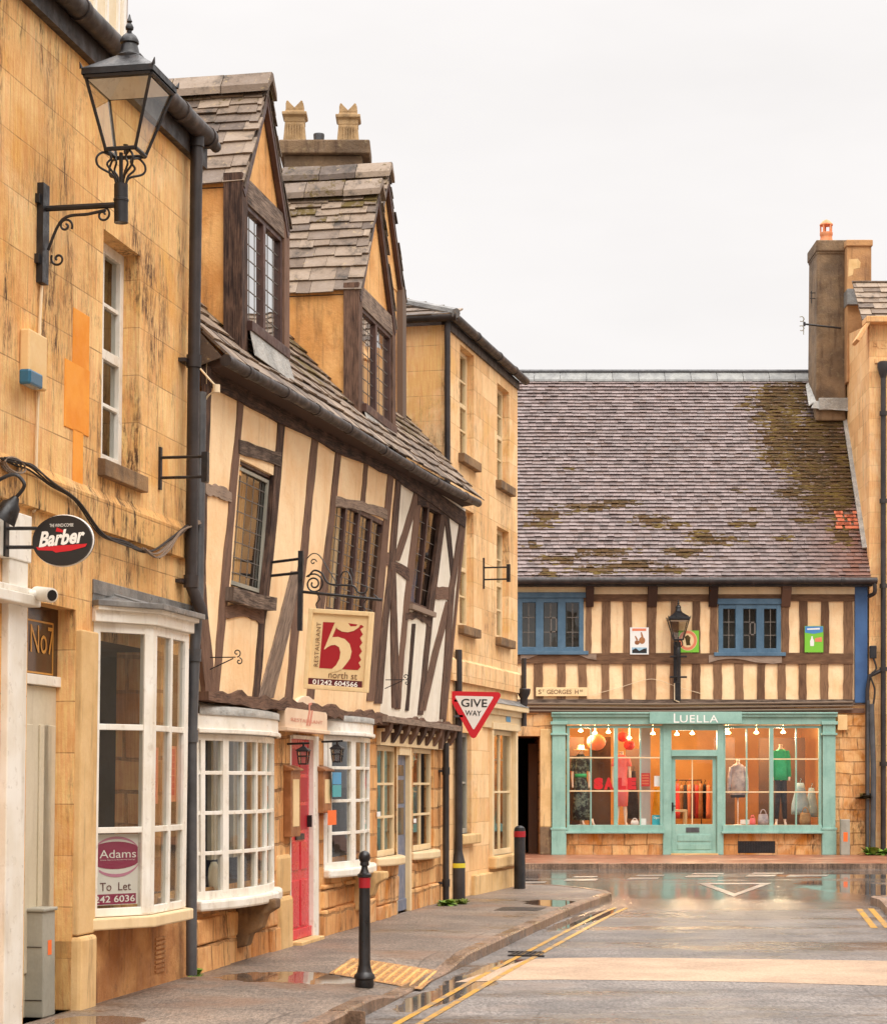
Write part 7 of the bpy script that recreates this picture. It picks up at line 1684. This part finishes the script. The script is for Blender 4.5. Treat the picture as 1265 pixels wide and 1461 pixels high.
m = MB(); put_text(m, text_mesh('Open', w=10*PX, h=4*PX), FL.w(lx(937), -.05, lz(1167)), Vector((1, 0, 0)), up, FL.N3, .003); m.build('lettering', M['letter_white'], tc_)
rp_ = cards(915.5, 928.5, 1103, 1122, .3, 'redpaper', 'red notice on the grey column in the left shop window', 'notice', 'poster'); m = MB()
for i in range(4): m.box(FL, lx(917), lx(927), -.3, -.298, lz(1107+i*4), lz(1105+i*4))
m.build('printed_block', M['salmon'], rp_)
cards(933, 943.5, 1107, 1122, .05, 'card', 'white framed notice right of the grey column', 'notice', 'poster')
m = MB()
for ch_, x, w in (('S', 853.5, 13), ('A', 868, 13), ('L', 887, 11), ('E', 901, 12)): put_text(m, text_mesh(ch_, w=w*PX*1.05, h=17*PX, bold=.09), FL.w(lx(x), -.03, lz(1118)), Vector((1, 0, 0)), up, FL.N3, .0)
m.build('sale_lettering', M['signred'], label='large red SALE lettering stuck on the left shop window', cat='lettering', origin=(lx(878), 46.03, lz(1127)))
cards(1060, 1075, 1170, 1176.5, .5, 'card', 'white shoe box on the bed of the right shop window', 'shoe_box', 'box')

# ---------------------------------------------------------------- stone building at the right edge
FR = Fac(0, 45.9, 1, 0); rx0 = lx(1238)
H5 = thing('stone_corner_building', 'tall warm stone building at the right edge with a coping and a drainpipe', 'building', (12, 45.9, 0), 0)
zt = EYE+(HY-463)*45.9/FP
m = MB(); A, B = Vector((rx0, 45.9, 0)), Vector((9.55, 54, 0))
sill = EYE+(HY-500)*45.9/FP
m.face([Vector((rx0, 45.9, -.1)), Vector((18, 45.9, -.1)), Vector((18, 45.9, zt)), Vector((rx0+.0, 45.9, zt))]); m.face([Vector((rx0, 45.9, -.1)), Vector((rx0, 45.9, zt)), Vector((9.42, 50.2, zt+.6)), Vector((9.55, 54, zt)), Vector((9.55, 54, -.1))])
m.build('wall', M['ashlar5'], H5)
m = MB(); m.cube(((rx0-.12+18)/2, 45.85, zt+.06), (18-rx0+.12, .5, .13)); m.prism([Vector((rx0-.10, 45.62, zt)), Vector((rx0-.02, 45.62, zt)), Vector((rx0-.26, 45.62, zt-.42)), Vector((rx0-.34, 45.62, zt-.38))], (0, .55, 0)); m.build('coping', M['ashlar5'], H5, bevel=.015)
m = MB(); z1 = EYE+(HY-512)*45.9/FP; m.box(FR, rx0+.12, 18, -.05, .04, z1-.10, z1); CO = m.build('frieze', M['ashlar5'], H5, bevel=.01)
m = MB(); put_text(m, text_mesh('AS', w=26*PX, h=11*PX), FR.w(lx(1251), .0, EYE+(HY-492)*45.9/FP), Vector((1, 0, 0)), up, FR.N3, .012); m.build('lettering', M['ashlar5'], H5)
m = MB(); Er = Vector((9.3, 46.4, zt-.1)); V5 = Vector((0, math.cos(.78), math.sin(.78))); N5 = Vector((0, -math.sin(.78), math.cos(.78)))
m.face([Er, Er+Vector((8, 0, 0)), Er+Vector((8, 0, 0))+V5*2.2, Er+V5*2.2]); tiles(m, Er, Vector((1, 0, 0)), V5, N5, 2.1, lambda v: 0, lambda v: 8, .26, .2, .3, .5, .022); m.build('roof', M['stonetile'], H5)
DK = 48.6; kx_ = DK/FP; m = MB(); m.cube(((1225-CX)*kx_, DK+.4, EYE+(HY-445)*kx_), (35*kx_, .8, 200*kx_)); m.cube(((1225-CX)*kx_, DK+.4, EYE+(HY-347)*kx_), (38*kx_, .9, 9*kx_)); c5 = m.build('chimney', M['chimney2'], H5, bevel=.02)
m = MB(); m.cube(((1225-CX)*kx_, DK+.1, EYE+(HY-425)*kx_), (37*kx_, .5, 22*kx_)); m.build('lead_flashing', M['lead'], c5)
m = MB(); m.face([Vector(((1209-CX)*kx_, DK-.004, EYE+(HY-y)*kx_)) if i else Vector(((1209-CX)*kx_, DK-.004, EYE+(HY-395)*kx_)) for i, y in ((0, 395),)]+[Vector(((x-CX)*kx_, DK-.004, EYE+(HY-y)*kx_)) for x, y in ((1216, 392), (1217, 384), (1226, 382), (1227, 374), (1223, 369), (1210, 370))]); m.build('pale_patch', M['limestone'], c5)
pz_ = lambda y: EYE+(HY-y)*45.8/FP
m = MB(); X = (1259-CX)*45.8/FP; m.tube([(X, 45.78, pz_(528)), (X, 45.78, 0)], .06, 10); m.lathe((X, 45.78, 0), [(.06, pz_(540)), (.10, pz_(532)), (.13, pz_(524)), (.13, pz_(518)), (.09, pz_(516))], 10)
for y in (590, 715, 836, 955, 1090): m.tube([(X, 45.78, pz_(y+3)), (X, 45.78, pz_(y-3))], .085, 10)
m.tube([(X, 45.78, pz_(955)), (X-.3, 45.8, pz_(965)), (X-.34, 45.82, pz_(985)), (X-.34, 45.82, .0)], .045, 8); m.build('drainpipe', M['pipe'], H5, smooth='auto')
m = MB(); m.tube([Vector((lx(1239), 45.75, lz(1005))), Vector((lx(1242), 45.75, lz(1100))), Vector((lx(1241), 45.75, 0))], .06, 10); m.tube([Vector((lx(1235), 45.78, lz(1000))), Vector((lx(1234), 45.78, lz(1215)))], .035, 8); m.build('drainpipe', M['greypipe'], H5, smooth='auto')
m = MB(); m.box(FR, lx(1238), lx(1247), .0, .12, lz(940), lz(922)); m.build('junction_box', M['iron'], label='black junction box at the corner of the right hand building', cat='junction box', bevel=.01)
m = MB(); m.tube(smooth_path([Vector((lx(x), 45.76, lz(y))) for x, y in ((1242, 940), (1246, 955), (1238, 965), (1244, 985), (1241, 1010))], 5), .02, 6); m.build('cable', M['blackcable'], label='black cable looping under the junction box on the right', cat='cable')
m = MB(); m.box(FL, lx(1193), lx(1207), .0, .10, lz(1042), lz(1020)); m.build('meter_box', M['beige'], label='beige meter box high beside the right aqua pilaster', cat='meter box', bevel=.012)
m = MB(); m.cube((lx(1201), 45.72, lz(1194)), (13*PX, .16, 2*(lz(1194))-.0), 0); CB2 = m.build('utility_pillar', M['cabinet'], label='short grey utility pillar with an orange label by the shop corner', cat='cabinet', bevel=.015)
m = MB(); m.face([(lx(1198), 45.637, lz(1200)), (lx(1204), 45.637, lz(1200)), (lx(1204), 45.637, lz(1187)), (lx(1198), 45.637, lz(1187))]); m.build('label', M['orange'], CB2)

# ---------------------------------------------------------------- street furniture and weeds
def bollard(x, y, top, kind, lab):
    c = gnd(x, y); k = c.y/FP; h = (y-top)*k; c.z = pz(c) if c.y < 25 else 0.0; o = thing('bollard', lab, 'bollard', tuple(c), 0, 'black bollards')
    r = .044 if kind == 'ball' else .085; m = MB()
    if kind == 'ball':
        m.lathe(c, [(.072, 0), (.078, .02), (.074, .06), (.086, .075), (.082, .10), (.066, .115), (.060, .13), (.054, .16), (r+.004, .18), (r, h-.22), (r+.012, h-.21), (r+.012, h-.19), (r-.005, h-.18), (.028, h-.150), (.024, h-.125), (.038, h-.118)]+[(.048*math.sin(a), h-.052-.052*math.cos(a)) for a in [math.pi*(.25+.72*i/10) for i in range(11)]], 24)
    else: m.lathe(c, [(r, 0), (r, h-.07), (r*.9, h-.03), (r*.5, h-.005), (.01, h)], 20)
    m.build('post', M['iron'], o, smooth='auto')
    b = MB(); z = h-.30 if kind == 'ball' else h-.17; b.lathe(c, [(r+.002, z), (r+.004, z+.002), (r+.004, z+.085), (r+.002, z+.087)], 24); b.build('reflective_band', M['darkred'], o, smooth='auto')
    return o
bollard(520, 1399, 1204, 'ball', 'tall black bollard with a ball top and red band on the near pavement'); bollard(741, 1268, 1178, 'cap', 'round topped black bollard with a red band at the far pavement corner')
c = gnd(652, 1283); c.x = F3.w(F3.s(652, 1200, .15), .15, 0).x; k = c.y/FP; SP = thing('sign_post', 'grey steel post carrying a red Give Way triangle by the timber house', 'sign', tuple(c), 0)
hz_ = lambda y: EYE+(HY-y)*k; X = (654-CX)*k; c = Vector((X, c.y, 0))
m = MB(); m.lathe(c, [(9.6*k, 0), (9.6*k, hz_(1230)), (9*k, hz_(1228)), (6*k, hz_(1216)), (5.6*k, hz_(1212)), (5.2*k, hz_(930)), (4.8*k, hz_(927))], 20); m.build('post', M['pipe'], SP, smooth='auto')
m = MB(); m.lathe(c, [(9.75*k, hz_(1238)), (9.75*k, hz_(1231.5))], 20); m.build('band', M['yellow'], SP, smooth='auto')
def tri(cx, cy, r, n=6, rr=.12):                       # rounded triangle pointing down
    out = []
    for a0 in (math.pi*7/6, math.pi*11/6, math.pi/2):
        vx, vy = cx+r*math.cos(a0), cy+r*math.sin(a0)
        ix, iy = cx+(vx-cx)*(1-2*rr), cy+(vy-cy)*(1-2*rr)
        for i in range(n+1): a = a0-math.pi/3+2*math.pi/3*i/n; out.append((ix+r*rr*math.cos(a), iy+r*rr*math.sin(a)))
    return out
Yt = c.y-.10; kt = Yt/FP; tp = lambda x, y, d=0: Vector(((x-CX)*kt, Yt-d, EYE+(HY-y)*kt))
rt = math.radians(1.2); rx_ = lambda p, q=(676, 1011): (q[0]+(p[0]-q[0])*math.cos(rt)-(p[1]-q[1])*math.sin(rt), q[1]+(p[0]-q[0])*math.sin(rt)+(p[1]-q[1])*math.cos(rt))
m = MB(); m.prism([tp(*rx_(p)) for p in tri(676, 1010.5, 47.5, rr=.10)], (0, .012, 0)); SGN = m.build('sign_plate', M['signred'], SP)
m = MB(); m.face([tp(*rx_(p), .003) for p in tri(676, 1009.5, 32.5, rr=.045)]); m.build('sign_face', M['signwhite'], SGN)
m = MB(); put_text(m, text_mesh('GIVE', w=37*kt, h=11.6*kt, bold=.012), tp(*rx_((676, 1003)), 0), Vector((math.cos(rt), 0, -math.sin(rt))), Vector((math.sin(rt), 0, math.cos(rt))), Vector((0, -1, 0)), .006); put_text(m, text_mesh('WAY', w=23*kt, h=7.6*kt, bold=.01), tp(*rx_((675, 1017.5)), 0), Vector((math.cos(rt), 0, -math.sin(rt))), Vector((math.sin(rt), 0, math.cos(rt))), Vector((0, -1, 0)), .006); m.build('lettering', M['letter_black'], SGN)
m = MB()
for y in (1000, 1022): m.lathe(Vector((c.x, c.y, EYE+(HY-y)*k)), [(5.9*k, -.02), (5.9*k, .02)], 14); m.cube((c.x, c.y-.07, EYE+(HY-y)*k), (.12, .06, .03))
m.build('clip', M['greypipe'], SP)
def weed(c, n, size, lab, mt='leaf', blade=False):
    m = MB(); c = Vector(c)
    for i in range(n):
        a = R(0, 6.28); l = size*R(.5, 1.1); w = l*(.10 if blade else R(.22, .34)); el = R(.3, 1.2) if not blade else R(.7, 1.4)
        o = c+Vector((R(-1, 1), R(-1, 1), 0))*size*(.25 if not blade else .9); dv = Vector((math.cos(a), math.sin(a), 0)); sd = Vector((-dv.y, dv.x, 0)); P_ = lambda t: o+dv*l*math.cos(el)*t+up*l*(math.sin(el)*t-.45*t*t)
        for t0, t1, w0, w1 in ((0, .35, .15, .9), (.35, .7, .9, 1), (.7, 1, 1, .05)): m.face([P_(t0)-sd*w*w0, P_(t0)+sd*w*w0, P_(t1)+sd*w*w1, P_(t1)-sd*w*w1])
    return m.build('weed', M[mt], label=lab, cat='plant', origin=tuple(c))
weed(gnd(276, 1392), 40, .13, 'small leafy weed at the foot of the grey drainpipe'); weed(gnd(637, 1292), 90, .17, 'straggly green weeds at the foot of the timber house corner'); weed(gnd(652, 1289)+Vector((.0, -.1, 0)), 260, .13, 'grassy tuft around the foot of the sign post', 'grass_tuft', True)
weed((lx(1236), 45.6, .02), 30, .34, 'green weed at the foot of the grey pipes by the shop corner'); weed((lx(1256), 45.6, .02), 40, .32, 'dark leafy plant at the foot of the right edge drainpipe'); weed((lx(1232), 45.85, lz(1140)), 60, .3, 'dry ivy clinging beside the grey pipes', 'moss')
# ---------------------------------------------------------------- the terrace over the road, seen only in wet ground and window glass
FX = Fac(8.2, 24.0, -.10, -1)                         # runs back towards and past the camera, facing the left side of the street
tones = ['ashlar', 'whiteplaster', 'ashlar3', 'ashlar5', 'plaster', 'ashlar']
s = 0.0
words = ['ochre ashlar', 'white rendered', 'pale ashlar', 'warm ashlar', 'cream rendered', 'weathered ochre']
for i in range(6):
    W_ = (7.5, 6.5, 8, 7, 6.5, 9)[i]; Hh_ = (6.4, 6.0, 7.2, 6.2, 6.6, 7.0)[i]
    T_ = thing('terrace_house', words[i]+' terrace house across the road with a stone slate roof', 'house', tuple(FX.w(s+W_/2, 0, 0)), FX.rot)
    hol = []
    n = 3 if W_ > 7 else 2
    for k in range(n):
        a = s+W_*(k+.5)/n-.5
        hol.append((a, a+1.0, 3.6, 5.2, .15))
        hol.append((a-.2, a+1.3, .8, 2.4, .15) if k else (a, a+1.0, 0, 2.2, .15))
    m = MB(); wall(m, FX, s, s+W_, -.1, Hh_, hol); m.build('wall', M[tones[i]], T_)
    for h in hol:
        if h[2] > .5: grid_window(FX, h[0], h[1], h[2], h[3], -.08, 2, 2, .07, .03, M['white'], T_, M['skyglass'], 'sash_window')
        else: m = MB(); m.box(FX, h[0], h[1], -.15, -.1, 0, 2.2); m.build('door', M['slate_blue'], T_)
        room(FX, h[0], h[1], h[2], h[3], -.15, .5, M['dark'], T_)
    m = MB(); m.prism([FX.w(s, .3, Hh_), FX.w(s, -3, Hh_+2.6), FX.w(s, -6, Hh_)], FX.U3*W_); m.build('roof', M['stonetile'], T_)
    m = MB(); m.cube(FX.w(s+W_-.6, -3, Hh_+2.9), (.7, 1.0, 1.6)); m.build('chimney', M['chimney'], T_)
    s += W_
# ---------------------------------------------------------------- camera, sky, sun
cam = bpy.data.cameras.new('Camera'); co = bpy.data.objects.new('Camera', cam); COL.objects.link(co); S.camera = co
co.location = (0, 0, EYE); co.rotation_euler = (math.radians(90), 0, 0)
cam.sensor_fit = 'VERTICAL'; cam.sensor_height = 24; cam.sensor_width = 24
cam.lens = FP/1461*24; cam.shift_y = (HY-730.5)/1461; cam.clip_end = 1500; cam.clip_start = .1
S.render.resolution_x = 886; S.render.resolution_y = 1024
w = bpy.data.worlds.new('World'); S.world = w; w.use_nodes = True; nt = w.node_tree; nt.nodes.clear()
SUN_EL, SUN_AZ = math.radians(52), math.radians(150)
sky = nt.nodes.new('ShaderNodeTexSky'); sky.sky_type = 'NISHITA'; sky.sun_disc = False; sky.sun_elevation = SUN_EL; sky.sun_rotation = SUN_AZ
tc = nt.nodes.new('ShaderNodeTexCoord'); sp = nd(nt, 'ShaderNodeSeparateXYZ', {0: tc.outputs['Generated']})
el = rng(nt, sp.outputs[2], .30, 1.0, 8.2, 34.0)
cl = noise(nt, vscale(nt, tc.outputs['Generated'], 1, 1, 3), 2.2, 5.0, .55)
lum = mth(nt, 'MULTIPLY', el, rng(nt, cl, .3, .7, .94, 1.05))
over = nd(nt, 'ShaderNodeVectorMath', {0: (1.0, .965, .945), 3: lum}, operation='SCALE').outputs[0]
colr = mixc(nt, .96, sky.outputs[0], over)
bg = nd(nt, 'ShaderNodeBackground', {'Color': colr, 'Strength': .1}); out = nt.nodes.new('ShaderNodeOutputWorld'); nt.links.new(bg.outputs[0], out.inputs[0])
l = bpy.data.lights.new('Sun', 'SUN'); l.energy = 1.3; l.angle = math.radians(40); l.color = (1.0, .95, .88)
so = bpy.data.objects.new('Sun', l); COL.objects.link(so); so.location = (10, -10, 30)
dv = Vector((math.sin(SUN_AZ)*math.cos(SUN_EL), math.cos(SUN_AZ)*math.cos(SUN_EL), math.sin(SUN_EL)))
so.rotation_euler = dv.to_track_quat('Z', 'Y').to_euler()
S.view_settings.view_transform = 'Standard'; S.view_settings.look = 'None'; S.view_settings.exposure = .24; S.view_settings.gamma = 1
S.render.engine = 'CYCLES'
